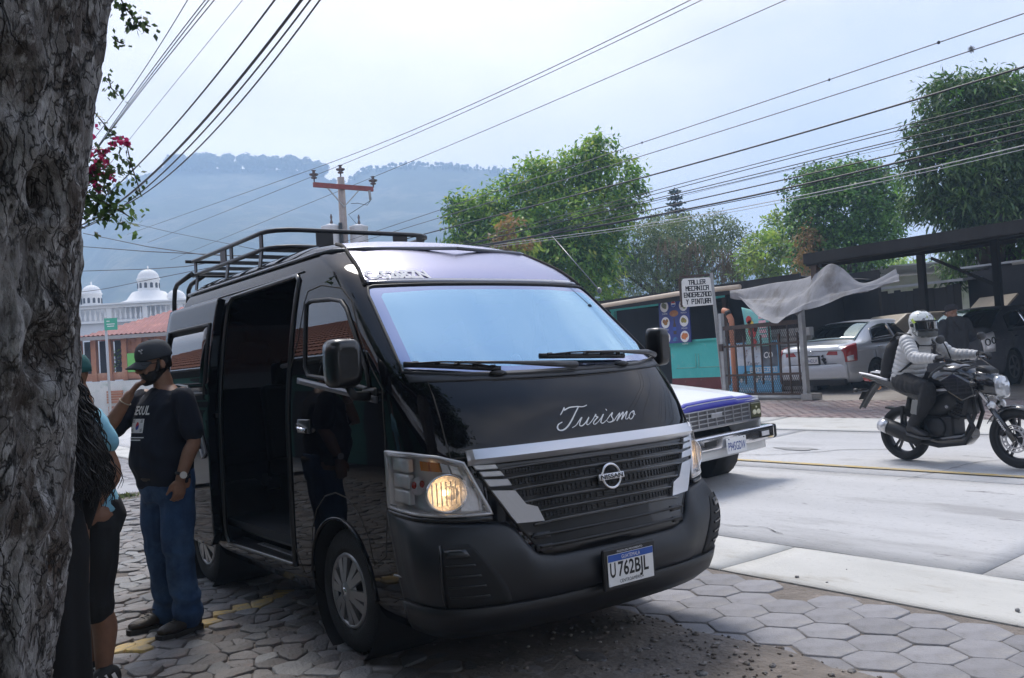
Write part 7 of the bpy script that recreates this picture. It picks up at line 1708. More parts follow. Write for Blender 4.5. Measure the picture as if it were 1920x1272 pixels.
# ------------------------------------------------------------------ motorcycle
m_mb = mat('gloss_bike_black', (.008, .008, .010), .2, coat=.8)
m_eng = mat('engine_black', (.025, .025, .027), .5, metal=.4, bump=.15, bs=80)
m_fork = mat('fork_silver', (.45, .45, .47), .25, metal=.9)
bk_ = thing('motorcycle', 'black naked motorcycle with clear headlamp and drilled front brake disc on the road', 'motorcycle', (9.50, 5.52, gz(9.5)), R(-8.7)); bk_.rotation_euler = (0, -.02, R(-8.7))
WB = 1.32; RW_ = .302
def bwheel(y, w, nm, disc):
    wh = thing(nm, None, None); wh.parent = bk_; wh.location = (0, y, RW_)
    mb = MB(); r = RW_; mb.lathe([(.222, -w*.36), (.245, -w*.48), (.275, -w*.5), (r-.012, -w*.33), (r, -w*.12), (r, w*.12), (r-.012, w*.33), (.275, w*.5), (.245, w*.48), (.222, w*.36)], 44, 'X', caps=False, loop=True); mb.build('tyre', m_rub, wh)
    mb = MB(); mb.lathe([(.225, -w*.36), (.210, -w*.30), (.200, -w*.1), (.200, w*.1), (.210, w*.30), (.225, w*.36)], 40, 'X', caps=False)
    mb.lathe([(.025, -.05), (.045, -.05), (.05, 0), (.045, .05), (.025, .05)], 20, 'X', caps=True)
    for k in range(5):
        t = 2*PI*k/5+.3
        for d_ in (-.13, .13): mb.bar((0, .04*math.cos(t+d_*2), .04*math.sin(t+d_*2)), (0, .212*math.cos(t+d_), .212*math.sin(t+d_)), .024, .020)
    mb.build('rim', mat('bike_rim', (.03, .03, .033), .35, metal=.5), wh)
    if disc:
        mb = MB(); n = 32
        for k in range(n):
            t0, t1 = 2*PI*k/n, 2*PI*(k+1)/n
            for ra, rb in ((.085, .103), (.108, .122), (.126, .140)):
                if rb == .122 and k % 2: continue
                P = [(-.066, ra*math.cos(t0), ra*math.sin(t0)), (-.066, rb*math.cos(t0), rb*math.sin(t0)), (-.066, rb*math.cos(t1), rb*math.sin(t1)), (-.066, ra*math.cos(t1), ra*math.sin(t1))]; mb.prism(P, (.006, 0, 0))
        for k in range(5): t = 2*PI*k/5; mb.bar((-.062, .03*math.cos(t), .03*math.sin(t)), (-.062, .095*math.cos(t+.3), .095*math.sin(t+.3)), .016, .008)
        mb.build('brake_disc', m_fork, wh)
        mb = MB(); mb.box((-.068, .10, .07), (.05, .05, .10), Matrix.Rotation(.6, 3, 'X')); mb.build('caliper', m_eng, wh, bevel=.008)
    return wh
bwheel(0, .140, 'rear_wheel', False); bwheel(-WB, .105, 'front_wheel', True)
AXF = Vector((0, -WB, RW_)); HEAD = Vector((0, -WB+.46, .99)); fd = (HEAD-AXF).normalized()
for sg in (-1, 1):
    mb = MB(); o = Vector((sg*.085, 0, 0)); mb.tube([AXF+o-fd*.03, AXF+o+fd*.40], [.030, .030], 10); mb.build('fork_lower', m_mb, bk_)
    mb = MB(); mb.tube([AXF+o+fd*.38, HEAD+o+fd*.02], .0205, 10); mb.tube([AXF+o+fd*.36, AXF+o+fd*.42], .034, 10); mb.build('fork_tube', m_fork, bk_)
    mb = MB(); mb.ell(AXF+o+fd*.40+Vector((sg*.0, -.03, 0)), (.03, .035, .045), 10, 7); mb.build('fork_reflector', m_refl, bk_)
for h, w in ((.0, .26), (-.19, .25)): mb = MB(); mb.box(HEAD+fd*h, (w, .09, .045), Matrix.Rotation(-.43, 3, 'X')); mb.build('fork_clamp', m_eng, bk_, bevel=.01)
def fend(yc, r, a0, a1, w, n=16):
    mb = MB(); mb.slab(lambda u, v: (Vector((-w+2*w*v, yc+(r-.015*(2*v-1)**2)*math.cos(a0+(a1-a0)*u), RW_+(r-.03*(2*v-1)**2)*math.sin(a0+(a1-a0)*u))), Vector((0, math.cos(a0+(a1-a0)*u), math.sin(a0+(a1-a0)*u)))), n, 6, .008); return mb
fend(-WB, .335, R(28), R(172), .065).build('front_fender', m_mb, bk_)
# tank, shrouds, seat, tail
def loft_sec(mb, secs, n=20, e=.7):
    """secs: (y, z centre, half width, half height)"""
    mb.rings([[(w*math.copysign(abs(math.cos(t))**e, math.cos(t)), y, z+h*math.copysign(abs(math.sin(t))**e, math.sin(t))) for t in [2*PI*i/n for i in range(n)]] for y, z, w, h in secs])
mb = MB(); loft_sec(mb, [(-.40, .83, .09, .06), (-.45, .87, .13, .11), (-.55, .905, .165, .14), (-.68, .925, .19, .15), (-.82, .91, .185, .145), (-.93, .88, .14, .11), (-.99, .86, .08, .06)]); tank = mb.build('fuel_tank', m_mb, bk_)
mb = MB(); loft_sec(mb, [(-.62, 1.045, .05, .012), (-.70, 1.055, .08, .018), (-.78, 1.045, .06, .012)]); mb.build('tank_cap', m_fork, tank)
for sg in (-1, 1):
    mb = MB(); mb.prism([(sg*.150, y, z) for y, z in ((-.62, .90), (-.80, .98), (-.98, .88), (-1.02, .74), (-.88, .68), (-.72, .78))], (sg*.05, 0, 0)); mb.build('shroud', m_mb, tank, bevel=.015, seg=2)
    mb = MB(); mb.prism([(sg*.165, y, z) for y, z in ((-.50, .80), (-.66, .815), (-.72, .79), (-.55, .785))], (sg*.02, 0, 0)); mb.build('silver_trim', m_silv, tank)
    mb = MB(); mb.prism([(sg*.115, y, z) for y, z in ((-.40, .84), (-.38, .66), (-.14, .74), (.24, .90), (.42, .955), (.40, .98), (.05, .90))], (sg*.035, 0, 0)); mb.build('side_panel', m_mb, bk_, bevel=.01, seg=2)
    mb = MB(); mb.prism([(sg*.125, y, z) for y, z in ((.05, .925), (.30, .985), (.44, 1.01), (.44, .99), (.28, .955), (.06, .90))], (sg*.03, 0, 0)); mb.build('grab_rail', m_silv, bk_, bevel=.006)
mb = MB(); loft_sec(mb, [(-.46, .85, .09, .035), (-.36, .82, .12, .045), (-.12, .815, .135, .05), (0, .84, .12, .05), (.05, .90, .12, .045), (.22, .935, .115, .045), (.36, .955, .09, .035), (.40, .955, .05, .02)]); mb.build('seat', mat('seat_vinyl', (.018, .018, .019), .55), bk_)
mb = MB(); loft_sec(mb, [(.06, .955, .10, .012), (.2, .985, .105, .012), (.34, .998, .08, .010)]); mb.build('seat_pad_sheen', mat('sheen_grey', (.35, .36, .38), .45), bk_)  # sheen on the seat top, put in as a pale grey layer
mb = MB(); mb.prism([(-.07, y, z) for y, z in ((.36, .99), (.47, .97), (.46, .90), (.36, .89))], (.14, 0, 0)); mb.build('tail_lamp', m_redl, bk_, bevel=.012)
mb = MB(); mb.slab(lambda u, v: (Vector(((-.07+.14*v)*(1-.35*u), .30+.27*u, .88-.30*u**1.2+.02*math.sin(PI*v))), Vector((0, .6, .8))), 10, 4, .02); mb.build('rear_fender', m_blkpl, bk_)
mb = MB(); mb.box((0, .50, .73), (.16, .012, .11), Matrix.Rotation(.6, 3, 'X')); mb.build('licence_plate', m_blkpl, bk_)
mb = MB(); loft_sec(mb, [(-.86, .33, .07, .05), (-.78, .28, .12, .07), (-.55, .255, .14, .065), (-.34, .25, .12, .05), (-.26, .26, .06, .03)]); mb.build('belly_pan', m_mb, bk_)
mb = MB(); mb.box((0, -.86, .66), (.22, .05, .26), Matrix.Rotation(.3, 3, 'X')); mb.build('oil_cooler', m_eng, bk_)
mb = MB(); loft_sec(mb, [(-.30, .62, .09, .10), (-.45, .62, .13, .13), (-.62, .66, .13, .13), (-.74, .70, .10, .10)]); mb.build('airbox', m_eng, bk_)
for sg in (-1, 1): mb = MB(); mb.tube([(sg*.06, .42, .80), (sg*.17, .46, .80)], .012, 6); mb.ell((sg*.19, .47, .80), (.025, .04, .025), 8, 6); mb.build('rear_indicator', m_amber if sg > 0 else m_blkpl, bk_)
# frame, engine, exhaust, pegs
mb = MB()
for sg in (-1, 1):
    mb.tube([(sg*.03, -.86, .93), (sg*.10, -.60, .78), (sg*.12, -.35, .70), (sg*.11, -.30, .42)], .026, 8); mb.tube([(sg*.03, -.87, .86), (sg*.06, -.92, .55), (sg*.08, -.80, .30)], .022, 8); mb.tube([(sg*.11, -.34, .70), (sg*.10, .25, .88)], .018, 8); mb.tube([(sg*.11, -.28, .43), (sg*.10, 0, RW_)], .026, 8)
mb.build('frame', m_eng, bk_)
mb = MB(); mb.box((0, -.50, .40), (.24, .36, .24)); mb.box((0, -.40, .48), (.20, .30, .16)); eg = mb.build('engine', m_eng, bk_, bevel=.04, seg=2)
for k in range(7): mb = MB(); mb.box((0, -.70-.012*k, .53+.030*k), (.19, .18, .010), Matrix.Rotation(.35, 3, 'X')); mb.build('cooling_fin', m_eng, eg)
mb = MB(); mb.box((0, -.715, .62), (.14, .14, .26), Matrix.Rotation(.35, 3, 'X')); mb.build('cylinder', m_eng, eg)
for sg in (-1, 1): mb = MB(); mb.lathe([(.11, 0), (.10, sg*.03), (.04, sg*.04)], 20, 'X', (sg*.12, -.50, .40), caps=True); mb.build('engine_cover', m_eng, eg); mb = MB(); mb.lathe([(.022, 0), (.018, sg*.012)], 12, 'X', (sg*.145, -.66, .62)); mb.build('engine_badge', m_fork, eg)
mb = MB(); mb.tube([(-.08, -.82, .58), (-.08, -.90, .40), (-.10, -.80, .24), (-.12, -.50, .20), (-.13, -.28, .24)], .024, 8); mb.build('exhaust_pipe', m_eng, bk_)
mb = MB(); mb.tube([(-.14, -.32, .24), (-.155, -.22, .28), (-.165, -.02, .36), (-.17, .14, .41), (-.17, .16, .415)], [.035, .065, .078, .072, .05], 12, flat=1.15); mf = mb.build('muffler', m_blkpl, bk_)
mb = MB(); mb.tube([(-.172, .06, .385), (-.175, .165, .42)], [.083, .078], 12); mb.build('muffler_tip', m_silv, mf)
mb = MB(); mb.prism([(-.225, -.18, .33), (-.235, .05, .43), (-.235, .06, .37), (-.225, -.16, .26)], (.03, 0, 0)); mb.build('heat_shield', m_blkpl, mf)
mb = MB(); mb.bar((-.10, -.30, .34), (-.24, -.32, .33), .03); mb.bar((.10, -.30, .34), (.24, -.32, .33), .03); mb.bar((-.11, -.05, .36), (-.13, -.1, .62), .025); mb.build('foot_peg', m_eng, bk_)
mb = MB(); mb.tube([(0, -.12, .70), (0, -.06, .50)], .045, 10); mb.build('rear_shock', m_eng, bk_)
mb = MB(); mb.slab(lambda u, v: (Vector((-.05+.1*v, .20+.02*u-.36*u, .60-.05*u)), Vector((0, 0, 1))), 4, 2, .02); mb.tube([(.09, .02, .40), (.09, -.32, .44)], .03, 6); mb.build('chain_guard', m_blkpl, bk_)
# headlamp, clocks, bars, mirrors
mb = MB(); loft_sec(mb, [(-1.20, .80, .05, .06), (-1.18, .82, .10, .10), (-1.10, .85, .125, .125), (-1.00, .87, .12, .13), (-.93, .88, .08, .10)]); hn = mb.build('headlamp_cowl', m_mb, bk_)
mb = MB(); loft_sec(mb, [(-1.245, .78, .03, .05), (-1.235, .79, .07, .085), (-1.21, .81, .095, .11), (-1.17, .83, .10, .11)]); mb.build('headlight', mat('clear_lens', (.55, .57, .60), .12, metal=.5, coat=1, var=.3, vs=14), hn)
mb = MB(); loft_sec(mb, [(-1.13, .96, .07, .03), (-1.06, .99, .09, .04), (-.98, 1.0, .08, .035)]); mb.build('instrument_pod', m_blkpl, hn)
mb = MB(); HB = HEAD+Vector((0, .02, .05)); mb.tube([HB+Vector(q) for q in ((-.36, .10, .07), (-.25, .05, .08), (-.12, .0, .03), (.12, 0, .03), (.25, .05, .08), (.36, .10, .07))], .012, 8); hbr = mb.build('handlebar', m_eng, bk_)
for sg in (-1, 1):
    mb = MB(); mb.tube([HB+Vector((sg*.25, .05, .08)), HB+Vector((sg*.38, .11, .07))], .019, 8); mb.build('grip', m_rub, hbr)
    mb = MB(); mb.tube([HB+Vector((sg*.22, .02, .08)), HB+Vector((sg*.30, -.01, .07)), HB+Vector((sg*.38, .04, .06))], .007, 6); mb.build('lever', m_fork, hbr)
    mb = MB(); mb.tube([HB+Vector((sg*.22, .03, .09)), HB+Vector((sg*.27, .03, .20)), HB+Vector((sg*.30, .04, .26))], .007, 6); mi_ = mb.build('mirror_stalk', m_blkpl, hbr)
    mb = MB(); mb.ell(HB+Vector((sg*.33, .05, .29)), (.075, .018, .045), 12, 8); mb.build('mirror', m_blkpl, mi_)
    mb = MB(); mb.tube([(sg*.12, -1.0, .86), (sg*.20, -1.02, .86)], .010, 6); mb.ell((sg*.22, -1.03, .86), (.028, .04, .026), 8, 6); mb.build('front_indicator', m_blkpl, hn)
mb = MB(); mb.tube([HB+Vector((-.2, 0, .06)), (-.10, -1.12, 1.0), (-.09, -1.05, .8), (-.09, -WB+.1, .40)], .006, 5); mb.tube([HB+Vector((.2, 0, .06)), (.08, -1.08, 1.0), (.05, -.9, .85)], .006, 5); mb.build('cables', m_ink, bk_)
mb = MB(); put2d(mb, text2d('YAMAHA', .035, bold=.0006), lambda x, y: AXF+Vector((-.117, 0, 0))+fd*(.17-x)+Vector((0, -1, .42)).normalized()*(y-.012)); mb.build('fork_lettering', m_white, bk_)
# ================================================================== PEOPLE
from mathutils.bvhtree import BVHTree
V3 = Vector
def skin(name, c): return mat(name, c, .5, col2=tuple(x*.82 for x in c), vs=16, bump=.08, bs=160)
def tub(mb, pts, rad, n=14, flat=1.0, ref=None):
    mb.tube(catmull([tuple(p)+(r,) for p, r in zip([V3(q) for q in pts], rad)], 4) and [q[:3] for q in catmull([tuple(V3(p))+(r,) for p, r in zip(pts, rad)], 4)], [q[3] for q in catmull([tuple(V3(p))+(r,) for p, r in zip(pts, rad)], 4)], n, flat=flat, ref=ref)
    for p, r in ((pts[0], rad[0]), (pts[-1], rad[-1])): mb.ell(p, (r*.98, r*.98, r*.98), 12, 8)
def torso(mb, secs, lat=V3((1, 0, 0)), n=22, e=.82):
    """secs: (centre, half width, half depth); lat: sideways axis"""
    rg_ = []
    C_ = [V3(s[0]) for s in secs]
    for i, (c, rx, ry) in enumerate(secs):
        d = (C_[min(i+1, len(C_)-1)]-C_[max(i-1, 0)]).normalized(); y_ = d.cross(lat).normalized(); x_ = y_.cross(d)
        rg_.append([V3(c)+x_*(rx*math.copysign(abs(math.cos(t))**e, math.cos(t)))+y_*(ry*math.copysign(abs(math.sin(t))**e, math.sin(t))) for t in [2*PI*k/n for k in range(n)]])
    mb.rings(rg_)
def head(mb, chin, f, u, s=1.0, ears=True):
    """chin: point at the chin base over the neck; f facing, u up"""
    f = V3(f).normalized(); u = (V3(u)-f*V3(u).dot(f)).normalized(); l = u.cross(f); chin = V3(chin)
    P = lambda a, b, c: chin+(l*a+f*b+u*c)*s
    pr = [(.0, .018, .022, .072), (.008, .034, .034, .062), (.028, .050, .056, .040), (.055, .060, .074, .022), (.09, .067, .087, .010), (.125, .072, .094, .003), (.16, .074, .097, -.002), (.19, .070, .092, -.004), (.212, .058, .076, -.005), (.228, .038, .050, -.005), (.236, .012, .016, -.005)]
    mb.rings([[P(rx*math.cos(t), oc+ry*math.sin(t), z) for t in [2*PI*k/24 for k in range(24)]] for z, rx, ry, oc in pr])
    mb.tube([P(0, .092, .125), P(0, .108, .10), P(0, .118, .082), P(0, .108, .074)], [.008, .010, .015, .010], 10)
    for sg in (-1, 1): mb.ell(P(sg*.011, .104, .076), (.009, .009, .008), 8, 6); mb.ell(P(sg*.034, .080, .072), (.018, .014, .016), 8, 6)
    mb.tube([P(-.034, .090, .137), P(-.015, .097, .134), P(.015, .097, .134), P(.034, .090, .137)], [.006, .008, .008, .006], 8)
    mb.tube([P(-.020, .089, .049), P(0, .097, .052), P(.020, .089, .049)], [.004, .007, .004], 8); mb.tube([P(-.018, .086, .039), P(0, .094, .038), P(.018, .086, .039)], [.004, .008, .004], 8)
    mb.ell(P(0, .080, .014), (.018, .014, .014), 8, 6)
    if ears:
        for sg in (-1, 1):
            o = P(sg*.073, -.005, .10); mb.rings([[o+(l*(sg*h)+f*(.017*k*math.cos(t)-.006*h/.01)+u*(.030*k*math.sin(t)))*s for t in [2*PI*i/14 for i in range(14)]] for h, k in ((-.008, .7), (.004, .9), (.013, 1.0), (.016, .8))])
    return P
def eyes(parent, P, f, m_iris):
    for sg in (-1, 1):
        mb = MB(); mb.ell(P(sg*.031, .080, .112), (.012, .012, .009), 10, 8); e = mb.build('eye', mat('eye_white', (.70, .68, .66), .3), parent)
        mb = MB(); mb.ell(P(sg*.031, .0895, .112), (.005, .004, .005), 8, 6); mb.build('iris', m_iris, e)
def hand(mb, w, d, pn, side, curl=.35, s=1.0, spread=.09, thumb=.6):
    """w wrist, d along the hand, pn palm normal (the way fingers curl), side +1/-1: which way the thumb lies along pn x d"""
    d = V3(d).normalized(); pn = (V3(pn)-d*V3(pn).dot(d)).normalized(); a = d.cross(pn)*side; w = V3(w)
    sec = [(.0, .026, .019), (.02, .032, .018), (.05, .040, .016), (.08, .041, .014), (.092, .036, .011)]
    mb.rings([[w+(d*h+a*(rx*math.cos(t))+pn*(ry*math.sin(t)))*s for t in [2*PI*k/16 for k in range(16)]] for h, rx, ry in sec])
    for k, (o, L, r) in enumerate(((.030, .070, .0086), (.011, .079, .0090), (-.009, .074, .0086), (-.028, .058, .0076))):
        p = w+(d*.080+a*o)*s; q = d + a*(o*spread/.03*.35); q.normalize(); pts = [p]; th = curl*.6
        for fr in (.46, .31, .23): dir_ = q*math.cos(th)+pn*math.sin(th); p = p+dir_*(L*fr*s); pts.append(p); th += curl
        mb.tube(pts, [r*s, r*s, r*.92*s, r*.72*s], 9); mb.ell(pts[-1], (r*.7*s,)*3, 8, 6)
    p = w+(d*.018+a*.028)*s; dd = (d*.70+a*.62+pn*.35*thumb).normalized(); pts = [p, p+dd*.034*s]; dd2 = (d*.9+a*.15+pn*.5*thumb).normalized(); pts += [pts[-1]+dd2*.030*s, pts[-1]+(dd2+pn*.3)*.050*s]
    mb.tube(pts, [.0135*s, .0115*s, .0098*s, .0075*s], 9); mb.ell(pts[-1], (.0075*s,)*3, 8, 6)
def shoe(mb, heel, toe_dir, L=.27, w=.048, h=.08, up=V3((0, 0, 1))):
    t = V3(toe_dir).normalized(); l = up.cross(t).normalized(); heel = V3(heel)
    mb.rings([[heel+t*(L*k)+l*(ww*math.cos(a))+up*(hc+hh*math.sin(a)) for a in [2*PI*i/16 for i in range(16)]] for k, ww, hc, hh in ((-.02, .022, .04, .025), (.02, w*.72, .045, .045), (.16, w*.80, .056, .055), (.32, w*.82, .055, .052), (.50, w*.92, .042, .040), (.70, w*1.03, .036, .034), (.87, w*.92, .032, .028), (.97, w*.55, .028, .018))])
def sole(mb, heel, toe_dir, L=.27, w=.050, h=.022, up=V3((0, 0, 1))):
    t = V3(toe_dir).normalized(); l = up.cross(t).normalized(); heel = V3(heel); P = []
    pr = ((-.03, .4), (.0, .7), (.10, .86), (.30, .84), (.50, .95), (.72, 1.08), (.88, .95), (.98, .6), (1.01, .25))
    mb.prism([heel+t*(L*k)+l*(w*q) for k, q in pr]+[heel+t*(L*k)-l*(w*q) for k, q in pr[::-1]], up*h)
def cloth_noise(k, sc_, sd): return lambda p: k*(fbm(p.x*sc_, p.y*sc_, p.z*sc_*.7+sd, 3)) 
def bvh_of(o): return BVHTree.FromPolygons([v.co.copy() for v in o.data.vertices], [tuple(p.vertices) for p in o.data.polygons])
def drop(bv, o, d, lift=.004):
    h = bv.ray_cast(V3(o), V3(d).normalized()); return (h[0]-V3(d).normalized()*lift) if h[0] is not None else V3(o)+V3(d)*.2
m_iris = mat('brown_iris', (.03, .015, .008), .2)
m_sk = skin('tan_skin', (.30, .155, .095)); m_sk2 = skin('brown_skin', (.25, .125, .075))
m_hair = mat('black_hair', (.006, .005, .005), .38, bump=.4, bs=260)
m_denim = mat('blue_denim', (.030, .080, .19), .85, col2=(.016, .040, .10), vs=6, bump=.3, bs=220, spots=[(2.2, .48, .72, (.085, .165, .30))])
m_navy = mat('navy_shirt', (.005, .0075, .018), .9, bump=.15, bs=220)
m_boot = mat('brown_leather', (.055, .040, .028), .6, col2=(.035, .026, .02), vs=9, bump=.25, bs=60)
m_soleb = mat('boot_sole', (.03, .026, .022), .8)

# ---------------- man by the van door
man = thing('person', 'bearded man in cap, glasses, navy printed T-shirt and jeans standing with hand at his mouth', 'person', (1.575, 5.83, 0), R(-76))
hf, hu = V3((-.10, -.97, -.20)), V3((0, -.15, 1)); chin = V3((-.005, -.012, 1.548))
b = MB()
torso(b, [((0, .01, .88), .155, .115), ((0, .0, 1.0), .165, .13), ((0, -.01, 1.12), .165, .14), ((0, 0, 1.26), .172, .135), ((0, .01, 1.38), .18, .12), ((0, .02, 1.46), .13, .09), ((0, .015, 1.51), .066, .065)])
tub(b, [(0, .015, 1.46), (0, .01, 1.54), (-.005, -.008, 1.60)], [.066, .060, .058])
PH = head(b, chin, hf, hu, 1.02)
SL, EL, WL = V3((.205, .02, 1.445)), V3((.265, .045, 1.175)), V3((.250, -.05, .945))
SR, ER, WR = V3((-.205, .0, 1.445)), V3((-.215, -.265, 1.245)), V3((-.080, -.170, 1.470))
for A_, B_, C_ in ((SL, EL, WL), (SR, ER, WR)): tub(b, [A_, A_.lerp(B_, .4), B_, B_.lerp(C_, .35), C_], [.058, .054, .042, .044, .029])
hand(b, WL, (-.02, -.12, -1), (-.9, .1, 0), -1, .62, 1.02); hand(b, WR, (.42, .30, .60), (.55, .70, -.30), 1, .50, 1.0, thumb=.3)
for sg in (-1, 1): tub(b, [(sg*.095, .01, .93), (sg*.11, .0, .72), (sg*.115, -.01, .50), (sg*.115, .02, .32), (sg*.115, .03, .10)], [.098, .085, .060, .058, .042])
body_ = remeshed('body', b, m_sk, man, .0062, 2)
eyes(man, PH, hf, m_iris)
b = MB(); torso(b, [((0, -.005, .90), .182, .150), ((0, -.005, .95), .186, .158), ((0, -.025, 1.05), .186, .168), ((0, -.02, 1.16), .188, .165), ((0, -.005, 1.28), .192, .155), ((0, .01, 1.39), .20, .135), ((0, .015, 1.455), .155, .105), ((0, .012, 1.495), .085, .080), ((0, .012, 1.505), .07, .07)], n=28)
for A_, B_ in ((SL, EL), (SR, ER)): tub(b, [A_+V3((0, 0, -.01)), A_.lerp(B_, .35), A_.lerp(B_, .78)], [.070, .073, .073]); 
shirt = remeshed('t_shirt', b, m_navy, man, .008, 4, lambda p: .026*fbm(p.x*9, p.y*9, p.z*6+3, 3)+.010*math.sin(p.z*34+p.x*14+p.y*9+4*fbm(p.x*4, p.y*4, p.z*4))*max(0, 1-abs(p.z-1.02)/.20)+.007*math.sin((p.z-abs(p.x)*1.6)*52+3*fbm(p.x*5, p.y*5, p.z*5))*max(0, 1-abs(abs(p.x)-.17)/.10)*max(0, 1-abs(p.z-1.32)/.16))
bv = bvh_of(shirt)
def onshirt(x, z): return drop(bv, (x, -.6, z), (0, 1, 0), .004)
mb = MB(); t_ = text2d('SEOUL', .075, shear=.25, bold=.002, width=.205); put2d(mb, t_, lambda x, y: onshirt(-.01+x, 1.345+y)); pr_ = mb.build('shirt_lettering', m_white, shirt)
mb = MB(); mb.grid(lambda u, v: onshirt(-.075+.13*u, 1.235+.085*v), 10, 8); fl_ = mb.build('flag_print', m_white, shirt)
for sg, nm, c_ in ((1, 'flag_red', (.55, .03, .04)), (-1, 'flag_blue', (.03, .07, .35))):
    mb = MB(); mb.poly([drop(bv, (-.010+.024*math.cos(t+.4), -.6, 1.2775+.024*math.sin(t+.4)), (0, 1, 0), .007) for t in [(0 if sg > 0 else PI)+PI*k/8 for k in range(9)]]); mb.build(nm, mat(nm, c_, .6), fl_)
for x, z in ((-.058, 1.305), (.038, 1.305), (-.058, 1.25), (.038, 1.25)):
    for k in (-1, 0, 1): mb = MB(); mb.poly([drop(bv, (x+dx, -.6, z+k*.007+dz), (0, 1, 0), .007) for dx, dz in ((-.010, -.002), (.010, .002), (.010, .005), (-.010, .001))]); mb.build('flag_bar', m_ink, fl_)
for z, w in ((1.205, .17), (1.190, .12)): mb = MB(); mb.grid(lambda u, v: onshirt(-.01-w/2+w*u, z+.006*v), 10, 1); mb.build('caption_print', m_white, shirt)
b = MB(); torso(b, [((0, .01, .80), .155, .135), ((0, .005, .90), .182, .148), ((0, .0, .985), .180, .155)], n=26)
for sg in (-1, 1): tub(b, [(sg*.095, .01, .86), (sg*.112, .0, .70), (sg*.118, -.012, .50), (sg*.120, .015, .30), (sg*.122, .03, .13), (sg*.122, .03, .07)], [.112, .106, .086, .084, .088, .082])
jeans = remeshed('jeans', b, m_denim, man, .009, 4, lambda p: .030*fbm(p.x*8, p.y*8, p.z*6+8, 3)+.010*math.sin(p.z*46+p.x*22+fbm(p.x*5, p.y*5, p.z*5)*6)*(max(0, 1-abs(p.z-.16)/.17)+.6*max(0, 1-abs(p.z-.50)/.10)))
mb = MB(); mb.tube([(.172*math.cos(t), .0+.146*math.sin(t), .955) for t in [2*PI*k/32 for k in range(32)]], .019, 6, loop=True); mb.build('belt', m_boot, man)
for sg in (-1, 1):
    hp_ = (sg*.122, .105 if sg > 0 else .075, .0); td = (sg*.10, -1, 0)
    b = MB(); shoe(b, V3(hp_)+V3((0, 0, .015)), td, .29, .056); tub(b, [V3(hp_)+V3((-sg*.002, -.065, .07)), V3(hp_)+V3((-sg*.002, -.062, .15))], [.060, .058]); bo = remeshed('boot', b, m_boot, man, .008, 2)
    mb = MB(); sole(mb, hp_, td, .295, .058, .030); mb.build('sole', m_soleb, bo)
    mb = MB()
    for k in range(4): c = V3(hp_)+V3(td).normalized()*(.13+.022*k)+V3((0, 0, .118-.012*k)); mb.tube([c+V3((-.025, 0, 0)), c+V3((0, -.006, .006)), c+V3((.025, 0, 0))], .0035, 5)
    mb.build('laces', m_ink, bo)
# beard, hair, cap, glasses, watch, bracelet
f_ = hf.normalized(); u_ = (hu-f_*hu.dot(f_)).normalized(); l_ = u_.cross(f_)
b = MB(); pr = [(-.012, .022, .026, .070), (.004, .042, .044, .058), (.024, .058, .064, .036), (.050, .068, .080, .020), (.072, .072, .086, .012)]
b.rings([[PH(rx*math.cos(t), oc+ry*math.sin(t), z) for t in [2*PI*k/28 for k in range(28)]] for z, rx, ry, oc in pr])
for sg in (-1, 1): b.tube([PH(sg*.069, .028, .06), PH(sg*.074, .012, .10), PH(sg*.074, .005, .135)], [.018, .014, .008], 8)
b.tube([PH(-.040, .080, .050), PH(-.02, .094, .063), PH(0, .099, .066), PH(.02, .094, .063), PH(.040, .080, .050)], [.009, .008, .006, .008, .009], 8)
remeshed('beard', b, m_hair, man, .005, 1, lambda p: .002*noise.noise(p*160))
b = MB(); pr = [(.07, .070, .060, -.036), (.11, .078, .078, -.022), (.15, .080, .090, -.012), (.175, .079, .095, -.008)]
b.rings([[PH(rx*math.cos(t), oc+ry*math.sin(t), z) for t in [PI+PI*k/18-.15+.3*k/18 for k in range(19)]]+[PH(rx*.86*math.cos(t), oc+ry*.86*math.sin(t), z) for t in [2*PI-PI*k/18+.0 for k in range(19)]] for z, rx, ry, oc in pr]); b.build('hair', m_hair, man)
b = MB(); m_cap = mat('charcoal_cap', (.045, .050, .060), .85, bump=.15, bs=200)
b.rings([[PH(k*.089*math.cos(t), -.004+k*.110*math.sin(t), z) for t in [2*PI*i/32 for i in range(32)]] for z, k in ((.140, 1.0), (.150, 1.02), (.175, 1.01), (.20, .95), (.225, .83), (.242, .64), (.252, .38), (.255, .08))]); capo = b.build('cap', m_cap, man)
b = MB(); b.slab(lambda u, v: (PH((-.078+.156*u)*(1-.12*v), .085+.010+(.085)*v*(1-(2*u-1)**2*.45)-.045*(2*u-1)**2, .150-.030*v-.022*(2*u-1)**2), u_), 18, 8, .006); b.build('brim', m_cap, capo)
b = MB(); b.ell(PH(0, -.004, .256), (.008, .008, .005), 8, 5); b.build('cap_button', m_cap, capo)
mb = MB()
for dx_, dz in ((0, 0), (.010, .008), (-.008, .006), (.004, -.010)): p = PH(.048+dx_, .088-dx_*.5, .200+dz); mb.ell(p, (.006, .006, .005), 6, 5)
mb.build('cap_emblem', mat('emblem_grey', (.45, .45, .46), .7), capo)
gm = MB()
for sg in (-1, 1):
    gm.tube([PH(sg*(.033+.024*math.copysign(abs(math.cos(t))**.6, math.cos(t))), .104-.004*math.cos(t)*sg, .110+.018*math.copysign(abs(math.sin(t))**.6, math.sin(t))) for t in [2*PI*k/20 for k in range(20)]], .0030, 6, loop=True)
    gm.tube([PH(sg*.057, .102, .116), PH(sg*.076, .06, .118), PH(sg*.078, -.005, .114)], .0026, 5)
gm.tube([PH(-.010, .108, .115), PH(0, .111, .117), PH(.010, .108, .115)], .0026, 5); gl_ = gm.build('glasses', m_ink, man)
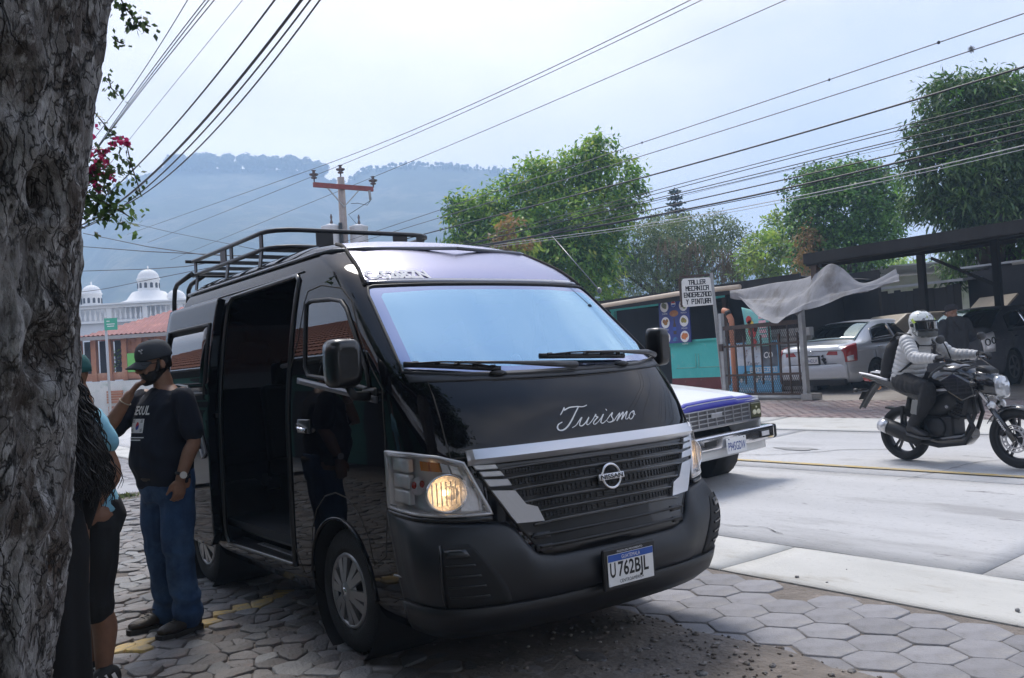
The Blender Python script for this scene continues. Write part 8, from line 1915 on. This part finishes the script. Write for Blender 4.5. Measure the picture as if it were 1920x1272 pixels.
for sg in (-1, 1): mb = MB(); mb.poly([PH(sg*.033+.023*math.cos(t), .1035, .110+.017*math.sin(t)) for t in [2*PI*k/16 for k in range(16)]]); mb.build('spectacle_lens', glass('spectacle_glass', (.55, .56, .56), base=.03), gl_)
ax_ = (EL-WL).normalized(); x_, y_, _d = frame_of(ax_); c = WL+ax_*.03
mb = MB(); mb.tube([c+(x_*math.cos(t)+y_*math.sin(t)*.9)*.036 for t in [2*PI*k/20 for k in range(20)]], .010, 6, loop=True); wt = mb.build('wristwatch', m_ink, man)
q = c+V3((.037, -.012, 0)); mb = MB(); mb.tube([q, q+V3((.010, -.003, 0))], .021, 16); mb.build('watch_face', m_silv, wt)
ax2 = (ER-WR).normalized(); x_, y_, _d = frame_of(ax2); c = WR+ax2*.05; mb = MB(); mb.tube([c+(x_*math.cos(t)+y_*math.sin(t))*.036 for t in [2*PI*k/18 for k in range(18)]], .004, 5, loop=True); mb.build('bracelet', mat('beige_cord', (.45, .38, .30), .8), man)

# ---------------- person in light blue top behind the trunk
w2 = thing('person', 'person in teal cap, light blue top, dark knee shorts and trainers standing behind the trunk', 'person', (.955, 5.05, 0), R(-88))
b = MB(); torso(b, [((0, .03, .86), .150, .125), ((0, .015, .98), .135, .105), ((0, 0, 1.1), .14, .11), ((0, .01, 1.25), .155, .115), ((0, .02, 1.36), .15, .09), ((0, .02, 1.42), .06, .06)])
tub(b, [(0, .02, 1.40), (0, .0, 1.50), (0, -.02, 1.54)], [.056, .05, .05]); P2 = head(b, (0, -.03, 1.47), (0, -1, -.1), (0, 0, 1), .97)
for sg in (-1, 1):
    A_, B_, C_ = V3((sg*.175, .02, 1.35)), V3((sg*.225, .09, 1.09)), V3((sg*.205, -.05, .87)); tub(b, [A_, A_.lerp(B_, .5), B_, B_.lerp(C_, .4), C_], [.050, .044, .038, .037, .025]); hand(b, C_, (0, -.25, -1), (-sg, 0, 0), -sg, .4, .92)
    tub(b, [(sg*.085, .03, .88), (sg*.095, .02, .66), (sg*.09, .0, .47), (sg*.09, .045, .33), (sg*.09, .04, .20), (sg*.09, .03, .08)], [.10, .085, .058, .062, .050, .036])
remeshed('body', b, m_sk2, w2, .008, 2); eyes(w2, P2, None, m_iris)
b = MB(); torso(b, [((0, .03, .88), .170, .148), ((0, .02, .94), .168, .142), ((0, .01, 1.0), .158, .130), ((0, 0, 1.12), .158, .128), ((0, .01, 1.25), .168, .130), ((0, .02, 1.36), .165, .105), ((0, .02, 1.415), .09, .075)], n=26)
for sg in (-1, 1): tub(b, [(sg*.165, .02, 1.345), (sg*.205, .07, 1.25)], [.066, .062])
remeshed('blue_top', b, mat('light_blue_cotton', (.22, .48, .62), .85, var=.12, vs=6, bump=.15, bs=150), w2, .009, 4, lambda p: .024*fbm(p.x*9, p.y*9, p.z*8, 3))
b = MB(); torso(b, [((0, .03, .78), .150, .130), ((0, .04, .86), .165, .150), ((0, .03, .94), .158, .135)], n=26)
for sg in (-1, 1): tub(b, [(sg*.085, .035, .82), (sg*.098, .02, .66), (sg*.10, .005, .50), (sg*.10, .01, .42)], [.115, .105, .090, .088])
remeshed('shorts', b, mat('dark_shorts', (.012, .0125, .014), .9, bump=.15, bs=150), w2, .009, 4, lambda p: .026*fbm(p.x*8, p.y*8, p.z*7+4, 3))
for sg in (-1, 1):
    b = MB(); shoe(b, (sg*.09+.02, .10, .02), (sg*.1, -1, 0), .26, .048); so = remeshed('trainer', b, m_ink, w2, .008, 2); mb = MB(); sole(mb, (sg*.09+.02, .10, 0), (sg*.1, -1, 0), .265, .05, .028); mb.build('sole', m_white, so)
    mb = MB()
    for k in range(3): mb.box((sg*.09+.02+.040, .07-.04*k, .065), (.012, .018, .05), Matrix.Rotation(.4, 3, 'X'))
    mb.build('stripe', m_white, so, kind='stuff')
b = MB(); b.rings([[P2(k*.086*math.cos(t), -.004+k*.106*math.sin(t), z) for t in [2*PI*i/28 for i in range(28)]] for z, k in ((.135, 1.0), (.165, 1.02), (.20, .95), (.225, .80), (.245, .45), (.25, .1))]); cp2 = b.build('cap', mat('teal_cap', (.02, .10, .10), .85, bump=.1, bs=200), w2)
b = MB(); b.slab(lambda u, v: (P2(-.07+.14*u, .088+.075*v*(1-(2*u-1)**2*.4)-.04*(2*u-1)**2, .148-.02*v), V3((0, 0, 1))), 12, 5, .006); b.build('brim', MATS['teal_cap'], cp2)
# ---------------- person in black with long curly hair
w1 = thing('person', 'person in black with long curly black hair half hidden by the trunk', 'person', (.66, 4.40, 0), R(196))
b = MB(); torso(b, [((0, .02, .86), .165, .13), ((0, .01, 1.0), .14, .11), ((0, 0, 1.12), .145, .11), ((0, .01, 1.26), .16, .115), ((0, .02, 1.37), .15, .09), ((0, .02, 1.42), .06, .06)])
tub(b, [(0, .02, 1.40), (0, .0, 1.50)], [.055, .05]); P1 = head(b, (0, -.03, 1.45), (0, -1, 0), (0, 0, 1), .97)
for sg in (-1, 1):
    A_, B_, C_ = V3((sg*.175, .02, 1.34)), V3((sg*.215, .03, 1.08)), V3((sg*.20, -.06, .86)); tub(b, [A_, A_.lerp(B_, .5), B_, C_], [.048, .043, .036, .025]); hand(b, C_, (0, -.1, -1), (-sg, 0, 0), -sg, .4, .92)
    tub(b, [(sg*.085, .02, .88), (sg*.095, .01, .66), (sg*.09, 0, .46), (sg*.09, .04, .30), (sg*.09, .03, .08)], [.10, .085, .06, .058, .038])
remeshed('body', b, m_sk2, w1, .009, 2); eyes(w1, P1, None, m_iris)
b = MB(); torso(b, [((0, .03, .10), .165, .14), ((0, .03, .30), .155, .135), ((0, .03, .60), .155, .135), ((0, .03, .84), .170, .14), ((0, .01, 1.0), .155, .125), ((0, 0, 1.12), .158, .125), ((0, .01, 1.26), .172, .13), ((0, .02, 1.37), .165, .10), ((0, .02, 1.42), .08, .07)], n=28)
for sg in (-1, 1): tub(b, [(sg*.17, .02, 1.335), (sg*.21, .03, 1.10), (sg*.20, -.05, .90)], [.062, .050, .040])
remeshed('long_dress', b, mat('black_cloth', (.006, .006, .007), .95, bump=.1, bs=100), w1, .010, 4, lambda p: .016*math.sin(math.atan2(p.y, p.x)*9+2*fbm(p.x*3, p.y*3, p.z*2))*max(0, .85-p.z)+.008*fbm(p.x*8, p.y*8, p.z*5, 3))
for sg in (-1, 1): b = MB(); shoe(b, (sg*.09, .10, .0), (0, -1, 0), .25, .045); remeshed('shoe', b, m_ink, w1, .009, 2)
b = MB(); b.ell(P1(0, -.02, .14), (.105, .125, .125), 20, 14); b.ell((0, .085, 1.42), (.165, .11, .20), 18, 12); b.ell((.05, .10, 1.25), (.175, .12, .19), 18, 12); b.ell((-.08, .10, 1.25), (.165, .12, .19), 18, 12); b.ell((0, .10, 1.16), (.165, .10, .13), 18, 12)
hr = remeshed('hair', b, m_hair, w1, .012, 5, lambda p: .010*noise.noise(p*9)-.012)
cu = MB(); r_ = random.Random(12)
for k in range(620):
    a = r_.uniform(-.7, PI+.7); z0 = r_.uniform(1.22, 1.66); rr = .095+.085*min(1, (1.66-z0)/.30)+r_.uniform(-.015, .01); p = V3((math.cos(a)*rr*1.05, .03+math.sin(a)*rr, z0)); L_ = min(r_.uniform(.16, .46), max(.08, z0-1.03-r_.uniform(-.04, .06))); ph = r_.uniform(0, 6); ra = r_.uniform(.006, .014); fq = r_.uniform(7, 15); pts = []; dr = V3((math.cos(a)*.09, math.sin(a)*.06, 0)); wv = r_.gauss(0, .02)
    for i in range(20): t = i/19; e = ra*(.5+.8*t); pts.append(p+dr*math.sin(t*2.0)+V3((e*math.cos(ph+t*fq)+wv*t, e*math.sin(ph+t*fq), -L_*t)))
    w_ = r_.uniform(.003, .0065); cu.tube(pts, [w_*(1-.65*i/19) for i in range(20)], 4)
cu.build('curls', m_hair, hr, kind='stuff')

# ---------------- rider
m_puff = mat('grey_puffer', (.50, .50, .50), .5, col2=(.44, .44, .445), vs=5, bump=.2, bs=60)
m_blk = mat('black_trousers', (.012, .012, .014), .85, bump=.15, bs=120)
rd = thing('person', 'motorcycle rider in white patterned helmet, light grey puffer jacket and black backpack', 'person', (9.50, 5.52, gz(9.5)), R(-8.7)); rd.rotation_euler = (0, -.02, R(-8.7))
hipz, shz = V3((0, -.10, .92)), V3((0, -.27, 1.36)); HBp = HB
b = MB(); torso(b, [((0, -.08, .84), .155, .12), ((0, -.11, .95), .15, .115), ((0, -.16, 1.10), .155, .115), ((0, -.22, 1.25), .165, .115), ((0, -.27, 1.37), .15, .09), ((0, -.29, 1.42), .06, .06)])
tub(b, [(0, -.28, 1.38), (0, -.32, 1.46)], [.06, .055]); PR = head(b, (0, -.325, 1.385), (-.25, -1, -.12), (0, -.1, 1), .98)
AR = {}
for sg in (-1, 1):
    A_, B_, C_ = V3((sg*.19, -.265, 1.335)), V3((sg*.305, -.45, 1.155)), HB+V3((sg*.33, .105, .095)); AR[sg] = (A_, B_, C_)
    tub(b, [A_, A_.lerp(B_, .5), B_, B_.lerp(C_, .4), C_], [.05, .046, .038, .038, .026]); hand(b, C_, (sg*.02, -.85, .05), (0, -.3, -1), -sg, .75, .95)
    tub(b, [(sg*.10, -.10, .90), (sg*.16, -.30, .855), (sg*.205, -.50, .80), (sg*.20, -.42, .62), (sg*.185, -.27, .42)], [.095, .085, .062, .055, .036])
remeshed('body', b, m_sk, rd, .009, 2); eyes(rd, PR, None, m_iris)
b = MB(); torso(b, [((0, -.07, .86), .175, .145), ((0, -.10, .94), .178, .15), ((0, -.15, 1.08), .178, .145), ((0, -.21, 1.23), .188, .142), ((0, -.26, 1.345), .185, .115), ((0, -.285, 1.41), .105, .09), ((0, -.30, 1.45), .080, .075)], n=28)
for sg in (-1, 1): A_, B_, C_ = AR[sg]; tub(b, [A_, A_.lerp(B_, .5), B_, B_.lerp(C_, .5), C_+(B_-C_)*.10], [.078, .070, .062, .054, .043])
def quilt(p):
    best = None
    for sg in (-1, 1):
        A_, B_, C_ = AR[sg]; o = 0
        for a, c in ((A_, B_), (B_, C_)):
            d = c-a; t = max(0, min(1, (p-a).dot(d)/d.length_squared)); q = (a+d*t-p).length
            if q < .085 and (best is None or q < best[0]): best = (q, o+t*d.length)
            o += d.length
    if best and abs(p.x) > .165: s_ = best[1]/.048
    else: s_ = (p.z*.93-p.y*.36)/.052
    return .011*abs(math.sin(PI*s_))**.6-.005+.003*noise.noise(p*22)
remeshed('puffer_jacket', b, m_puff, rd, .0075, 3, quilt)
for sg in (-1, 1): b = MB(); A_, B_, C_ = AR[sg]; hand(b, C_, (sg*.02, -.85, .05), (0, -.3, -1), -sg, .75, 1.13); tub(b, [C_+(B_-C_)*.16, C_, C_+V3((0, -.03, 0))], [.040, .036, .036]); remeshed('glove', b, m_blk, rd, .006, 1)
b = MB(); torso(b, [((0, -.02, .84), .155, .12), ((0, -.07, .90), .172, .145), ((0, -.10, .955), .165, .14)], n=24)
for sg in (-1, 1): tub(b, [(sg*.10, -.09, .89), (sg*.16, -.30, .85), (sg*.208, -.50, .79), (sg*.205, -.43, .63), (sg*.19, -.29, .46), (sg*.19, -.265, .40)], [.115, .105, .085, .080, .066, .062])
remeshed('trousers', b, m_blk, rd, .009, 4, lambda p: .028*fbm(p.x*9, p.y*9, p.z*9, 3))
mb = MB(); mb.box((-.262, -.36, .62), (.02, .09, .16), Matrix.Rotation(.25, 3, 'X')); mb.build('grey_patch', mat('patch_grey', (.22, .22, .21), .7), rd, bevel=.01)
for sg in (-1, 1):
    b = MB(); shoe(b, (sg*.20, -.20, .335), (sg*.12, -1, -.16), .28, .052); tub(b, [(sg*.20, -.255, .39), (sg*.195, -.255, .44)], [.05, .05]); so = remeshed('shoe', b, mat('black_shoe', (.018, .018, .02), .6), rd, .008, 2)
    mb = MB(); sole(mb, (sg*.20, -.20, .315), (sg*.12, -1, -.16), .285, .054, .026); mb.build('sole', mat('grey_sole', (.05, .05, .052), .8), so)
# helmet
hfR, huR = V3((-.25, -1, -.12)).normalized(), V3((0, -.1, 1)); 
b = MB(); b.rings([[PR(rx*math.cos(t), oc+ry*math.sin(t), z) for t in [2*PI*i/32 for i in range(32)]] for z, rx, ry, oc in ((-.02, .085, .105, .012), (.0, .105, .130, .022), (.03, .118, .148, .024), (.07, .126, .155, .016), (.12, .131, .152, .002), (.17, .130, .146, -.010), (.215, .115, .128, -.016), (.25, .086, .095, -.02), (.27, .045, .05, -.022), (.276, .01, .012, -.022))])
m_hel = mat('helmet_white', (.62, .64, .62), .25, coat=.8, spots=[(13, .53, .57, (.10, .11, .11)), (17, .60, .63, (.30, .34, .10)), (8, .58, .61, (.20, .22, .22))]); hel = remeshed('helmet', b, m_hel, rd, .009, 2)
b = MB(); 
def vis(u, v, o=.012):
    t = PI/2+(u-.5)*2.5; z = .072+.105*v; k = (z-.07)/.10; rx, ry, oc = .127+.004*k, .155-.004*k, .016-.016*k; return PR((rx+o)*math.cos(t), oc+(ry+o)*math.sin(t), z-.012*abs(u-.5)*2), (hfR)
b.slab(vis, 20, 8, .008); b.build('visor', mat('smoke_visor', (.015, .016, .018), .06, coat=1), hel)
b = MB(); b.tube([vis(k/14, 0, .014)[0] for k in range(15)], .007, 6); b.tube([vis(k/14, 1, .014)[0] for k in range(15)], .006, 6); b.build('visor_trim', m_ink, hel)
b = MB(); b.slab(lambda u, v: ((lambda t: PR((.122+.010)*math.cos(t), .024+(.150+.012)*math.sin(t), -.005+.062*v))(PI/2+(u-.5)*2.2), hfR), 16, 5, .02); b.build('chin_bar', mat('chin_grey', (.07, .075, .075), .45), hel)
for sg in (-1, 1): b = MB(); b.ell(PR(sg*.136, .005, .115), (.014, .024, .024), 10, 8); b.build('visor_pivot', m_ink, hel); b = MB(); b.prism([PR(sg*.138, q, z) for q, z in ((.05, .165), (.075, .150), (.03, .135), (.0, .18), (.02, .19))], V3((sg*.004, 0, 0))); b.build('lime_flash', mat('lime_print', (.45, .60, .05), .5), hel)
b = MB(); b.slab(lambda u, v: (PR(-.03+.06*u, .02-.08*v, .274-.012*v+.012*math.sin(PI*v)), V3((0, 0, 1))), 4, 6, .015); b.build('helmet_vent', m_ink, hel)
b = MB(); torso(b, [((0, .105, .90), .12, .05), ((0, .11, .96), .155, .085), ((0, .06, 1.12), .16, .10), ((0, .0, 1.27), .15, .085), ((0, -.06, 1.37), .10, .05)], n=22)
bp2 = thing('backpack', None, None); bp2.parent = rd; bpo2 = remeshed('bag', b, mat('black_nylon', (.010, .010, .012), .7, bump=.2, bs=90), bp2, .010, 3, lambda p: .010*fbm(p.x*10, p.y*10, p.z*10, 3))
for sg in (-1, 1): A_ = AR[sg][0]; b = MB(); b.tube([(sg*.10, .00, 1.34), (sg*.125, -.12, 1.425), (sg*.125, -.27, 1.405), (sg*.135, -.37, 1.28), (sg*.165, -.33, 1.12), (sg*.17, -.15, 1.0), (sg*.13, .03, .98)], .022, 8, flat=.4); b.build('strap', MATS['black_nylon'], bp2)
b = MB(); b.tube([(-.13, -.375, 1.275), (0, -.40, 1.265), (.13, -.375, 1.275)], .014, 6, flat=.5); b.build('chest_strap', MATS['black_nylon'], bp2)

# ---------------- man in hooded jacket, back turned
hm_ = thing('person', 'man in dark hooded jacket and cap seen from behind by the dark car', 'person', (14.85, 7.62, gz(14.85)), R(150))
b = MB(); torso(b, [((0, .0, .84), .155, .115), ((0, 0, .98), .155, .115), ((0, 0, 1.12), .16, .12), ((0, .0, 1.26), .17, .12), ((0, .01, 1.36), .16, .10), ((0, .01, 1.41), .06, .06)])
tub(b, [(0, .01, 1.39), (0, .0, 1.47)], [.058, .055]); PM = head(b, (-.005, -.02, 1.425), (.75, -.65, -.2), (0, 0, 1), .97); AM = {}
for sg in (-1, 1):
    A_, B_, C_ = V3((sg*.19, .0, 1.34)), V3((sg*.275, .03, 1.09)), V3((sg*.12, -.20, 1.05)); AM[sg] = (A_, B_, C_); tub(b, [A_, A_.lerp(B_, .5), B_, C_], [.05, .046, .038, .027]); hand(b, C_, (-sg*.6, -.6, .2), (0, 0, -1), sg, .5, .95)
    tub(b, [(sg*.095, 0, .88), (sg*.10, 0, .66), (sg*.10, 0, .47), (sg*.10, .03, .3), (sg*.10, .03, .08)], [.098, .085, .062, .056, .04])
remeshed('body', b, m_sk, hm_, .010, 2); eyes(hm_, PM, None, m_iris)
m_hood = mat('dark_fleece', (.022, .023, .026), .95, col2=(.035, .036, .04), vs=7, bump=.25, bs=60)
b = MB(); torso(b, [((0, .0, .74), .185, .15), ((0, 0, .85), .190, .155), ((0, 0, 1.02), .188, .15), ((0, 0, 1.2), .195, .15), ((0, .005, 1.34), .195, .12), ((0, .01, 1.41), .12, .10), ((0, .01, 1.45), .09, .085)], n=26)
for sg in (-1, 1): A_, B_, C_ = AM[sg]; tub(b, [A_, A_.lerp(B_, .5), B_, B_.lerp(C_, .8)], [.085, .080, .072, .055])
b.ell((0, .10, 1.37), (.115, .075, .085), 16, 10)
remeshed('hooded_jacket', b, m_hood, hm_, .011, 3, lambda p: .030*fbm(p.x*8, p.y*8, p.z*7, 3))
b = MB(); b.prism([(-.10, .155, 1.36), (.10, .155, 1.36), (0, .175, 1.22)], (0, .012, 0)); b.build('hood_point', m_hood, hm_, bevel=.005)
b = MB(); torso(b, [((0, 0, .76), .15, .12), ((0, 0, .9), .165, .13)], n=20)
for sg in (-1, 1): tub(b, [(sg*.095, 0, .84), (sg*.105, 0, .6), (sg*.108, .0, .4), (sg*.11, .03, .10)], [.11, .095, .085, .08])
remeshed('trousers', b, m_blk, hm_, .011, 3)
for sg in (-1, 1): b = MB(); shoe(b, (sg*.11, .10, 0), (sg*.1, -1, 0), .28, .052); remeshed('shoe', b, m_ink, hm_, .010, 2)
b = MB(); b.rings([[PM(k*.087*math.cos(t), -.004+k*.107*math.sin(t), z) for t in [2*PI*i/28 for i in range(28)]] for z, k in ((.13, 1.0), (.165, 1.02), (.20, .95), (.225, .80), (.245, .45), (.25, .1))]); cpm = b.build('cap', mat('dark_cap', (.03, .028, .032), .85), hm_)
b = MB(); b.slab(lambda u, v: (PM(-.07+.14*u, .088+.075*v*(1-(2*u-1)**2*.4)-.04*(2*u-1)**2, .148-.02*v), V3((0, 0, 1))), 12, 5, .006); b.build('brim', MATS['dark_cap'], cpm)
